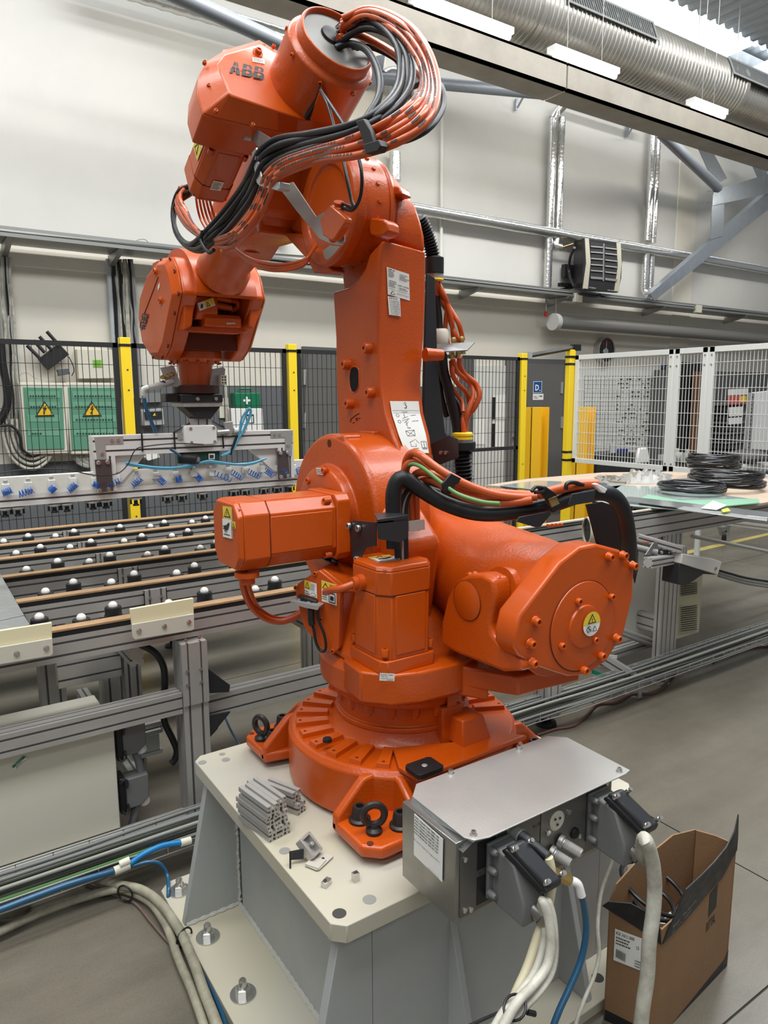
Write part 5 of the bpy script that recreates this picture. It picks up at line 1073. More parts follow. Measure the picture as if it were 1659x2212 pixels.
# far legs with feet, inner frame
for x, y in ((P(128,1475,z=FZ).x, P(128,1475,z=FZ).y),(.42,3.0),(.62,2.85),(1.3,4.3),(-.9,4.3),(1.75,3.3)):
    b = MB(ALU); b.extr((x,y,FZ+.07),(x,y,TZ-.14),.09,.09,up=(0,1,0),pitch=.045); lg = b.build('leg', tb)
    b = MB(BLK); b.lathe([(.045,0),(.04,.015),(.012,.02),(.012,.07)], (x,y,FZ), seg=20); b.build('levelling_foot', lg)
for y0, x in ((2.46,.62),(2.46,1.30),(2.6,1.7)):
    b = MB(ALU); b.extr((x,y0,TZ-.155),(x,4.3,TZ-.155),.045,.09,pitch=.045); b.build('cross_beam', tb)
b = MB(ALU); b.extr((.40,2.72,TZ-.26),(.62,2.72,TZ-.26),.045,.11,pitch=.045); b.build('cross_beam', tb)
b = MB(ALU); b.extr((.66,2.72,FZ+.1),(.66,2.72,TZ-.15),.06,.06,up=(0,1,0),pitch=.03); b.build('cross_beam', tb)
b = MB(ALU); b.extr((.60,2.45,FZ+.16),(.60,3.4,FZ+.16),.045,.09,pitch=.045); b.build('cross_beam', tb)
b = MB(ALU); b.extr((.60,2.62,FZ+.30),(lx0,2.62,FZ+.30),.045,.045,pitch=.045); b.build('cross_beam', tb)
b = MB(BLM); b.prism([P(x,y,y=YF+.01) for x,y in ((447,1443),(497,1480),(495,1495),(447,1498))], (0,.01,0)); b.build('gusset_plate', tb); b = MB(BLM); b.prism([P(x,y,y=YF+.01) for x,y in ((447,1548),(498,1538),(472,1570),(470,1575),(447,1600))], (0,.01,0)); b.build('gusset_plate', tb)
# cream buffer plates
BUF = mat('buffer_nylon', (.80,.72,.46), .45); BUF2 = mat('buffer_plate', (.60,.57,.47), .4)
for q, sc in ((((281,1316),(418,1292),(419,1329),(285,1350)),((285,1349),(419,1326),(420,1358),(415,1362),(291,1382),(286,1376)),), ((300,1363),(355,1353),(408,1344))), ((((-60,1372),(112,1345),(113,1381),(-60,1410)),((-60,1408),(113,1379),(115,1412),(110,1417),(-60,1446)),), ((36,1412),(100,1400))):
    b = MB(BUF); b.prism([P(x,y,y=YF-.010) for x,y in q[0]], (0,.012,0)); bu = b.build('buffer_block', tb, bevel=.0015)
    b = MB(BUF2); b.prism([P(x,y,y=YF-.020) for x,y in q[1]], (0,.009,0)); b2 = b.build('buffer_plate', bu, bevel=.0015)
    for px, py in sc: b = MB(ZNC); b.lathe([(.0085,0),(.0085,.001),(.006,.0015),(.006,.005),(.003,.005)], P(px,py,y=YF-.0205), (0,-1,0), 14); b.build('buffer_screw', bu)
# hanging cable along the frame
b = MB(BLK); b.tube([P(x,y,y=YF+.10) for x,y in ((305,1393),(335,1410),(353,1440),(356,1480),(352,1520),(356,1560),(372,1595),(382,1620),(378,1640),(370,1650))], .012); b.build('black_hose', tb)
# ------------------------------------------------------------------ control cabinet under the table
cab_ = thing('control_cabinet', 'cream sheet metal cabinet under the ball roller table with two grey plugs', 'cabinet', (0, 2.6, FZ))
pr = P(248,1600,y=YF+.02).x; zt = P(240,1563,y=YF+.02).z; zb_ = P(252,1792,y=YF+.02).z
b = MB(CRM); b.box((-1.2,YF+.055,FZ+.06),(pr,YF+.30,zt-.0)); cb = b.build('cabinet_body', cab_, bevel=.004)
b = MB(CRM); b.box((-1.2,YF+.045,FZ+.075),(pr+.005,YF+.055,zt)); b.build('cabinet_door', cab_, bevel=.003)
c = P(33,1662,y=YF+.044); decal('sticker', cab_, c, Vector((.036,0,.026)), Vector((-.009,0,.013)), LBL, [('rect',0,.5,1,.5,mat('sticker_green',(.02,.18,.08),.5)),('text',.25,.62,.5,.25,'Stengel',LBL),('lines',.1,.08,.8,.35,2,INK)], lift=.001)
for dz, k in ((0,0),(-.20,1)):
    z0 = P(270,1580,y=YF+.08).z+(-.005 if k == 0 else 0); z0 = P(270,(1590,1705)[k],y=YF+.1).z; x0 = pr+.012
    b = MB(MGR); b.prism([(x0+.02,YF+.06,z0+.055),(x0+.10,YF+.06,z0+.055),(x0+.10,YF+.06,z0-.03),(x0+.07,YF+.06,z0-.055),(x0+.02,YF+.06,z0-.055)], (0,.06,0)); pg = b.build('grey_plug', cab_, bevel=.004)
    b = MB(BLK); b.box((x0,YF+.055,z0-.065),(x0+.022,YF+.125,z0+.065)); b.build('plug_frame', pg, bevel=.004)
    for s in (-1,1): b = MB(BLM); b.tube([(x0+.005,YF+.053,z0+s*.05),(x0+.012,YF+.048,z0+s*.062),(x0+.026,YF+.05,z0+s*.055),(x0+.024,YF+.05,z0+s*.03)], .004); b.build('locking_lever', pg)
    b = MB(WHT); b.lathe([(.019,0),(.019,.02),(.014,.026)], (x0+.085,YF+.09,z0-.045), (.25,0,-1), 18); b.build('plug_gland', pg)
b = MB(mat('grey_conduit', (.17,.175,.18), .5)); b.tube([P(x,y,y=YF+.09) for x,y in ((283,1612),(298,1640),(305,1680),(303,1720),(292,1755),(284,1790))], .0135); b.build('grey_cable', cab_)
b = MB(mat('grey_conduit', (.17,.175,.18), .5)); b.tube([P(x,y,y=YF+.12) for x,y in ((282,1732),(286,1745),(285,1770))], .006); b.build('grey_cable', cab_)
b = MB(CBG); xs0 = P(285,1660,y=YF+.25).x; b.box((xs0,YF+.24,FZ+.285),(lx0-.01,YF+.30,FZ+.30)); wd_ = b.build('cable_duct', cab_)
for i in range(12):
    x = xs0+.01+i*(lx0-xs0-.03)/12; b = MB(CBG); b.box((x,YF+.238,FZ+.22),(x+.008,YF+.242,FZ+.285)); b.build('duct_finger', wd_)
b = MB(CBG); b.box((xs0,YF+.238,FZ+.205),(lx0-.01,YF+.30,FZ+.222)); b.build('duct_base', wd_)
# ------------------------------------------------------------------ sheet metal tray lying on the table, left edge
b = MB(GAL); q = [(-60,1180),(0,1240),(48,1322),(52,1330),(0,1342),(-60,1352)]
b.prism([P(x,y,z=TZ+.01) for x,y in ((-90,1150),(0,1240),(52,1330),(-90,1360))], (0,0,.003)); b.prism([P(x,y,z=TZ+.01) for x,y in ((0,1240),(52,1330),(66,1350),(6,1252))], (0,0,-.03)); b.prism([P(x,y,z=TZ+.011) for x,y in ((-90,1360),(52,1330),(64,1348),(-90,1380))], (0,0,-.02))
tag(b.build('sheet_metal_tray', None, bevel=.001), 'folded galvanised sheet tray lying at the left edge of the table', 'tray')

# ------------------------------------------------------------------ wire cable tray on the floor, both sides of the pedestal
wt = thing('wire_cable_tray', 'galvanised wire cable tray running low behind the pedestal', 'cable tray', (2, 2.22, FZ))
WIR = mat('tray_wire', (.55,.54,.50), .3, metal=.8)
def kink(x): return 0
ty0, ty1, tz0, tz1 = 2.13, 2.25, FZ+.088, FZ+.152
def twire(y, z): 
    b = MB(WIR); b.tube([(-1.2,y,z),(2.25,y,z),(2.45,y-.05,z+.02),(6.4,y-.05,z+.02)], .0022, 5, 1, spline=False); b.build('long_wire', wt)
for y, z in ((ty0,tz0),(ty0,tz0+.035),(ty0+.04,tz0),(ty0+.08,tz0),(ty1,tz0),(ty1,tz0+.03),(ty1,tz0+.055),(ty1,tz1)): twire(y, z)
x = -.35
while x < 6.2:
    o = .02 if x > 2.4 else 0; q = -.05 if x > 2.4 else 0
    b = MB(WIR); b.tube([(x,ty0+q,tz0+.035+o),(x,ty0+q,tz0+o),(x,ty1+q,tz0+o),(x,ty1+q,tz1+o)]+([(x,ty1-.03+q,tz1+.01+o)] if x > 2 else []), .0022, 5, 1, spline=False); b.build('cross_wire', wt); x += .105
for i, x in enumerate((3.0, 4.3)):
    b = MB(GAL); b.box((x,ty0+.02,FZ),(x+.03,ty0+.023,tz0)); b.box((x,ty0+.02,FZ),(x+.03,ty1,FZ+.003)); b.build('tray_support', wt)
rr = random.Random(11)
TC1 = mat('tray_cable_grey', (.17,.175,.16), .5); TC2 = mat('tray_cable_pale', (.27,.265,.225), .5)
cols = [TC1, TC2, TC1, TC1, TC2, TC1, TC1, TC2, TC1]
for i in range(18):
    y = ty0+.010+.10*((i*5) % 18)/18; z = tz0+.010+.013*(i % 5); m = cols[i % 9]
    pts = [(x_, y+rr.uniform(-.006,.006)+(-.05 if x_ > 2.4 else 0), z+rr.uniform(-.004,.004)+(.02 if x_ > 2.4 else 0)) for x_ in (-1.2,-.6,-.1,.3,.7,1.2,1.8,2.3,2.6,3.1,3.7,4.3,4.9,5.6,6.3)]
    b = MB(m); b.tube(pts, .0062, 7, 3); tag(b.build('tray_cable', None, ang=60), 'thin grey cable lying in the wire tray', 'cable', 'grey cables in the floor wire tray')
b = MB(GRN); b.tube([(x_, ty0+.016+rr.uniform(-.003,.003), tz0+.03) for x_ in (-1.2,-.5,0,.3,.55)], .005, 7, 4); tag(b.build('green_cable', None), 'green and yellow earth cable in the wire tray, left of the pedestal', 'cable')
A_ = P(0,1965,y=ty0-.01); b = MB(BLU); b.tube([P(-120,2010,y=ty0-.012), A_, P(140,1913,y=ty0-.012), P(245,1882,y=ty0-.012)], .0095, 10, 6); tag(b.build('blue_air_hose', None, ang=60), 'blue air hose lying along the wire tray left of the pedestal', 'hose')
b = MB(mat('bright_blue_hose', (.01,.19,.46), .35)); b.tube([P(278,1868,y=ty0-.012), P(310,1845,y=ty0-.012), P(350,1827,y=ty0-.012), P(392,1820,y=ty0-.012)], .009, 10, 6); hb_ = tag(b.build('blue_air_hose', None, ang=60), 'bright blue air hose between the tee fitting and pedestal', 'hose')
tf = MB(CRM); tf.cyl(P(247,1882,y=ty0-.012), P(280,1868,y=ty0-.012), .0135, seg=14); tf.cyl(P(258,1868,y=ty0-.012), P(280,1858,y=ty0-.012), .012, seg=14); tag(tf.build('tee_fitting', None), 'cream plastic tee fitting joining the blue hoses', 'fitting')
tf = MB(CRM); tf.cyl(P(390,1821,y=ty0-.012), P(412,1815,y=ty0-.012), .012, seg=14); tag(tf.build('hose_fitting', None), 'cream plastic coupling on the bright blue hose', 'fitting')
b = MB(BLU); b.tube([P(282,1872,y=ty0-.012), P(320,1862,y=2.10), P(345,1866,y=2.09), P(361,1890,y=2.08), P(364,1925,z=FZ+.04), P(362,1955,z=FZ+.01)], .006, 10, 6); tag(b.build('thin_blue_hose', None, ang=60), 'thin blue hose curving down beside the pedestal foot', 'hose')
b = MB(BLU); b.tube([P(487,1552,y=2.9), P(500,1580,y=2.8), P(520,1612,y=2.7)], .005); tag(b.build('thin_blue_hose', None, ang=60), 'short piece of thin blue hose seen behind the pedestal plate', 'hose')
# floor bundle of cream cables
def fc(L, z, r, m, lab, g='cream cables on the floor beside the pedestal'):
    b = MB(m); b.tube([P(x, y, z=z) for x, y in L], r, 10, 6); return tag(b.build('floor_cable', None, ang=60), lab, 'cable', g)
CBL2 = mat('cable_old_cream', (.40,.37,.27), .5, var=.45, vscale=18)
fc([(-60,2035),(0,2012),(80,1975),(160,1945),(230,1925),(285,1920),(325,1935),(365,1975),(400,2035),(430,2110),(465,2212),(490,2300)], FZ+.032, .0125, CBL2, 'cream floor cable, outermost and lowest of the curved bundle')
fc([(150,1890),(210,1900),(262,1912),(305,1922),(345,1950),(385,2005),(415,2070),(440,2140),(468,2212),(500,2300)], FZ+.046, .0135, CBL2, 'thick cream floor cable on top of the curved bundle')
fc([(215,1905),(260,1920),(295,1932),(330,1955),(362,2005),(385,2070),(415,2140),(440,2212),(465,2300)], FZ+.022, .012, CBL2, 'cream floor cable, left one of the curved bundle beside the base plate')
fc([(-40,1975),(20,1975),(50,1962),(60,1940)], FZ+.02, .012, CBL2, 'cream cable end curling under the wire tray at the left edge')
fc([(180,1900),(240,1925),(290,1945),(325,1985),(355,2025),(375,2045),(385,2075),(420,2150),(450,2230)], FZ+.012, .004, mat('cable_brownish', (.16,.11,.09), .5), 'thin dark cable at the left edge of the floor bundle', None) if 0 else None
b = MB(mat('cable_brownish', (.16,.11,.09), .5)); b.tube([P(x, y, z=FZ+.008) for x, y in ((180,1905),(240,1930),(290,1950),(325,1990),(355,2025),(378,2050))], .004, 8, 6); tag(b.build('thin_dark_cable', None), 'thin dark cable along the inner edge of the floor bundle', 'cable')
b = MB(BLU); b.tube([P(x, y, z=FZ+.012) for x, y in ((395,2030),(430,2080),(455,2130),(480,2190),(500,2260))], .0055, 8, 6); tag(b.build('thin_blue_hose', None), 'thin blue hose between the floor bundle and pedestal base plate', 'hose')
for i, (px, py) in enumerate(((270,1930),(398,2025))):
    b = MB(BLK); c = P(px,py,z=FZ+.034); b.torus(c, Vector((.75,.6,0)) if i == 0 else Vector((.35,-.95,0)), .026, .0026, seg=20); tag(b.build('cable_tie', None), 'black cable tie on the floor bundle, %s' % ('at its top bend' if i == 0 else 'beside the pedestal corner'), 'cable tie')

# ------------------------------------------------------------------ vacuum gripper
GY = 3.03; gr = thing('vacuum_gripper', 'aluminium vacuum gripper frame with suction cups hanging from the robot wrist', 'gripper', (1.078, GY, 1.25))
b = MB(BLM); b.box((.985,2.95,1.630),(1.165,3.11,1.665)); b.box((.93,2.98,1.632),(.985,3.05,1.668)); b.build('tool_changer', gr, bevel=.004)
for px in (1.05,1.13): b = MB(ZNC); b.lathe([(.008,0),(.008,.012)], (px,2.949,1.645), (0,-1,0), 8); b.build('changer_bolt', gr)
b = MB(ALU); b.box((.995,2.955,1.612),(1.165,3.105,1.630)); b.build('adapter_plate', gr, bevel=.002)
b = MB(BLM); b.prism([(1.0,2.97,1.612),(1.16,2.97,1.612),(1.115,2.97,1.560),(1.055,2.97,1.560)], (0,.1,0)); b.build('adapter_wedge', gr, bevel=.002)
b = MB(ALU); b.extr((1.085,GY,1.502),(1.085,GY,1.56),.08,.08,up=(0,1,0)); b.build('stem', gr)
BX0, BX1, BZ1 = .637, 1.514, 1.502
GA = mat('gripper_profile', (.74,.71,.67), .42, metal=.1)
b = MB(GA); b.extr((BX0,GY,BZ1-.04),(BX1,GY,BZ1-.04),.08,.08); b.build('top_bar', gr)
for x in (BX0+.04, BX1-.04):
    b = MB(GA); b.extr((x,GY,BZ1-.08),(x,GY,BZ1-.22),.08,.08,up=(0,1,0)); b.build('side_bar', gr)
b = MB(GA); b.prism([(BX0+.08,GY-.02,BZ1-.08),(BX0+.21,GY-.02,BZ1-.08),(BX0+.08,GY-.02,BZ1-.215)], (0,.03,0)); b.build('corner_brace', gr)
b = MB(GA); b.prism([(BX1-.08,GY-.02,BZ1-.08),(BX1-.21,GY-.02,BZ1-.08),(BX1-.08,GY-.02,BZ1-.20)], (0,.03,0)); b.build('corner_brace', gr)
for s, x0 in ((1,BX0),(-1,BX1)):
    b = MB(STE); yy = GY-.043
    b.prism([(x0+s*.005,yy,BZ1-.003),(x0+s*.115,yy,BZ1-.003),(x0+s*.115,yy,BZ1-.033),(x0+s*.045,yy,BZ1-.033),(x0+s*.045,yy,BZ1-.12),(x0+s*.012,yy,BZ1-.12)], (0,.004,0)); cp_ = b.build('corner_plate', gr)
    for dx, dz in ((.07,.018),(.095,.018),(.03,.07),(.03,.10)): b = MB(ZNC); b.lathe([(.007,0),(.007,.004)], (x0+s*dx,yy,BZ1-dz), (0,-1,0), 12); b.build('plate_screw', cp_)
DP = mat('brown_steel_plate', (.115,.09,.085), .4, metal=.5)
for q, sc in ((((205,993),(240,993),(245,1060),(212,1065)),((213,1000),(232,999),(215,1060),(235,1057))), (((599,975),(623,973),(626,1032),(602,1036)),((606,979),(621,978),(607,1030),(621,1028)))):
    b = MB(DP); b.prism([P(x,y,y=GY-.05) for x,y in q], (0,.006,0)); h = b.build('hanger_plate', gr)
    for px, py in sc: b = MB(ZNC); b.lathe([(.010,0),(.010,.002),(.007,.008)], P(px,py,y=GY-.051), (0,-1,0), 12); b.build('hanger_screw', h)
for px, a, c in ((0,0,0),):
    b = MB(STE); b.prism([P(x,y,y=GY-.045) for x,y in ((411,904),(428,904),(428,918),(411,918))], (0,.003,0)); b.prism([P(x,y,y=GY-.045) for x,y in ((430,903),(443,903),(443,918),(430,918))], (0,.003,0)); b.build('stem_plate', gr)
for s in (-1, 1):
    b = MB(GAL); cx = 1.085+s*.04; b.prism([(cx,GY-.03,1.55),(cx,GY-.03,1.502),(cx+s*.085,GY-.03,1.502)], (0,.006,0)); b.build('stem_gusset', gr); b = MB(BLK); b.tube([(cx+s*.002,GY-.035,1.552),(cx+s*.088,GY-.035,1.505)], .003, 6, 1, spline=False); b.build('gusset_edge', gr)
b = MB(WHT); b.prism([P(x,y,y=GY-.06) for x,y in ((398,925),(402,919),(462,918),(468,923),(470,956),(465,960),(405,962),(399,957))], (0,.05,0)); jx = b.build('junction_box', gr, bevel=.004)
for px, py in ((412,926),(462,924),(414,956),(464,954)): b = MB(ZNC); b.lathe([(.0065,0),(.0065,.002)], P(px,py,y=GY-.061), (0,-1,0), 12); b.build('box_screw', jx)
b = MB(STE); b.prism([P(x,y,y=GY-.045) for x,y in ((384,935),(399,934),(399,949),(384,950))], (0,.003,0)); b.build('clip_plate', gr)
b = MB(mat('circuit_green', (.012,.05,.035), .45)); b.prism([P(x,y,y=GY-.03) for x,y in ((384,972),(475,968),(475,998),(386,1002))], (0,.02,0)); cg = b.build('valve_board', gr, bevel=.002)
b = MB(BLK); c = P(418,991,y=GY-.06); b.cyl(c-Vector((.035,-.03,0)), c+Vector((.012,-.02,-.002)), .022, .020, seg=20); b.cyl(c+Vector((.012,-.02,-.002)), c+Vector((.013,-.022,-.002)), .011, m=MGR, seg=16); b.build('vacuum_valve', gr)
b = MB(WHT); b.prism([P(x,y,y=GY-.035) for x,y in ((451,980),(464,980),(464,992),(451,992))], (0,.004,0)); b.prism([P(x,y,y=GY-.037) for x,y in ((453.5,982.5),(461.5,982.5),(461.5,989.5),(453.5,989.5))], (0,.002,0), INK); b.build('sensor_display', gr)
b = MB(STE); b.prism([P(x,y,y=GY-.05) for x,y in ((484,912),(503,910),(505,930),(500,942),(490,942))], (0,.02,0)); b.cyl(P(468,934,y=GY-.05), P(495,932,y=GY-.05), .010); b.cyl(P(505,930,y=GY-.05), P(530,929,y=GY-.05), .012, m=WHT); b.build('pneumatic_block', gr, bevel=.002)
LB = mat('clear_blue_tube', (.10,.42,.62), .2, coat=.5, trans=.2)
def gt(name, L, r, m, y=GY-.06): b = MB(m); b.tube([P(x_, y_, y=y) for x_, y_ in L], r, 8, 6); return b.build(name, gr, ang=60)
gt('blue_tube', [(272,1000),(300,1005),(340,1010),(380,1010),(420,1003),(450,996),(470,998),(510,1003),(545,1000),(570,992)], .0055, LB)
gt('blue_tube', [(272,1003),(310,1009),(360,1013),(410,1008),(445,998),(480,1002),(540,1003),(575,990)], .0045, LB)
gt('blue_tube', [(478,985),(500,975),(512,955),(518,930),(522,905),(535,885),(541,884),(540,895),(530,920),(520,940),(505,960)], .005, LB)
gt('blue_tube', [(480,983),(503,970),(515,945),(524,915),(536,888),(543,888),(537,910),(525,935)], .004, LB)
gt('blue_tube', [(367,970),(380,978),(390,985)], .005, BLU)
gt('blue_tube', [(311,860),(318,890),(330,918),(337,935)], .0075, BLU, y=GY-.04)
gt('black_cable', [(497,982),(505,960),(512,940)], .006, BLK)
gt('black_cable', [(0,1022),(60,1014),(140,1014),(200,1026),(250,1024),(275,1005),(290,975),(310,965),(380,958),(440,960)], .0022, BLK, y=GY-.075)
for px, a, c in ((306,935,975),(376,932,971),(481,940,968)):
    gt('cable_tie', [(px,a),(px+1,(a+c)/2),(px+2,c)], .0035, BLK, y=GY-.045)
# suction bar
SB = mat('suction_bar_cream', (.70,.68,.60), .45)
SY = GY; zT, zB = 1.360, 1.248
b = MB(SB); b.box((-.6,SY-.012,zT-.068),(1.95,SY+.012,zT)); b.build('manifold_plate', gr, bevel=.003)
b = MB(GA); b.extr((-.6,SY,zB+.022),(1.95,SY,zB+.022),.045,.045,pitch=.045); b.build('suction_bar', gr)
BC = mat('blue_coil', (.01,.11,.45), .35)
def Q(x, y): return (180+x*.3014, 860+y*.3014)
valv = [Q(85,590),Q(238,570),Q(385,565),Q(520,550),Q(660,545),Q(793,535),Q(917,530),Q(1040,515),Q(1162,512),Q(1280,505),Q(1395,500),Q(1505,495),Q(1610,480),(13,1052),(62,1048),(112,1043),(158,1038)]
coil = [(Q(100,600),Q(90,640)),(Q(265,590),Q(170,630)),(Q(415,575),Q(350,630)),(Q(540,570),Q(580,610)),(Q(680,560),Q(690,600)),(Q(810,550),Q(845,590)),(Q(940,540),Q(1060,585)),(Q(1065,530),Q(1140,575)),(Q(1185,525),Q(1265,565)),(Q(1305,515),Q(1360,555)),(Q(1415,505),Q(1470,560)),(Q(1540,500),Q(1550,545)),(None,None),((25,1058),(5,1066)),((72,1058),(40,1068)),((118,1052),(108,1062)),((165,1046),(148,1060))]
for (px, py), (c0, c1) in zip(valv, coil):
    b = MB(WHT); c = P(px,py,y=SY-.03); b.box(c+Vector((-.012,-.008,-.016)), c+Vector((.012,.016,.012))); b.box(c+Vector((-.007,0,.012)), c+Vector((.007,.012,.026)), STE); v = b.build('vacuum_valve', gr, bevel=.0015)
    if c0:
        a_, e_v = P(*c0, y=SY-.042), P(*c1, y=SY-.042); n = 5*14; ax = (e_v-a_).normalized(); s1 = ax.cross(Vector((0,1,0))).normalized(); s2 = Vector((0,1,0))
        b = MB(BC); b.tube([a_.lerp(e_v, i/n)+s1*.012*math.cos(i/n*5*2*math.pi)+s2*.010*math.sin(i/n*5*2*math.pi) for i in range(n+1)], .0019, 5, 1, spline=False); b.build('coiled_tube', gr)
for px, py in [Q(65,700),Q(155,695),Q(372,665),Q(600,650),Q(700,645),Q(850,640),Q(1075,620),Q(1155,615),Q(1290,605),Q(1385,595),Q(1570,575),Q(1480,590),(9,1088),(37,1086),(116,1080),(143,1076),(199,1072),(228,1070)]:
    c = P(px,py,y=SY); c.z = zB; b = MB(STE); b.lathe([(.006,.03),(.006,-.004),(.026,-.006),(.026,-.012),(.006,-.012),(.006,-.022)], c, seg=16); su = b.build('cup_holder', gr)
    b = MB(BLK); b.lathe([(.008,0),(.008,-.012),(.013,-.018),(.013,-.022)], c+Vector((0,0,-.018)), seg=14); b.build('suction_cup', su)
    for dx in (-.02,.02): b = MB(BLK); b.lathe([(.004,0),(.004,-.016),(.006,-.02)], c+Vector((dx,0,-.012)), seg=8); b.build('cup_spring', su)
# connector plates on the wrist flange
for s, q in ((-1,((346,794),(376,790),(391,830),(384,836),(362,834))),(1,((459,797),(482,793),(487,797),(484,832),(475,840),(452,836)))):
    b = MB(GAL); b.prism([P(x,y,y=2.97) for x,y in q], (0,.006,0)); kp = b.build('connector_plate', rob, bevel=.001)
    if s < 0:
        for px, py in ((347,814),(358,811),(366,808)): b = MB(BRS); b.lathe([(.006,0),(.006,.01),(.009,.01),(.009,.02),(.005,.03)], P(px+10,py,y=2.965), (-.8,-.6,-.1), 8); b.build('brass_fitting', kp)
        b = MB(STE); b.cyl(P(372,824,y=2.96), P(345,832,y=2.93), .011); b.cyl(P(345,832,y=2.93), P(320,838,y=2.91), .014, .010); b.build('quick_coupling', kp); b = MB(BLK); b.cyl(P(355,826,y=2.94), P(338,834,y=2.93), .010); b.build('black_coupling', kp)
        b = MB(WHT); b.tube([P(320,836,y=2.91), P(310,840,y=2.91), P(309,853,y=2.92)], .009); b.build('elbow_fitting', kp)
    else:
        b = MB(CRM); c = P(478,821,y=2.965); b.box(c+Vector((-.014,-.03,-.02)), c+Vector((.014,0,.02))); so_ = b.build('socket_block', kp, bevel=.003)
        for i in range(2):
            for j in range(3): b = MB(INK); b.cyl(c+Vector((-.006+.012*i,-.0301,-.012+.012*j)), c+Vector((-.006+.012*i,-.0306,-.012+.012*j)), .0035, seg=10); b.build('socket_pin', so_)
# ------------------------------------------------------------------ safety fence in front of the wall
FY, FZT = 4.88, 2.0
fen = thing('safety_fence', 'black wire mesh safety fence with yellow posts behind the table', 'fence', (2.5, FY, FZ))
fx = [P(x, 740, y=FY).x for x in (268,628,1130)]
posts = [fx[0]-1.9]+fx
for i, x in enumerate(posts):
    b = MB(YLP); zt = FZT+.035; b.box((x-.032,FY-.03,FZ),(x+.032,FY+.03,zt)); po = b.build('yellow_post', fen, bevel=.003)
    b = MB(BLK); b.box((x-.036,FY-.033,FZT-.022),(x+.036,FY+.033,FZT-.006)); b.build('clamp', po)
    for z in (FZT-.17, FZT-.30, FZ+.9, FZ+.75, FZ+.35, FZ+.22): b = MB(INK); b.lathe([(.006,0),(.006,.001)], (x+.004,FY-.0305,z), (0,-1,0), 10); b.build('post_hole', po)
BW = mat('black_wire', (.02,.02,.02), .45)
for i in range(len(posts)-1+1):
    x0, x1 = (posts[i]+.045, posts[i+1]-.045) if i < len(posts)-1 else (0, 0)
    if x1 <= x0: continue
    b = MB(BW)
    for z in (FZT-.03, FZ+.12, FZ+1.04 if i == 2 else FZ+.12): b.box((x0,FY-.012,z),(x1,FY+.012,z+.03))
    b.box((x0,FY-.012,FZ+.1),(x0+.03,FY+.012,FZT)); b.box((x1-.03,FY-.012,FZ+.1),(x1,FY+.012,FZT)); fr_ = b.build('panel_frame', fen)
    b = MB(BW); x = x0+.05
    while x < x1-.03: b.box((x,FY-.0018,FZ+.13),(x+.0036,FY+.0018,FZT-.02)); x += .0405
    z = FZT-.14
    while z > FZ+.15: b.box((x0+.02,FY-.0055,z),(x1-.02,FY-.0018,z+.0036)); z -= .135
    o = b.build('wire_mesh', fen); o['kind'] = 'stuff'
# gate: second yellow post, black lintel, yellow crash columns
GX, GYY = 5.60, 5.0
b = MB(YLP); b.box((GX-.03,GYY-.03,FZ),(GX+.05,GYY+.03,2.10)); gp = b.build('gate_post', None, bevel=.003); tag(gp, 'yellow gate post at the corner of the white mesh fence', 'post')
b = MB(BLK)
for z in (2.02,1.95,1.08,1.0): b.box((GX-.034,GYY-.034,z),(GX+.054,GYY+.034,z+.02))
b.build('post_clamp', gp)
b = MB(BLK); a_, c_ = P(1145,768,y=FY), P(1240,751,y=GYY); b.tube([a_, c_], .022, 4, 1, spline=False); b.box(c_-Vector((.02,.03,.03)), c_+Vector((.07,.03,.03))); tag(b.build('gate_lintel', None), 'black bar bridging the two yellow gate posts', 'bar')
b = MB(STE); b.box(a_-Vector((.06,.03,.03)), a_+Vector((.0,.03,.03))); tag(b.build('bracket', None), 'small steel bracket on top of the yellow fence post beside the gate', 'bracket')
YO = mat('orange_yellow_steel', (.85,.47,.015), .42)
def ychan(name, x0, x1, zt, py, y, lab):
    a, c = P(x0, py, y=y), P(x1, py, y=y); b = MB(YO); z = a.z
    b.box((a.x,y,FZ),(a.x+(c.x-a.x)*.62,y+.01,z)); b.box((a.x,y,FZ),(a.x+.008,y+.10,z)); b.box((a.x+(c.x-a.x)*.72,y+.06,FZ),(c.x,y+.07,z)); b.box((c.x-.008,y-.02,FZ),(c.x,y+.10,z)); b.box((a.x,y+.1,FZ),(c.x,y+.108,z))
    return tag(b.build(name, None, bevel=.001), lab, 'column')
ychan('crash_column', 1149, 1184, 0, 880, 5.6, 'yellow folded steel guard column in front of the grey door')
ychan('crash_column', 1249, 1285, 0, 880, 5.6, 'yellow folded steel guard column seen through the white mesh')
# white mesh fence running towards the camera
WM = mat('white_powder_coat', (.66,.66,.62), .4); wx = 5.65
wf = thing('white_mesh_fence', 'white framed wire mesh fence in front of the office corner', 'fence', (wx, 3, 1.0))
yj = [4.97, 3.86, 3.54, 2.0]
for i in range(3):
    y0, y1 = yj[i+1]+.008, yj[i]-.008; w = .045
    for a, c in (((y0,.985),(y1,.985+w)),((y0,2.045-w),(y1,2.045)),((y0,.985),(y0+w,2.045)),((y1-w,.985),(y1,2.045))):
        b = MB(WM); b.box((wx-.015,a[0],a[1]),(wx+.015,c[0],c[1])); b.build('frame_bar', wf, bevel=.002)
    b = MB(WM); y = y0+w+.02
    while y < y1-w: b.box((wx-.002,y,1.01),(wx+.002,y+.004,2.02)); y += .033 if i == 0 else .031
    z = 2.045-.13
    while z > 1.04: b.box((wx-.006,y0+.02,z),(wx-.002,y1-.02,z+.004)); z -= .105
    o = b.build('wire_mesh', wf); o['kind'] = 'stuff'
for y in yj[1:3]: b = MB(WM); b.box((wx-.012,y-.02,FZ),(wx+.012,y+.02,2.04)); b.build('fence_leg', wf)
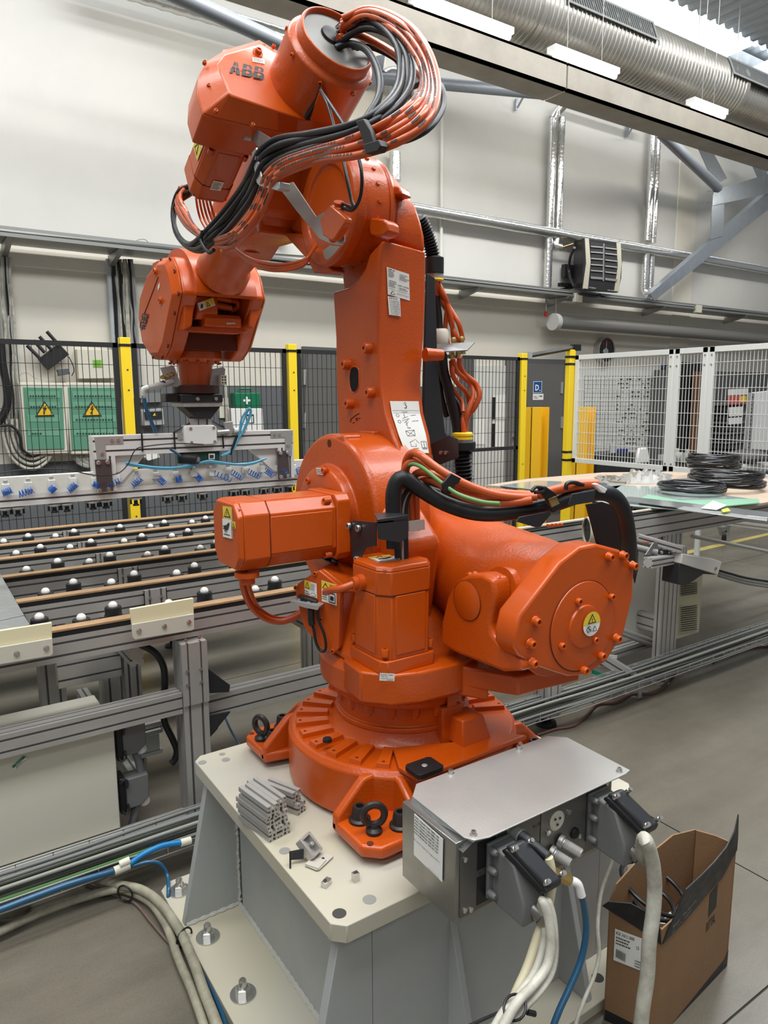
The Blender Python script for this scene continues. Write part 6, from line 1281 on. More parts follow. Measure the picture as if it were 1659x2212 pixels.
for y in yj[1:3]:
    for z in (1.98,1.90,1.05):
        for dy in (-.03,.03): b = MB(ZNC); b.lathe([(.008,0),(.008,.004)], (wx-.016,y+dy,z), (-1,0,0), 10); b.build('frame_bolt', wf)

# ------------------------------------------------------------------ doors, boards and fittings on the wall
W0 = WY-.001
def wbox(name, x0, y0, x1, y1, d, m, parent=None, bevel=.0, off=0., **k):
    "box on the wall between two photo corners, d proud of the wall"
    a, c = P(x0, y0, y=W0-d-off), P(x1, y1, y=W0-d-off); b = MB(m); b.box((a.x, W0-d-off, min(a.z, c.z)), (c.x, W0-off, max(a.z, c.z))); return b.build(name, parent, bevel=bevel, **k)
def vbox(name, tl, tr, br, bl, d, m, parent=None, off=0., bevel=0.):
    b = MB(m); b.prism([P(x, y, y=W0-d-off) for x, y in (tl, tr, br, bl)], (0,d,0)); return b.build(name, parent, bevel=bevel)
DG = mat('door_grey', (.10,.098,.092), .5)
d1 = struct(vbox('door_1', (1140,775),(1227,777),(1218,1150),(1130,1150), .04, DG)); 
vbox('door_leaf', (1140,786),(1218,788),(1208,1150),(1133,1150), .055, mat('door_leaf_grey', (.115,.112,.104), .5), d1, bevel=.003)
for y in (825,900): vbox('hinge', (1213,y),(1217,y),(1216,y+25),(1212,y+25), .07, STE, d1)
sgn_ = decal_px('d_sign', None, (1152,824),(1171,823.5),(1151,849), mat('sign_white', (.72,.76,.80), .4), [('rect',.05,.04,.9,.92,mat('sign_blue', (.01,.07,.26), .4)),('text',.24,.2,.42,.52,'D',LBL,.03),('rect',.74,.16,.09,.1,LBL)], y=W0-.058)
tag(sgn_, 'blue square sign with white letter D on the grey door', 'sign')
tag(decal_px('door_label', None, (1151,850.5),(1174,850.5),(1150.5,864), LBL, [('lines',.1,.2,.35,.5,2,INK),('rect',.5,.2,.01,.6,INK),('lines',.6,.4,.3,.4,1,INK)], y=W0-.058), 'small white label right under the blue D sign', 'label')
d2 = struct(vbox('door_2', (655,748),(735,752),(730,1150),(645,1150), .04, DG)); vbox('door_leaf', (662,760),(735,764),(730,1150),(652,1150), .05, mat('door_leaf_grey2', (.125,.122,.112), .5), d2)
for y in (798,892): vbox('hinge', (658,y),(661,y),(660,y+33),(657,y+33), .07, STE, d2)
DGP = vbox('wall_strip', (998,775),(1025,776),(1020,1060),(995,1060), .05, DG); 
vb = vbox('grey_locker', (1098,776),(1126,776),(1120,1150),(1094,1150), .06, mat('locker_grey', (.16,.155,.145), .5)); tag(vb, 'narrow grey door panel behind the black mesh beside the yellow post', 'panel')
for y in (943,962): b = MB(ZNC); b.lathe([(.02,0),(.02,.03)], P(1109,y,y=W0-.06), (0,-1,0), 12); b.build('door_knob', vb)
tag(DGP, 'narrow grey panel behind the black mesh, right of the robot hoses', 'panel')
nb = vbox('notice_board', (1020,790),(1098,790),(1090,1062),(1012,1062), .02, mat('board_white', (.62,.61,.57), .5)); tag(nb, 'white notice board with papers behind the black mesh', 'notice board')
for q in (((1066,855),(1094,852),(1094,905),(1063,905)),((1065,912),(1090,910),(1089,965),(1062,965)),((1022,905),(1050,905),(1048,960),(1020,960))):
    r = vbox('paper_sheet', *q, .004, LBL, None, off=.021); tag(r, 'paper sheet on the notice board, '+('upper right' if q[0][1] == 855 else 'lower right' if q[0][1] == 912 else 'lower left'), 'paper')
b = MB(BLK); b.box(P(1064,858,y=W0-.03), P(1069,905,y=W0-.05)); tag(b.build('binder', None), 'black binder spine beside the upper right paper sheet', 'binder'); b = MB(BLK); b.box(P(1063,915,y=W0-.03), P(1068,965,y=W0-.05)); tag(b.build('binder', None), 'black binder spine beside the lower right paper sheet', 'binder')
# big whiteboard with ruled plan
q = ((1245,795),(1419,797),(1413,985),(1238,985)); wbd = vbox('whiteboard', *q, .02, mat('whiteboard_face', (.58,.575,.54), .35)); tag(wbd, 'large whiteboard with a ruled planning grid behind the white mesh', 'whiteboard')
b = MB(INK)
for i in range(18): 
    y = 812+i*9.2; b.prism([P(1262,y,y=W0-.0212), P(1412,y+1,y=W0-.0212), P(1412,y+1.6,y=W0-.0212), P(1262,y+.6,y=W0-.0212)], (0,-.0004,0))
for i in range(17):
    x = 1262+i*8.8; b.prism([P(x,812,y=W0-.0212), P(x+.7,812,y=W0-.0212), P(x-1,972,y=W0-.0212), P(x-1.7,972,y=W0-.0212)], (0,-.0004,0))
rr = random.Random(2)
for i in range(90):
    x, y = 1330+rr.random()*70, 815+int(rr.random()*16)*9.2; w = 2+rr.random()*7; b.prism([P(x,y+3,y=W0-.0214), P(x+w,y+3,y=W0-.0214), P(x+w,y+5.5,y=W0-.0214), P(x,y+5.5,y=W0-.0214)], (0,-.0003,0))
b.build('ruled_grid', wbd)
# posters column
rr = random.Random(4)
for k, (x, y, w, h, cols_) in enumerate(((1427,786,21,28,((.02,.03,.05),(.05,.15,.3),(.4,.2,.02))),(1425,815,20,20,((.6,.6,.57),)),(1424,836,20,28,((.6,.6,.57),(.03,.03,.05))),(1422,865,20,28,((.62,.6,.58),(.03,.03,.05))),(1420,895,20,28,((.6,.6,.58),(.03,.04,.06))),(1418,925,20,12,((.02,.03,.05),)))):
    m0 = mat('poster_%d' % k, cols_[0], .5); r = vbox('wall_calendar_sheet' if k else 'poster', (x,y),(x+w,y-.5),(x+w-1,y+h-.5),(x-1,y+h), .004, m0)
    for j, c in enumerate(cols_[1:]):
        mm = mat('poster_%d_%d' % (k, j), c, .5); b = MB(mm); b.prism([P(x+2+j*9,y+1+j*3,y=W0-.005), P(x+9+j*9,y+1+j*3,y=W0-.005), P(x+9+j*9,y+8+j*8,y=W0-.005), P(x+2+j*9,y+8+j*8,y=W0-.005)], (0,-.0006,0)); b.build('print', r)
    tag(r, ('dark poster with blue and yellow picture, top of the column beside the whiteboard','pale sheet right under the poster','calendar sheet third from the top','calendar sheet fourth from the top','calendar sheet fifth from the top','dark strip at the bottom of the sheet column')[k]+('' if k in (0,) else ', beside the whiteboard'), 'poster' if k == 0 else 'sheet', None if k == 0 else 'sheets beside the whiteboard')
# clock
c = P(1302,757,y=W0-.02); b = MB(STE); b.lathe([(.165,0),(.165,.09),(.155,.095),(.152,.08)], c+Vector((0,.02,0)), (0,-1,0), 40, cap=False); ck = b.build('wall_clock', None); tag(ck, 'round steel wall clock with dark face under the grey pipe', 'clock')
b = MB(mat('clock_face', (.012,.010,.010), .3)); b.lathe([(.154,.078),(1e-5,.078)], c+Vector((0,.02,0)), (0,-1,0), 36, cap=False); b.build('clock_face', ck)
b = MB(STE); b.lathe([(.05,.079),(.045,.085),(1e-5,.085)], c+Vector((-.01,.02,-.02)), (0,-1,0), 20, cap=False); b.prism([c+Vector((-.02,-.062,-.02)), c+Vector((-.005,-.062,-.02)), c+Vector((0,-.062,.12)), c+Vector((-.008,-.062,.12))], (0,-.002,0)); b.build('clock_hands', ck)
b = MB(mat('dark_red', (.10,.01,.01), .4)); b.prism([c+Vector((x,-.0585,z)) for x, z in ((-.10,.07),(-.06,.13),(.03,.145),(.10,.10),(.02,.07))], (0,-.001,0)); b.build('face_print', ck)
# duct cylinder along the wall (rolled screen tube)
a_, c_ = P(1200,696,y=6.25), P(1659,722,y=6.25); a2 = Vector((a_.x, 6.25, 2.53)); b = MB(mat('grey_tube', (.24,.235,.215), .45, metal=.3)); b.cyl(a2, (13,6.25,2.51), .075, seg=28); tu = b.build('grey_pipe', None); tag(tu, 'long dull grey pipe under the cable tray, round cap at its left end', 'pipe')
b = MB(mat('pale_cap', (.55,.55,.52), .5)); b.cyl(a2-Vector((.05,0,0)), a2+Vector((.02,0,0)), .10, seg=28); b.build('end_cap', tu)
b = MB(GAL); b.tube([a2, a2+Vector((0,0,.45))], .004, 6, 1, spline=False); b.build('hanger_wire', tu)
# pipes: horizontal foil pipe and vertical pairs
FOI = mat('foil_pipe', (.62,.62,.60), .22, metal=.85, bump=.9, bscale=28)
def hp(lab, ax, ay, bx, by, r, y, m=FOI, name='insulated_pipe', cat='pipe', ext=0.):
    a, c = P(ax, ay, y=y), P(bx, by, y=y); c.z = a.z if abs(c.z-a.z) < .15 else c.z; b = MB(m); n = 30; rr = random.Random(ax)
    d = (c-a); pts = [a-d*ext+d*(1+2*ext)*i/n for i in range(n+1)]
    b.tube(pts, lambda t: r*(1+.05*math.sin(t*90)), 14, 1, spline=False); return tag(b.build(name, None, ang=60), lab, cat)
p1_ = hp('foil wrapped horizontal heating pipe running along the whole wall', 900,452,1659,578, .062, 6.38, ext=.25)
def vp(lab, x, y0, x1, y1, r, yy, m=FOI, name='insulated_pipe', cat='pipe', grp=None):
    a, c = P(x, y0, y=yy), P(x1, y1, y=yy); c.x = a.x = (a.x+c.x)/2; b = MB(m); n = 24; b.tube([a.lerp(c, i/n) for i in range(n+1)], lambda t: r*(1+.05*math.sin(t*70)), 12, 1, spline=False); return tag(b.build(name, None, ang=60), lab, cat, grp)
vp('foil wrapped vertical pipe left of the heater, upper run', 1196,255,1187,495, .05, 6.40)
vp('foil wrapped vertical pipe, right one of the pair above the heater', 1213,255,1205,500, .05, 6.40)
vp('foil wrapped vertical pipe left of the heater, below the horizontal pipe', 1187,510,1181,625, .05, 6.40)
vp('foil wrapped vertical pipe, left one of the far right pair, upper run', 1410,275,1399,520, .05, 6.40)
vp('foil wrapped vertical pipe, right one of the far right pair, upper run', 1421,290,1410,525, .045, 6.42)
vp('foil wrapped vertical pipe, left of the far right pair, below the horizontal pipe', 1397,545,1391,620, .05, 6.40)
vp('foil wrapped vertical pipe, right of the far right pair, below the horizontal pipe', 1408,545,1404,622, .045, 6.42)
b = MB(FOI); b.tube([P(1391,618,y=6.40), P(1394,632,y=6.38), P(1404,640,y=6.3)], .05, 12, 4); tag(b.build('pipe_elbow', None), 'foil wrapped elbow ending the far right pipe pair', 'pipe')
b = MB(FOI); b.tube([P(1194,258,y=6.40), P(1204,242,y=6.38), P(1222,222,y=6.3)], .055, 12, 4); tag(b.build('pipe_elbow', None), 'foil wrapped elbow at the top of the pipes above the heater', 'pipe')
b = MB(FOI); b.tube([P(1202,510,y=6.40), P(1200,530,y=6.38), P(1212,535,y=6.35)], .045, 12, 4); b.cyl(P(1212,535,y=6.35), P(1238,527,y=6.3), .012, m=BRS); tag(b.build('pipe_branch', None), 'short foil wrapped branch feeding the heater at its top left', 'pipe')
b = MB(BRS); b.tube([P(1185,626,y=6.38), P(1210,627,y=6.36), P(1238,620,y=6.33)], .02, 8, 4); b.box(P(1213,610,y=6.3), P(1230,622,y=6.36), BLK); tag(b.build('valve_assembly', None), 'brass valve with black actuator at the heater lower left', 'valve')
vp('thin white conduit running down the wall behind the robot arm', 957,170,950,700, .018, 6.46, mat('conduit_white', (.62,.62,.57), .4), 'conduit', 'conduit')
vp('large foil duct pipe rising behind the robot arm top', 856,330,850,390, .06, 6.38)
vp('large foil duct pipe behind the cable loop, upper part', 862,150,857,300, .06, 6.38)
b = MB(FOI); b.tube([P(830,168,y=6.3), P(850,160,y=6.3), P(862,180,y=6.38)], .07, 12, 4); tag(b.build('pipe_elbow', None), 'foil wrapped elbow behind the cable loop', 'pipe')
# upper wall pipe under the beam
for nm, L, r, yy, lab in (('insulated_pipe', ((150,-60),(640,70)), .07, 6.2, 'foil wrapped pipe at the top left, behind the grey strut'),('insulated_pipe', ((930,110),(1100,160)), .05, 6.42, 'foil pipe just below the beam, above the cable loop'),('insulated_pipe', ((1230,218),(1400,270)), .045, 6.3, 'foil pipe just below the beam, between the vertical pairs')):
    hp(lab, *L[0], *L[1], r, yy, FOI, nm)
STR = mat('painted_tube_grey', (.20,.22,.25), .45, metal=.3)
def strut(lab, p, q, r, y0, y1, m=STR, seg=14): b = MB(m); b.cyl(P(*p, y=y0), P(*q, y=y1), r, seg=seg); return tag(b.build('tube_strut', None), lab, 'strut')
strut('grey steel tube strut crossing the top left corner', (170,-108), (603,92), .055, 5.15, 5.3)
strut('grey steel tube strut behind the cable loop, meeting the beam', (825,170), (1232,207), .055, 6.3, 5.15)
strut('dark steel tube strut dropping from the beam to the angle frame', (1424,283), (1551,406), .06, 5.2, 6.0)
b = MB(STR); b.prism([P(x,y,y=6.28) for x,y in ((815,120),(832,118),(824,175),(815,180))], (0,.22,0)); tag(b.build('strut_bracket', None), 'grey angle bracket at the left end of the tube strut', 'bracket')
# roof beam
BMM = mat('beam_paint', (.36,.32,.26), .5, var=.25, vscale=3)
zb0, zb1 = P(900,87,y=4.6).z, P(900,16,y=4.6).z
bb_ = thing('roof_beam', 'long brown grey steel beam crossing the hall under the duct', 'beam', (5, 4.65, zb0))
for x0, x1 in ((-2, P(1224,200,y=4.6).x-.01), (P(1224,200,y=4.6).x+.01, 16)):
    b = MB(BMM); b.box((x0,4.6,zb0),(x1,4.63,zb1)); b.box((x0,4.6,zb0-.0),(x1,4.86,zb0+.02)); b.box((x0,4.6,zb1-.02),(x1,4.72,zb1)); b.build('beam_section', bb_)
zz = (zb0+zb1)/2
# spiral duct with grilles
DY, DZ, DR = 5.15, 5.05, .29
DUC = mat('spiral_duct', (.42,.40,.36), .32, metal=.6, var=.15, vscale=5)
dt = thing('ventilation_duct', 'large galvanised spiral duct with side grilles hanging under the roof', 'duct', (6, DY, DZ-DR))
xk = P(1560,250,y=DY).x
prof = []
x = 2.2
while x < xk: prof += [(DR, x), (DR, x+.040), (DR+.010, x+.045), (DR+.010, x+.051)]; x += .056
while x < 15: prof += [(DR*.86, x), (DR*.86, x+.040), (DR*.86+.007, x+.047), (DR*.86+.007, x+.051)]; x += .056
b = MB(DUC); b.lathe(prof, (0,DY,DZ), (1,0,0), 36); b.build('spiral_shell', dt, ang=50)
xb = P(900,0,y=DY).x
for g0, g1 in ((P(1228,40,y=DY-DR).x, P(1414,112,y=DY-DR).x), (P(1583,165,y=DY-DR).x, P(1583,165,y=DY-DR).x+1.6)):
    b = MB(mat('grille_black', (.01,.01,.01), .6)); R_ = DR if g0 < xk else DR*.86
    an = math.radians(22); n_ = Vector((0,-math.cos(an),math.sin(an))); t_ = Vector((0,math.sin(an),math.cos(an))); c0 = Vector((0,DY,DZ))+n_*(R_+.008)
    hh = .085
    b.prism([c0+Vector((g0,0,0))-t_*hh, c0+Vector((g1,0,0))-t_*hh, c0+Vector((g1,0,0))+t_*hh, c0+Vector((g0,0,0))+t_*hh], -n_*.03); g_o = b.build('grille', dt)
    b = MB(GAL)
    for s in (-1,1): b.prism([c0+Vector((g0-.03,0,0))+t_*s*hh, c0+Vector((g1+.03,0,0))+t_*s*hh, c0+Vector((g1+.03,0,0))+t_*s*(hh+.025), c0+Vector((g0-.03,0,0))+t_*s*(hh+.025)], n_*.006)
    for xx in (g0-.03, g1): b.prism([c0+Vector((xx,0,0))-t_*hh, c0+Vector((xx+.03,0,0))-t_*hh, c0+Vector((xx+.03,0,0))+t_*hh, c0+Vector((xx,0,0))+t_*hh], n_*.006)
    b.build('grille_frame', g_o)
    n = int((g1-g0)/.034)
    for i in range(n): xx = g0+.01+(g1-g0-.02)*i/n; b = MB(GAL); b.prism([c0+Vector((xx,0,0))-t_*hh, c0+Vector((xx+.010,0,0))-t_*hh, c0+Vector((xx+.010,0,0))+t_*hh, c0+Vector((xx,0,0))+t_*hh], n_*.006); b.build('grille_slat', g_o)
for x in (xk, P(1130,60,y=DY).x): b = MB(DUC); b.lathe([(DR+.012,-.03),(DR+.012,.03)], (x,DY,DZ), (1,0,0), 36); b.build('duct_collar', dt)
b = MB(STE)
for px in (1505,1590): 
    p = P(px,150,y=DY); b = MB(STE); b.cyl((p.x,DY,DZ), (p.x,DY,6.4), .006, seg=6); b.build('hanger_rod', dt)
# fluorescent lamps between beam and duct
TRG = GAL
LMP = mat('lamp_tube', (1,1,1), .4, emit=(.93,.98,1), estr=14)
for i, (ax, bx, lab) in enumerate(((890,1100,'bright fluorescent lamp between beam and duct, left one'),(1192,1330,'bright fluorescent lamp between beam and duct, middle one'),(1500,1570,'bright fluorescent lamp between beam and duct, right one'))):
    yy = 4.80; zL = zb1+.16; x0, x1 = P(ax,60,y=yy).x, P(bx,150,y=yy).x
    lm = thing('fluorescent_lamp', lab, 'lamp', ((x0+x1)/2, yy, zL)); b = MB(WHT); b.box((x0,yy-.05,zL),(x1,yy+.05,zL+.05)); b.build('lamp_housing', lm)
    b = MB(WHT)
    for xx in (x0+.2, x1-.2): b.cyl((xx,yy,zL+.04), (xx,yy,6.5), .0025, seg=6, m=TRG)
    b.build('hanger_rod', lm); b = MB(LMP); b.cyl((x0+.02,yy-.015,zL-.02), (x1-.02,yy-.015,zL-.02), .022, seg=12); b.build('lamp_tube', lm)
# galvanised angle frame at the right
AN = mat('angle_steel', (.42,.46,.50), .35, metal=.75, var=.25, vscale=6)
def angle(nm, q, y, lab, d=.10):
    b = MB(AN); pts = [P(x, yy, y=y) for x, yy in q]; b.prism(pts, (0,.012,0)); b.prism([pts[0], pts[1], pts[1]+Vector((0,d,0)), pts[0]+Vector((0,d,0))], (0,0,.01)); return tag(b.build(nm, None), lab, 'steel beam', 'galvanised angle frame bars')
angle('frame_bar', ((1405,636),(1700,380),(1700,420),(1414,650)), 6.05, 'long diagonal galvanised bar rising to the right')
angle('frame_bar', ((1538,436),(1565,432),(1562,510),(1536,517)), 6.04, 'short upright galvanised bar under the horizontal one')
angle('frame_bar', ((1541,412),(1700,366),(1700,410),(1539,444)), 6.0, 'wide horizontal galvanised bar at the right edge')
angle('frame_bar', ((1500,300),(1530,310),(1571,385),(1545,400)), 6.06, 'steep galvanised bar running up to the beam')
angle('frame_bar', ((1610,320),(1640,335),(1660,380),(1645,400)), 6.06, 'galvanised bar at the right edge just under the beam')
angle('frame_bar', ((1560,130),(1700,66),(1700,110),(1575,168)), 6.06, 'galvanised bar above the duct at the top right')
# wall brackets
for px, py in ((1122,230),(1362,288)):
    b = MB(AN); a_ = P(px-6,py-15,y=6.45); b.prism([P(px-6,py-18,y=6.45), P(px-2,py-18,y=6.45), P(px-4,py+8,y=6.45), P(px-8,py+8,y=6.45)], (0,.03,0)); b.cyl(P(px-4,py+2,y=6.4), P(px+8,py-20,y=6.2), .012, seg=6); tag(b.build('wall_bracket', None), 'small galvanised wall bracket '+('above the cable tray left' if px < 1200 else 'beside the far right pipes')+', under the beam', 'bracket')
# cable ladder on the wall
TZw = 2.83
ct = thing('wall_cable_tray', 'grey cable ladder running along the whole wall at mid height', 'cable tray', (5, 6.3, TZw))
TRM = mat('tray_grey', (.30,.305,.29), .4, metal=.6)
for z, y in ((TZw,6.12),(TZw+.045,6.12)):
    b = MB(TRM); b.box((-3,y,z),(15,y+.006,z+.022)); b.build('side_rail', ct)
b = MB(TRM); b.box((-3,6.12,TZw-.005),(15,6.45,TZw)); b.build('tray_floor', ct)
b = MB(CBG); rr = random.Random(8)
for i in range(5): 
    b = MB((BLK, CBG, CBL, BLK, CBG)[i]); b.tube([(x, 6.16+.05*i, TZw+.03+.02*(i % 2)+rr.uniform(-.01,.01)) for x in range(-3,15)], .014, 6, 2); b.build('tray_cable', ct)
for px in (10,240,900,1000,1190,1400,1580):
    x = P(px,600,y=6.4).x; b = MB(TRM); b.prism([(x,6.10,TZw-.01),(x,6.47,TZw-.01),(x,6.47,TZw-.10),(x,6.40,TZw-.09),(x,6.12,TZw-.03)], (.04,0,0)); b.build('tray_bracket', ct)
# loose wires above the tray, junction boxes
b = MB(CBG); b.tube([P(x,y,y=6.3) for x,y in ((288,540),(295,520),(315,518),(325,535),(310,528),(298,535),(320,545),(340,548))], .004, 5, 5); tag(b.build('loose_wire', None), 'tangle of loose grey wire on the wall cable tray, above the wrist', 'wire')
for px, py in ((1251,643),(1511,667)): b = MB(CRM); c = P(px,py,y=6.1); b.box(c-Vector((.06,0,.05)), c+Vector((.06,.05,.05))); tag(b.build('small_junction_box', None), 'small cream box on the wall cable tray, '+('under the heater' if px < 1300 else 'at the right'), 'box')
b = MB(mat('red_plastic', (.5,.01,.01), .4)); c = P(1179,684,y=6.3); b.cyl(c, c+Vector((0,0,.06)), .018); b.cyl(c+Vector((0,0,.06)), c+Vector((0,0,.25)), .010, m=CBG); tag(b.build('pull_handle', None), 'small red pull handle hanging under the cable tray', 'handle')
# fan heater
ht = thing('fan_heater', 'black wall mounted fan heater with slatted front and pale side strips', 'heater', tuple(P(1290,625,y=6.2)))
ang_ = math.radians(18); hc = P(1292,575,y=6.0); fx_ = Vector((math.cos(ang_), -math.sin(ang_)*.0, 0)); 
def HP(x, y, d=0): return P(x, y, y=5.95+d)
b = MB(BLM); b.prism([HP(x,y) for x,y in ((1262,513),(1340,523),(1345,560),(1343,600),(1336,633),(1262,628),(1266,570))], None, top=[P(x,y,y=6.35) for x,y in ((1240,518),(1310,523),(1316,560),(1312,600),(1308,628),(1240,626),(1238,570))]); b.build('heater_body', ht, bevel=.02, seg=3)
b = MB(BLM); b.prism([HP(x,y,-.03) for x,y in ((1262,514),(1335,524),(1342,560),(1340,600),(1332,632),(1262,626),(1266,570))], (0,.04,0)); b.build('heater_front', ht, bevel=.004)
for q in (((1264,514),(1272,515),(1276,565),(1270,624),(1260,623),(1267,570)), ((1332,524),(1341,525),(1343,570),(1337,630),(1327,629),(1335,575))):
    b = MB(mat('pale_strip', (.52,.49,.38), .4)); b.prism([HP(x,y,-.036) for x,y in q], (0,.01,0)); b.build('side_strip', ht)
SLT = mat('slat_grey', (.20,.20,.205), .35)
b = MB(INK); b.prism([HP(x,y,-.032) for x,y in ((1275,522),(1333,531),(1334,570),(1330,607),(1274,602),(1278,560))], (0,.004,0)); b.build('louvre_opening', ht)
for i, y in enumerate((531,543,557,570,583,597)):
    for x0, x1, dy in ((1276,1303,2),(1307,1334,3)):
        b = MB(SLT); b.prism([HP(x0,y+(x0-1276)*.1,-.04), HP(x1,y+dy+(x0-1276)*.1,-.04), HP(x1-1,y+dy+(x0-1276)*.1+(5 if i == 5 else 2.5),-.045), HP(x0+1,y+(x0-1276)*.1+(5 if i == 5 else 2.5),-.045)], (0,.005,0)); b.build('heater_slat', ht)
b = MB(SLT); b.prism([HP(1303,526,-.04), HP(1306,526,-.04), HP(1305,607,-.04), HP(1302,607,-.04)], (0,.005,0)); b.build('centre_bar', ht)
b = MB(WHT); b.text('VOLCANO', HP(1312,627.5,-.038), HP(1326,629.5,-.038)-HP(1312,627.5,-.038), Vector((0,0,.012))); b.text('VTS GROUP', HP(1272,622,-.038), HP(1287,624,-.038)-HP(1272,622,-.038), Vector((0,0,.014))); b.build('heater_lettering', ht)
b = MB(BLM); b.tube([P(1241,535,y=6.05), P(1232,555,y=6.2), P(1229,580,y=6.3), P(1232,600,y=6.25), P(1240,620,y=6.1)], .016); b.box(P(1221,570,y=6.4), P(1234,602,y=6.46)); b.tube([P(1250,634,y=6.0), P(1280,640,y=6.0), P(1297,638,y=6.0)], .016); b.build('heater_bracket', ht)

# ------------------------------------------------------------------ left wall: cables, cabinets, router
def vcab(x, y0, x1, y1, r, m, lab, grp, y=6.44, wob=.012, seed=0):
    a, c = P(x, y0, y=y), P(x1, y1, y=y); rr = random.Random(seed+x); b = MB(m); n = 8
    b.tube([a.lerp(c, i/n)+Vector((rr.uniform(-wob,wob), 0, 0)) for i in range(n+1)], r, 6, 3); return tag(b.build('wall_cable', None, ang=60), lab, 'cable', grp)
for i in range(10):
    vcab(243+i*4.4, 560, 262+i*4.6, 860, .011 if i % 3 else .014, (BLK, CBG, CBL, BLK, CBG, CBL, CBL, CBG, BLK, CBG)[i], 'wall cable number place %s of the bundle between cabinets and robot wrist' % ('first','second','third','fourth','fifth','sixth','seventh','eighth','ninth','tenth')[i] if 0 else 'thin cable in the upright bundle beside the left yellow post', 'cables in the bundle beside the left yellow post', seed=i)
for i in range(8):
    vcab(-2+i*3.0, 555, 16+i*4.2, 960, .011, (CBG, CBL, CBL, CBG, BLK, CBL, CBG, CBL)[i], 'thin cable in the upright bundle at the left edge', 'cables in the bundle at the left edge', seed=i+20)
vp('pale conduit strip beside the cable bundle at the left edge', 14,550,36,850, .022, 6.46, mat('strip_grey', (.42,.45,.46), .4), 'cable rail', 'rail'); vp('pale conduit strip on the left of the cable bundle beside the yellow post', 234,560,246,760, .022, 6.46, mat('strip_grey', (.42,.45,.46), .4), 'cable rail', 'rail')
vp('pale conduit strip on the right of the cable bundle beside the yellow post', 283,570,300,790, .022, 6.46, mat('strip_grey', (.42,.45,.46), .4), 'cable rail', 'rail')
rr = random.Random(31)
for i in range(10):
    k = i*5; L = [(4+i*3.5,905),(8+i*3.4,945),(22+i*3.2,985-i*1.5),(48+i*1.5,1008-i*3.2),(75,1013-i*3.6),(98-i*.6,1000-i*2.8),(110-i*1.6,985)]
    b = MB((CBL, CBG, CBL)[i % 3]); b.tube([P(x, y, y=6.40+.03*(i % 3)) for x, y in L], .013, 7, 5); tag(b.build('looped_cable', None, ang=60), 'cream cable looping up into the left green cabinet', 'cable', 'cables looping under the left green cabinet')
for i in range(6):
    L = [(158+i*5,984),(168+i*4.5,1000-i*2),(185+i*3,1008-i*3),(200,1008-i*3)]
    b = MB((CBG, CBL)[i % 2]); b.tube([P(x, y, y=6.42) for x, y in L], .013, 7, 4); tag(b.build('looped_cable', None, ang=60), 'cream cable looping up into the right green cabinet', 'cable', 'cables looping under the right green cabinet')
b = MB(BLK); b.tube([P(x, y, y=6.38) for x, y in ((2,735),(6,790),(14,830),(16,870),(8,895),(-5,915))], .03, 8, 5); tag(b.build('black_cable_bundle', None, ang=60), 'thick black cable bundle at the left edge', 'cable')
b = MB(BLK); b.tube([P(x, y, y=6.36) for x, y in ((0,920),(25,920),(42,940),(48,970),(70,985))], .011, 8, 5); tag(b.build('black_cable', None, ang=60), 'black cable curving into the bottom of the left green cabinet', 'cable')
GGL = mat('green_tinted_cover', (.11,.29,.19), .15, coat=.6)
for (x0, x1, X0, X1, lab, tx) in ((47, 139, 40, 147, 'left green fronted distribution cabinet with lightning warning triangle', 97), (144, 260, 141, 262, 'right green fronted distribution cabinet with lightning warning triangle', 199)):
    gc = thing('distribution_cabinet', lab, 'electrical cabinet', tuple(P((x0+x1)/2, 980, y=6.45)))
    b = MB(CRM); sh = 10
    b.prism([P(x,y,y=6.36) for x,y in ((X0,826),(X1-3,827),(X1+3,980),(X0+12,982))], (0,.14,0)); b.build('cabinet_frame', gc, bevel=.01)
    b = MB(GGL); b.prism([P(x,y,y=6.35) for x,y in ((x0+3,836),(x1-4,837),(x1+1,970),(x0+12,972))], (0,.01,0)); gd = b.build('tinted_door', gc, bevel=.004)
    GR2 = mat('green_inner', (.16,.36,.24), .3)
    for r_, yy in enumerate((845,868,896,926)):
        b = MB(GR2); b.prism([P(x,y,y=6.349) for x,y in ((x0+12,yy),(x1-11,yy),(x1-9,yy+15),(x0+14,yy+15))], (0,-.002,0)); row = b.build('breaker_row', gd)
        n = 10 if x0 < 100 else 13
        if r_ != 2 or x0 > 100:
            b = MB(mat('breaker_dark', (.02,.07,.045), .4))
            for i in range(n if r_ != 3 or x0 > 100 else 4): xx = x0+17+i*(x1-x0-34)/n+r_*1.5; b.prism([P(a,c_,y=6.345) for a,c_ in ((xx,yy+9),(xx+3.6,yy+9),(xx+3.7,yy+12),(xx+.1,yy+12))], (0,-.003,0))
            o = b.build('breakers', row); o['kind'] = 'stuff'
    b = MB(INK); b.prism([P(x,y,y=6.345) for x,y in ((tx-21,900),(tx+21,899),(tx-1,866))], (0,-.004,0)); wt_ = b.build('warning_triangle', gc)
    b = MB(mat('warning_yellow', (.80,.50,.02), .4)); b.prism([P(x,y,y=6.340) for x,y in ((tx-16,897),(tx+17,896),(tx-.5,871))], (0,-.003,0)); b.build('triangle_face', wt_)
    b = MB(INK); b.prism([P(x,y,y=6.336) for x,y in ((tx+1,876),(tx-4,885),(tx,885),(tx-3,892),(tx-4.5,890),(tx-2,896),(tx+1,891),(tx-.8,891),(tx+4,882),(tx,882),(tx+3,876))], (0,-.002,0)); b.build('lightning_mark', wt_)
jb2 = vbox('cream_junction_box', (166,754),(246,756),(249,817),(170,818), .10, CRM, bevel=.004); tag(jb2, 'large cream junction box with a green paper note above the cabinets', 'junction box')
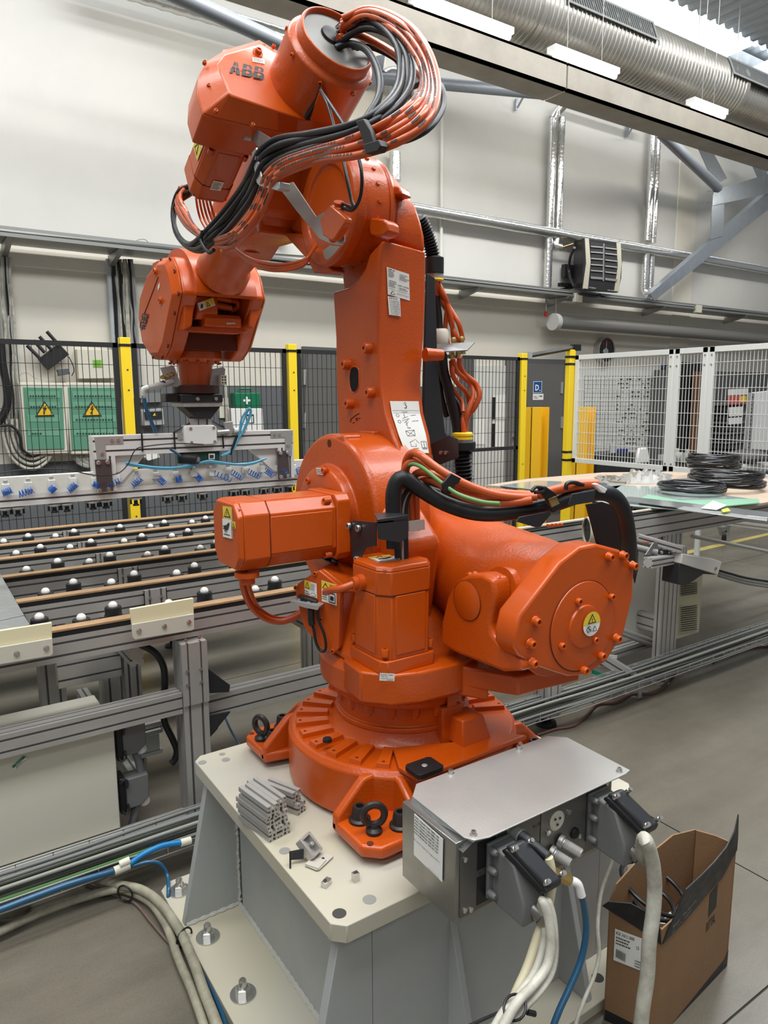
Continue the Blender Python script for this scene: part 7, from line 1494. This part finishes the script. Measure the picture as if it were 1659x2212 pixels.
b = MB(mat('note_green', (.30,.62,.08), .5)); b.prism([P(x,y,y=W0-.104) for x,y in ((200,777),(221,777),(222,793),(202,793))], (0,-.001,0)); b.build('green_note', jb2); b = MB(mat('note_ink', (.10,.25,.03), .6)); 
for i in range(5): b.prism([P(x,y,y=W0-.106) for x,y in ((202,779+i*2.8),(218,779+i*2.8),(218,780+i*2.8),(202,780+i*2.8))], (0,-.0004,0))
o = b.build('note_writing', jb2); o['kind'] = 'stuff'
rt = thing('wifi_router', 'black router with four antennas hanging askew on the wall', 'router', tuple(P(115,790,y=6.44)))
b = MB(BLM); b.prism([P(x,y,y=6.40) for x,y in ((83,776),(127,741),(150,766),(104,800))], (0,.05,0)); b.build('router_body', rt, bevel=.004)
for L in (((58,746),(86,774)),((72,735),(97,762)),((85,727),(111,755)),((101,716),(127,745))): b = MB(BLM); b.cyl(P(*L[0],y=6.39), P(*L[1],y=6.39), .014, seg=10); b.build('antenna', rt)
b = MB(BLK); b.tube([P(x,y,y=6.40) for x,y in ((148,770),(156,785),(160,800),(155,812))], .004, 6, 4); tag(b.build('router_cable', None), 'thin black cable from the router down to the power strip', 'cable')
b = MB(mat('adapter_grey', (.10,.10,.11), .5)); b.prism([P(x,y,y=6.38) for x,y in ((124,798),(148,796),(152,808),(128,812))], (0,.06,0)); tag(b.build('power_strip', None, bevel=.003), 'grey power adapter block under the router', 'adapter')
b = MB(CBL); b.tube([P(x,y,y=6.42) for x,y in ((125,806),(110,822),(80,818),(60,806),(45,808),(38,822),(40,840))], .004, 6, 5); tag(b.build('thin_white_cable', None), 'thin white cable looping on the wall above the left green cabinet', 'cable')
# socket box, first aid station
sb = vbox('socket_box', (305,885),(352,882),(356,918),(309,920), .09, mat('socket_grey', (.36,.37,.36), .45), bevel=.006); tag(sb, 'grey industrial socket box with dark lid behind the gripper', 'socket box')
b = MB(BLM); b.prism([P(x,y,y=W0-.092) for x,y in ((311,890),(349,888),(350,904),(313,906))], (0,-.012,0)); b.build('dark_lid', sb); b = MB(YEL); b.prism([P(x,y,y=W0-.106) for x,y in ((330,898),(338,898),(334,892))], (0,-.001,0)); b.build('yellow_mark', sb)
sb2 = vbox('switch_panel', (302,850),(350,848),(352,868),(305,870), .06, mat('switch_grey', (.20,.21,.20), .5)); tag(sb2, 'row of dark breaker switches above the socket box', 'switch panel')
FAG = mat('first_aid_green', (.006,.16,.07), .4)
fa = vbox('first_aid_kit', (506,848),(562,848),(563,881),(508,881), .10, FAG, bevel=.01); tag(fa, 'green first aid case with white cross on the wall', 'first aid kit')
b = MB(WHT); c = P(533,865,y=W0-.102); b.box(c+Vector((-.035,-.002,-.010)), c+Vector((.035,0,.010))); b.box(c+Vector((-.010,-.0021,-.035)), c+Vector((.010,0,.035))); b.build('white_cross', fa); b = MB(FAG); b.tube([P(x,y,y=W0-.06) for x,y in ((515,848),(516,840),(541,840),(542,848))], .012, 6, 1, spline=False); b.build('case_handle', fa)
fb_ = vbox('first_aid_cabinet', (499,882),(567,882),(570,935),(503,935), .12, WHT, bevel=.006); tag(fb_, 'white cabinet with small dark green panel under the first aid case', 'cabinet')
b = MB(mat('dark_green', (.008,.06,.04), .4)); b.prism([P(x,y,y=W0-.122) for x,y in ((531,895),(548,895),(549,914),(532,914))], (0,-.003,0)); b.build('green_panel', fb_); b = MB(WHT); c = P(540,906,y=W0-.127); b.box(c+Vector((-.03,-.002,-.03)), c+Vector((.03,0,.03))); b.build('white_square', fb_)
tag(vbox('white_plaster_patch', (470,860),(493,860),(496,903),(474,903), .02, CRM), 'small cream blank plate left of the first aid case', 'plate')
vp('grey conduit rising to the left of the first aid case', 488,830,490,930, .014, 6.46, CBL, 'conduit', 'conduit')
b = MB(WHT); b.prism([P(x,y,y=6.35) for x,y in ((312,975),(340,972),(345,988),(320,995),(310,985))], (0,.1,0)); tag(b.build('white_box', None), 'small white box on the wall seen below the gripper bar', 'box')
# fluorescent light fixture seen under the arm, plates on the wall
ps = vbox('wall_plate', (562,505),(660,512),(660,552),(563,545), .02, mat('plate_cream', (.58,.57,.52), .5)); tag(ps, 'flat cream plate on the wall behind the forearm', 'plate')
b = MB(WHT); b.prism([P(x,y,y=6.35) for x,y in ((606,508),(630,512),(612,530))], (0,.12,0)); tag(b.build('camera_bracket', None), 'small white triangular bracket on the wall behind the forearm', 'bracket')
# ------------------------------------------------------------------ right hand glass table
RT = thing('glass_table', 'aluminium profile table with glass sheets at the right', 'table', (3.3, 2.6, FZ))
TY_ = 2.2; zT = P(1420,1109,y=TY_).z; zB = P(1420,1161,y=TY_).z
b = MB(ALU); b.extr((2.15,TY_+.025,(zT+zB)/2),(5.55,TY_+.025,(zT+zB)/2),.05,zT-zB); b.build('front_beam', RT)
b = MB(BLK); b.box((2.15,TY_,zT),(4.0,TY_+.05,zT+.008)); b.build('rubber_strip', RT); b = MB(mat('pale_strip_top', (.52,.45,.36), .5)); b.cyl((2.15,TY_+.03,zT+.016), (3.5,TY_+.03,zT+.016), .008, seg=8); b.build('roller_strip', RT)
xl_, xr_ = P(1430,1300,y=TY_).x, P(1466,1300,y=TY_).x
b = MB(ALU); b.extr(((xl_+xr_)/2,TY_+.022,FZ+.06),((xl_+xr_)/2,TY_+.022,zB),xr_-xl_,.042,up=(0,1,0),pitch=.04); lg = b.build('leg', RT)
b = MB(STE); b.lathe([(.045,0),(.04,.012),(.012,.02),(.010,.07)], ((xl_+xr_)/2,TY_+.03,FZ), seg=20); b.build('levelling_foot', lg)
n1 = P(1190,1570,z=FZ); b = MB(ALU); b.extr((n1.x,n1.y+.03,FZ+.05),(n1.x,n1.y+.03,.55),.09,.09,up=(0,1,0),pitch=.045); lg = b.build('leg', RT); b = MB(BLK); b.lathe([(.05,0),(.045,.02),(.02,.03),(.02,.06)], (n1.x,n1.y+.03,FZ), seg=20); b.build('levelling_foot', lg)
for (a, c, w, h, nm) in (((1.7,2.30,.42),(n1.x,2.30,.42),.05,.09,'low_beam'),((2.62,2.35,.30),(3.4,2.35,.30),.045,.045,'low_beam'),((2.4,3.0,.30),(2.95,2.25,.30),.045,.06,'low_beam'),((3.35,2.28,.42),(3.35,4.0,.42),.05,.09,'low_beam'),((2.4,2.55,zT-.05),(2.4,4.3,zT-.05),.05,.09,'cross_beam'),((2.2,3.2,zT-.05),(5.5,3.2,zT-.05),.05,.09,'cross_beam'),((2.2,3.0,zT-.02),(3.6,3.0,zT-.02),.05,.09,'cross_beam'),((3.3,4.2,FZ+.05),(3.3,4.2,zT-.08),.08,.08,'leg')):
    b = MB(ALU); b.extr(a, c, w, h, up=(0,1,0) if a[2] != c[2] else (0,0,1)); b.build(nm, RT)
b = MB(ALU); b.extr(P(1300,1420,z=.35), P(1390,1475,z=.22), .05, .05); b.build('low_beam', RT)
b = MB(mat('green_strip', (.01,.22,.12), .5)); a_, c_ = P(1285,1452,z=.25), P(1325,1470,z=.25); b.obox((a_+c_)/2, (c_-a_)/2, (0,.02,0), (0,0,.012)); b.build('green_strip', RT)
b = MB(STE); b.cyl(P(1495,1158,y=2.9), P(1700,1200,y=2.9), .014, seg=12); b.build('tube_rail', RT)
b = MB(STE)
for y0, y1 in ((1255,1275),(1262,1284)): b = MB(STE); b.cyl(P(1340,y0+105,y=2.3), P(1432,y1+118,y=2.3), .014, seg=12); b.build('tube_rail', RT)
# wooden top, glass sheets
zz_ = zT+.012
def sheet(nm, q, z, t, m, lab, cat, kinds=None): b = MB(m); b.prism([P(x,y,z=z) for x,y in q], (0,0,t)); return tag(b.build(nm, None, bevel=.0006, seg=1), lab, cat)
PLY = mat('plywood', (.50,.38,.28), .6, var=.15, vscale=6)
b = MB(PLY); b.prism([P(x,y,z=zz_) for x,y in ((1050,1052),(1140,1038),(1300,1024),(1450,1022),(1700,1040),(1700,1083),(1590,1100),(1400,1085),(1300,1070))], (0,0,.012)); b.build('plywood_top', RT)
GLS = mat('pale_glass', (.52,.62,.58), .08, coat=1, alpha=1); GLE = mat('glass_edge_green', (.30,.56,.38), .2); GLB = mat('glass_top', (.46,.54,.54), .06, coat=1)
sheet('glass_sheet', ((1230,1062),(1345,1050),(1420,1053),(1640,1082),(1590,1092),(1480,1104),(1300,1088)), zz_+.014, .006, GLS, 'large pale green glass sheet under the hose coils', 'glass sheet')
sheet('glass_sheet', ((1080,1050),(1160,1040),(1350,1046),(1330,1058),(1200,1064)), zz_+.014, .006, GLB, 'blue grey glass sheet at the far left of the table', 'glass sheet')
sheet('glass_edge_stack', ((1380,1080),(1400,1070),(1470,1083),(1638,1079),(1640,1088),(1480,1103)), zz_+.022, .006, GLE, 'stack of narrow light green glass strips on the glass sheet', 'glass strips')
sheet('aluminium_plate', ((1330,1080),(1360,1074),(1700,1112),(1700,1125),(1480,1100)), zz_+.030, .004, mat('bright_alu', (.62,.66,.70), .16, metal=.9), 'bright aluminium strip along the front of the table', 'metal strip')
sheet('grey_plate', ((1462,1100),(1478,1095),(1658,1122),(1657,1127),(1480,1104)), zz_+.036, .004, GAL, 'narrow grey metal strip on top of the front edge', 'metal strip')
sheet('paper_wrap', ((1514,1098),(1540,1082),(1570,1092),(1548,1102)), zz_+.045, .002, mat('tissue', (.62,.60,.54), .6), 'sheet of pale paper lying on the glass strips', 'paper')
b = MB(mat('sticky_note', (.62,.72,.05), .5)); b.prism([P(x,y,z=zz_+.05) for x,y in ((1558,1102),(1572,1098),(1578,1104),(1562,1107))], (0,0,.002)); tag(b.build('yellow_note', None), 'small yellow green note beside the pale paper', 'note')
# coils of black hose
HS = mat('black_tube_gloss', (.012,.012,.014), .22, coat=.4)
rr = random.Random(9)
for k, (px, py, R, n, lab) in enumerate(((1500,1062,.17,7,'flat coil of black tubing, left and lowest'),(1570,1052,.20,9,'tall coil of black tubing on the table, right'),(1535,1030,.16,9,'coil of black tubing piled on top'))):
    c = P(px,py,z=zz_+.03); tp = [] ; b = MB(HS)
    for i in range(n*20+1):
        a = 2*math.pi*i/20; r_ = R*(1+.10*math.sin(i*.31+k)); tp.append(c+Vector((r_*math.cos(a)+.02*math.sin(i*.05), r_*math.sin(a), .010+(i/20)*(.009 if k else .005)+.006*math.sin(a*2+i*.1)+(.055 if k == 2 else 0))))
    b.tube(tp, .0085, 6, 1, spline=False); tag(b.build('hose_coil', None, ang=70), lab, 'hose coil', 'coils of black tubing on the glass table')
# plastic bag, brush
def crumple(nm, pts, z, h, m, lab, cat, seed=1):
    rr = random.Random(seed); P0 = [P(x,y,z=z) for x,y in pts]; n, k = 22, 9; vs = []; fs = []
    a, c, d, e = P0
    for i in range(n+1):
        for j in range(k+1):
            u, v = i/n, j/k; p = a.lerp(c, u).lerp(d.lerp(e, u), v); edge = min(u, 1-u, v, 1-v)*4
            vs.append(p+Vector((rr.uniform(-.012,.012), rr.uniform(-.012,.012), .003+h*min(1, edge)*(.55+.3*math.sin(i*1.1+seed)*math.cos(j*.9)+rr.uniform(-.16,.16)))))
    for i in range(n):
        for j in range(k): q = i*(k+1)+j; fs.append((q, q+k+1, q+k+2, q+1))
    b = MB(m); b.raw(vs, fs); return tag(b.build(nm, None, ang=15), lab, cat)
FILM = mat('clear_bag', (.50,.48,.44), .25, coat=.3, trans=.5)
crumple('plastic_bag', ((1345,1046),(1450,1046),(1345,1024),(1450,1026)), zz_+.012, .075, FILM, 'crumpled clear plastic bag behind the hose coils', 'plastic bag', 3)
crumple('plastic_bag', ((1280,1042),(1350,1046),(1290,1028),(1350,1030)), zz_+.012, .025, FILM, 'flat clear plastic film left of the crumpled bag', 'plastic bag', 5)
b = MB(mat('brush_brown', (.22,.18,.13), .6)); b.tube([P(x,y,z=zz_+.02) for x,y in ((1310,1038),(1325,1041),(1352,1043))], .010); 
for i in range(6): b.cyl(P(1312+i*3,1036,z=zz_+.02), P(1312+i*3,1036,z=zz_+.02)+Vector((0,0,.03)), .003, seg=5)
tag(b.build('wire_brush', None), 'small brown brush lying left of the plastic bag', 'brush')
# pulley, linear unit, motor box, cabinet with louvres
pu = thing('belt_pulley', 'cream rimmed belt pulley at the end of the right table', 'pulley', tuple(P(1270,1150,y=2.12)))
b = MB(mat('pulley_cream', (.55,.50,.38), .45)); c = P(1276,1146,y=2.12); b.lathe([(.055,-.02),(.062,-.02),(.062,.02),(.055,.02)], c, (1,-.6,0), 30, cap=False); b.build('pulley_rim', pu); b = MB(BLM); b.lathe([(.056,-.012),(.056,.012),(.02,.02)], c, (1,-.6,0), 24); b.build('pulley_hub', pu)
lu = thing('linear_unit', 'aluminium profile slide with round ended steel bracket in front of the table leg', 'linear unit', tuple(P(1450,1200,y=2.1)))
b = MB(ALU); b.extr(P(1378,1160,y=2.15), P(1470,1186,y=2.02), .045, .03); b.build('slide_profile', lu)
b = MB(ALU); b.extr(P(1400,1216,y=1.98), P(1468,1204,y=2.10), .045, .045, pitch=.0225); b.build('slide_profile', lu)
b = MB(ALU); b.extr(P(1470,1178,y=2.05), P(1468,1222,y=2.05), .04, .05, up=(0,1,0), pitch=.02); b.build('upright_profile', lu)
b = MB(SS); b.prism([P(x,y,y=2.05) for x,y in ((1393,1212),(1395,1198),(1412,1172),(1420,1172),(1422,1180),(1422,1204),(1400,1210))], (0,.006,0)); b.build('steel_bracket', lu, bevel=.001)
b = MB(MGR); b.cyl(P(1372,1182,y=2.12), P(1420,1194,y=2.04), .016, seg=16); b.build('cylinder_rod', lu); b = MB(BLM); b.prism([P(x,y,y=2.06) for x,y in ((1423,1186),(1450,1190),(1450,1200),(1424,1198))], (0,.02,0)); b.build('black_plate', lu)
for px in (1428,1444): b = MB(ZNC); b.lathe([(.008,0),(.008,.006)], P(px,1193,y=2.058), (0,-1,0), 12); b.build('bracket_bolt', lu)
b = MB(mat('red_plastic', (.5,.01,.01), .4)); b.box(P(1396,1172,y=2.1), P(1408,1164,y=2.14)); b.build('red_knob', lu)
mbx = thing('motor_cover', 'white sloping motor housing on a black base beside the table leg', 'motor housing', tuple(P(1510,1240,y=2.05)))
q1 = [(1476,1191),(1480,1184),(1543,1200),(1560,1214),(1551,1242),(1470,1218)]
WM2 = mat('housing_white', (.60,.585,.54), .4)
b = MB(WM2); A_ = [P(x,y,y=2.0) for x,y in ((1474,1196),(1545,1208),(1560,1214),(1551,1242),(1472,1218))]; b.prism(A_, (0,.10,0)); b.build('white_cover', mbx, bevel=.004)
b = MB(BLM); b.prism([P(x,y,y=2.01) for x,y in ((1468,1218),(1530,1232),(1548,1242),(1520,1240),(1500,1254),(1480,1266),(1464,1262))], (0,.09,0)); b.build('black_base', mbx, bevel=.003)
b = MB(BRS); b.lathe([(.008,0),(.008,.003)], P(1546,1228,y=1.999), (0,-1,0), 14); b.build('cover_screw', mbx)
CG = mat('cabinet_green_white', (.70,.70,.62), .42)
gb = vb_ = MB(CG); a_, c_ = P(1330,1215,y=2.42), P(1432,1350,y=2.42); vb_.box((a_.x,2.42,c_.z-.03),(P(1432,1300,y=2.42).x,2.7,P(1400,1190,y=2.42).z)); o = vb_.build('switch_cabinet', RT); 
lc_ = thing('louvred_cabinet', 'beige cabinet with ventilation louvres behind the right table leg', 'cabinet', tuple(P(1490,1370,y=2.30)))
b = MB(mat('beige_cabinet', (.52,.48,.33), .45)); a_, c_ = P(1464,1240,y=2.3), P(1510,1366,y=2.3); b.box((a_.x,2.3,c_.z),(c_.x,2.55,a_.z)); b.build('cabinet_body', lc_, bevel=.003)
LV = mat('louvre_beige', (.60,.56,.40), .4)
for y0, n in ((1256,6),(1305,12)):
    for i in range(n):
        y = y0+i*4.6; b = MB(LV); b.prism([P(1470,y+4,y=2.3), P(1507,y-1,y=2.3), P(1507,y+1.5,y=2.285), P(1470,y+6.5,y=2.285)], (0,.002,0)); b.build('louvre', lc_); b = MB(INK); b.prism([P(1471,y+6.6,y=2.299), P(1506,y+1.6,y=2.299), P(1506,y+3.2,y=2.299), P(1471,y+8.2,y=2.299)], (0,.0005,0)); b.build('louvre_gap_shade', lc_)  # dark strip under each louvre paints in the shade of its slit
for i, dy in enumerate((0,6,12)):
    b = MB(CBG if i else BLK); b.tube([P(x,y+dy,y=2.6) for x,y in ((1552,1232),(1580,1240),(1620,1250),(1700,1262))], .008, 8, 4); tag(b.build('right_cable', None), 'cable leaving the white motor housing to the right, %s' % ('top','middle','lowest')[i], 'cable')
# trolley caster, yellow floor line
cs = thing('trolley_caster', 'swivel caster of a trolley on the floor at the right', 'caster', tuple(P(1562,1172,z=FZ)))
cw = P(1563,1172,z=FZ); b = MB(BLK); c = cw+Vector((0,0,.075)); b.lathe([(.04,-.022),(.07,-.022),(.075,0),(.07,.022),(.04,.022)], c, (.5,-.8,0), 26); b.build('caster_wheel', cs); b = MB(STE); b.lathe([(.042,-.024),(.042,.024)], c, (.5,-.8,0), 20); b.build('wheel_rim', cs)
b = MB(GAL); b.prism([c+Vector((-.03,-.03,.0)), c+Vector((.03,-.03,.0)), c+Vector((.06,-.03,.10)), c+Vector((-.09,-.03,.10))], (0,.06,0)); b.box(c+Vector((-.10,-.05,.10)), c+Vector((.08,.06,.115))); b.build('caster_fork', cs)
b = MB(ALU); b.extr(P(1540,1125,z=FZ+.22), P(1700,1145,z=FZ+.22), .05, .05); b.build('trolley_beam', cs)
b = MB(mat('floor_line_yellow', (.50,.40,.12), .5, var=.4, vscale=9)); b.prism([P(x,y,z=FZ+.0012) for x,y in ((1440,1202),(1450,1197),(1700,1142),(1700,1147),(1480,1198),(1452,1208))], (0,0,.0005)); fo_l = b.build('floor_line', fo)
# dark red cable on the floor
DRC = mat('dark_red_cable', (.115,.05,.04), .5)
b = MB(DRC); b.tube([P(x,y,z=FZ+.008) for x,y in ((1160,1588),(1200,1575),(1240,1567),(1268,1545),(1290,1522),(1330,1518),(1365,1500),(1410,1498),(1435,1482),(1460,1450),(1485,1430),(1510,1400),(1518,1385)) if 1], .0065, 8, 6); tag(b.build('dark_red_cable', None, ang=60), 'dark red cable snaking over the floor under the wire tray', 'cable')
b = MB(DRC); b.tube([P(x,y,z=FZ+.008) for x,y in ((1540,1430),(1550,1418),(1580,1412),(1610,1402),(1659,1396),(1720,1392))], .0065, 8, 6); tag(b.build('dark_red_cable', None, ang=60), 'dark red cable on the floor at the right edge', 'cable')
# ------------------------------------------------------------------ office corner behind the white mesh
DKW = mat('dark_partition', (.09,.09,.088), .55)
b = MB(DKW); a_ = P(1419,790,y=6.38); b.box((a_.x-.02,6.30,FZ),(15.5,6.42,2.0)); pt = b.build('dark_partition', None); tag(pt, 'dark grey partition wall behind the shelves at the right', 'partition')
b = MB(mat('black_opening', (.008,.008,.008), .8)); b.prism([P(x,y,y=6.29) for x,y in ((1468,782),(1532,784),(1530,1000),(1462,1000))], (0,.005,0)); dk = b.build('dark_cabinet', None); tag(dk, 'tall black open cabinet behind the middle white mesh panel', 'cabinet')
b = MB(mat('brown_wood_door', (.16,.07,.025), .5, var=.3, vscale=8)); b.prism([P(x,y,y=6.2) for x,y in ((1500,802),(1531,804),(1524,1010),(1490,1008))], (0,.03,0)); tag(b.build('brown_cupboard', None), 'brown wooden cupboard door behind the middle white mesh panel', 'cupboard')
b = MB(DKW); 
sh_ = thing('parts_shelf', 'dark shelf rack with stacked grey trays and papers at the right', 'shelf', tuple(P(1600,1000,y=5.9)))
for i, y in enumerate((872,892,912,935,955,975)):
    b = MB(mat('shelf_grey', (.14,.14,.145), .4)); b.prism([P(1572,y,y=5.9), P(1618,y-3,y=5.9), P(1618,y+1,y=5.9), P(1572,y+4,y=5.9)], (0,.35,0)); b.build('shelf_board', sh_)
    b = MB(mat('tray_dark', (.05,.05,.052), .5)); b.prism([P(1574,y+6,y=5.92), P(1616,y+3,y=5.92), P(1616,y+12,y=5.92), P(1574,y+14,y=5.92)], (0,.3,0)); b.build('shelf_tray', sh_)
for nm, q, m, lab in (('label_sheet', ((1573,841),(1615,839),(1615,852),(1573,854)), LBL, 'white sheet with red print above the coloured chart'),('colour_chart', ((1573,855),(1613,853),(1613,872),(1572,874)), mat('chart_red', (.55,.09,.07), .5), 'red and yellow colour chart at the shelf top'),('paper_sheet', ((1575,880),(1605,878),(1605,898),(1575,900)), LBL, 'white paper sheet on the shelf, upper'),('paper_sheet', ((1574,903),(1603,901),(1603,915),(1574,917)), LBL, 'white paper sheet on the shelf, lower')):
    b = MB(m); b.prism([P(x,y,y=5.88) for x,y in q], (0,.004,0)); o = b.build(nm, None); tag(o, lab, 'paper')
    if nm == 'colour_chart': b = MB(YEL); b.prism([P(x,y,y=5.875) for x,y in ((1600,856),(1612,855),(1612,868),(1600,869))], (0,.004,0)); b.build('yellow_field', o)
b = MB(WHT); q = ((1626,848),(1700,840),(1700,975),(1620,970)); b.prism([P(x,y,y=4.9) for x,y in q], (0,.03,0)); wc_ = b.build('white_cabinet', None, bevel=.004); tag(wc_, 'white cabinet with slotted steel upright at the right edge', 'cabinet')
b = MB(GAL); b.prism([P(x,y,y=4.85) for x,y in ((1622,848),(1630,850),(1622,972),(1613,970))], (0,.04,0)); up_ = b.build('slotted_upright', wc_)
for i in range(14): b = MB(INK); y = 856+i*8.3; x = 1625-i*.62; b.prism([P(x,y,y=4.848), P(x+1.6,y,y=4.848), P(x+1.5,y+4,y=4.848), P(x-.1,y+4,y=4.848)], (0,.001,0)); b.build('slot', up_)
# pipes and machine parts under the mesh
b = MB(WHT); b.prism([P(x,y,y=5.6) for x,y in ((1570,1003),(1700,1000),(1700,1018),(1562,1022))], (0,.3,0)); tag(b.build('white_tray', None, bevel=.03), 'long white plastic tray behind the hose coils', 'tray')
b = MB(mat('grey_bag', (.16,.15,.14), .4)); b.sph(P(1615,985,y=5.7), .28, zs=.35); tag(b.build('grey_bag', None), 'dark grey bag lying behind the right mesh panel', 'bag')
rr = random.Random(12)
for k in range(3):
    b = MB(mat('valve_grey', (.42,.42,.38), .4)); c = P(1440+k*22, 985+k*2, y=6.0)
    b.cyl(c, c+Vector((0,-.10,0)), .07, seg=16); b.box(c+Vector((-.12,-.05,-.05)), c+Vector((.12,.05,.02))); b.cyl(c+Vector((0,0,.0)), c+Vector((0,0,.12)), .03, seg=12)
    b.cyl((c.x,c.y,FZ),(c.x,c.y,c.z-.05),.03,m=MGR)
    tag(b.build('machine_part', None), 'pale grey machine part behind the white mesh, %s of the row' % ('left one','middle one','right one')[k], 'machine part', 'pale machine parts behind the mesh')
b = MB(WHT); b.prism([P(x,y,y=5.9) for x,y in ((1382,968),(1400,966),(1406,1000),(1374,1002))], (0,.05,0)); wch = b.build('office_chair', None, bevel=.02); tag(wch, 'pale chair back behind the white mesh, under the whiteboard', 'chair'); cq = P(1390,1002,y=5.9); b = MB(BLM); b.box((cq.x-.2,5.5,FZ+.42),(cq.x+.2,5.95,FZ+.48)); b.cyl((cq.x,5.75,FZ+.03),(cq.x,5.75,FZ+.42),.03); b.box((cq.x-.25,5.72,FZ),(cq.x+.25,5.78,FZ+.04)); b.box((cq.x-.03,5.5,FZ),(cq.x+.03,6.0,FZ+.04)); b.cyl((cq.x,5.93,FZ+.45),(cq.x,5.93,cq.z+.1),.02); b.build('chair_base', wch)
b = MB(BLM); b.box((P(1290,980,y=5.9).x,5.9,FZ),(P(1372,980,y=5.9).x,6.3,P(1330,980,y=5.9).z)); tag(b.build('desk', None), 'dark desk under the whiteboard', 'desk')
b = MB(mat('can_grey', (.35,.36,.38), .4)); c = P(1323,978,y=5.95); b.cyl(c, c+Vector((0,0,.12)), .04); tag(b.build('cup', None), 'small grey cup on the dark desk', 'cup'); b = MB(mat('blue_item', (.02,.03,.16), .5)); b.box(P(1328,979,y=5.95), P(1350,969,y=6.0)); tag(b.build('blue_box', None), 'small dark blue box on the desk beside the cup', 'box')
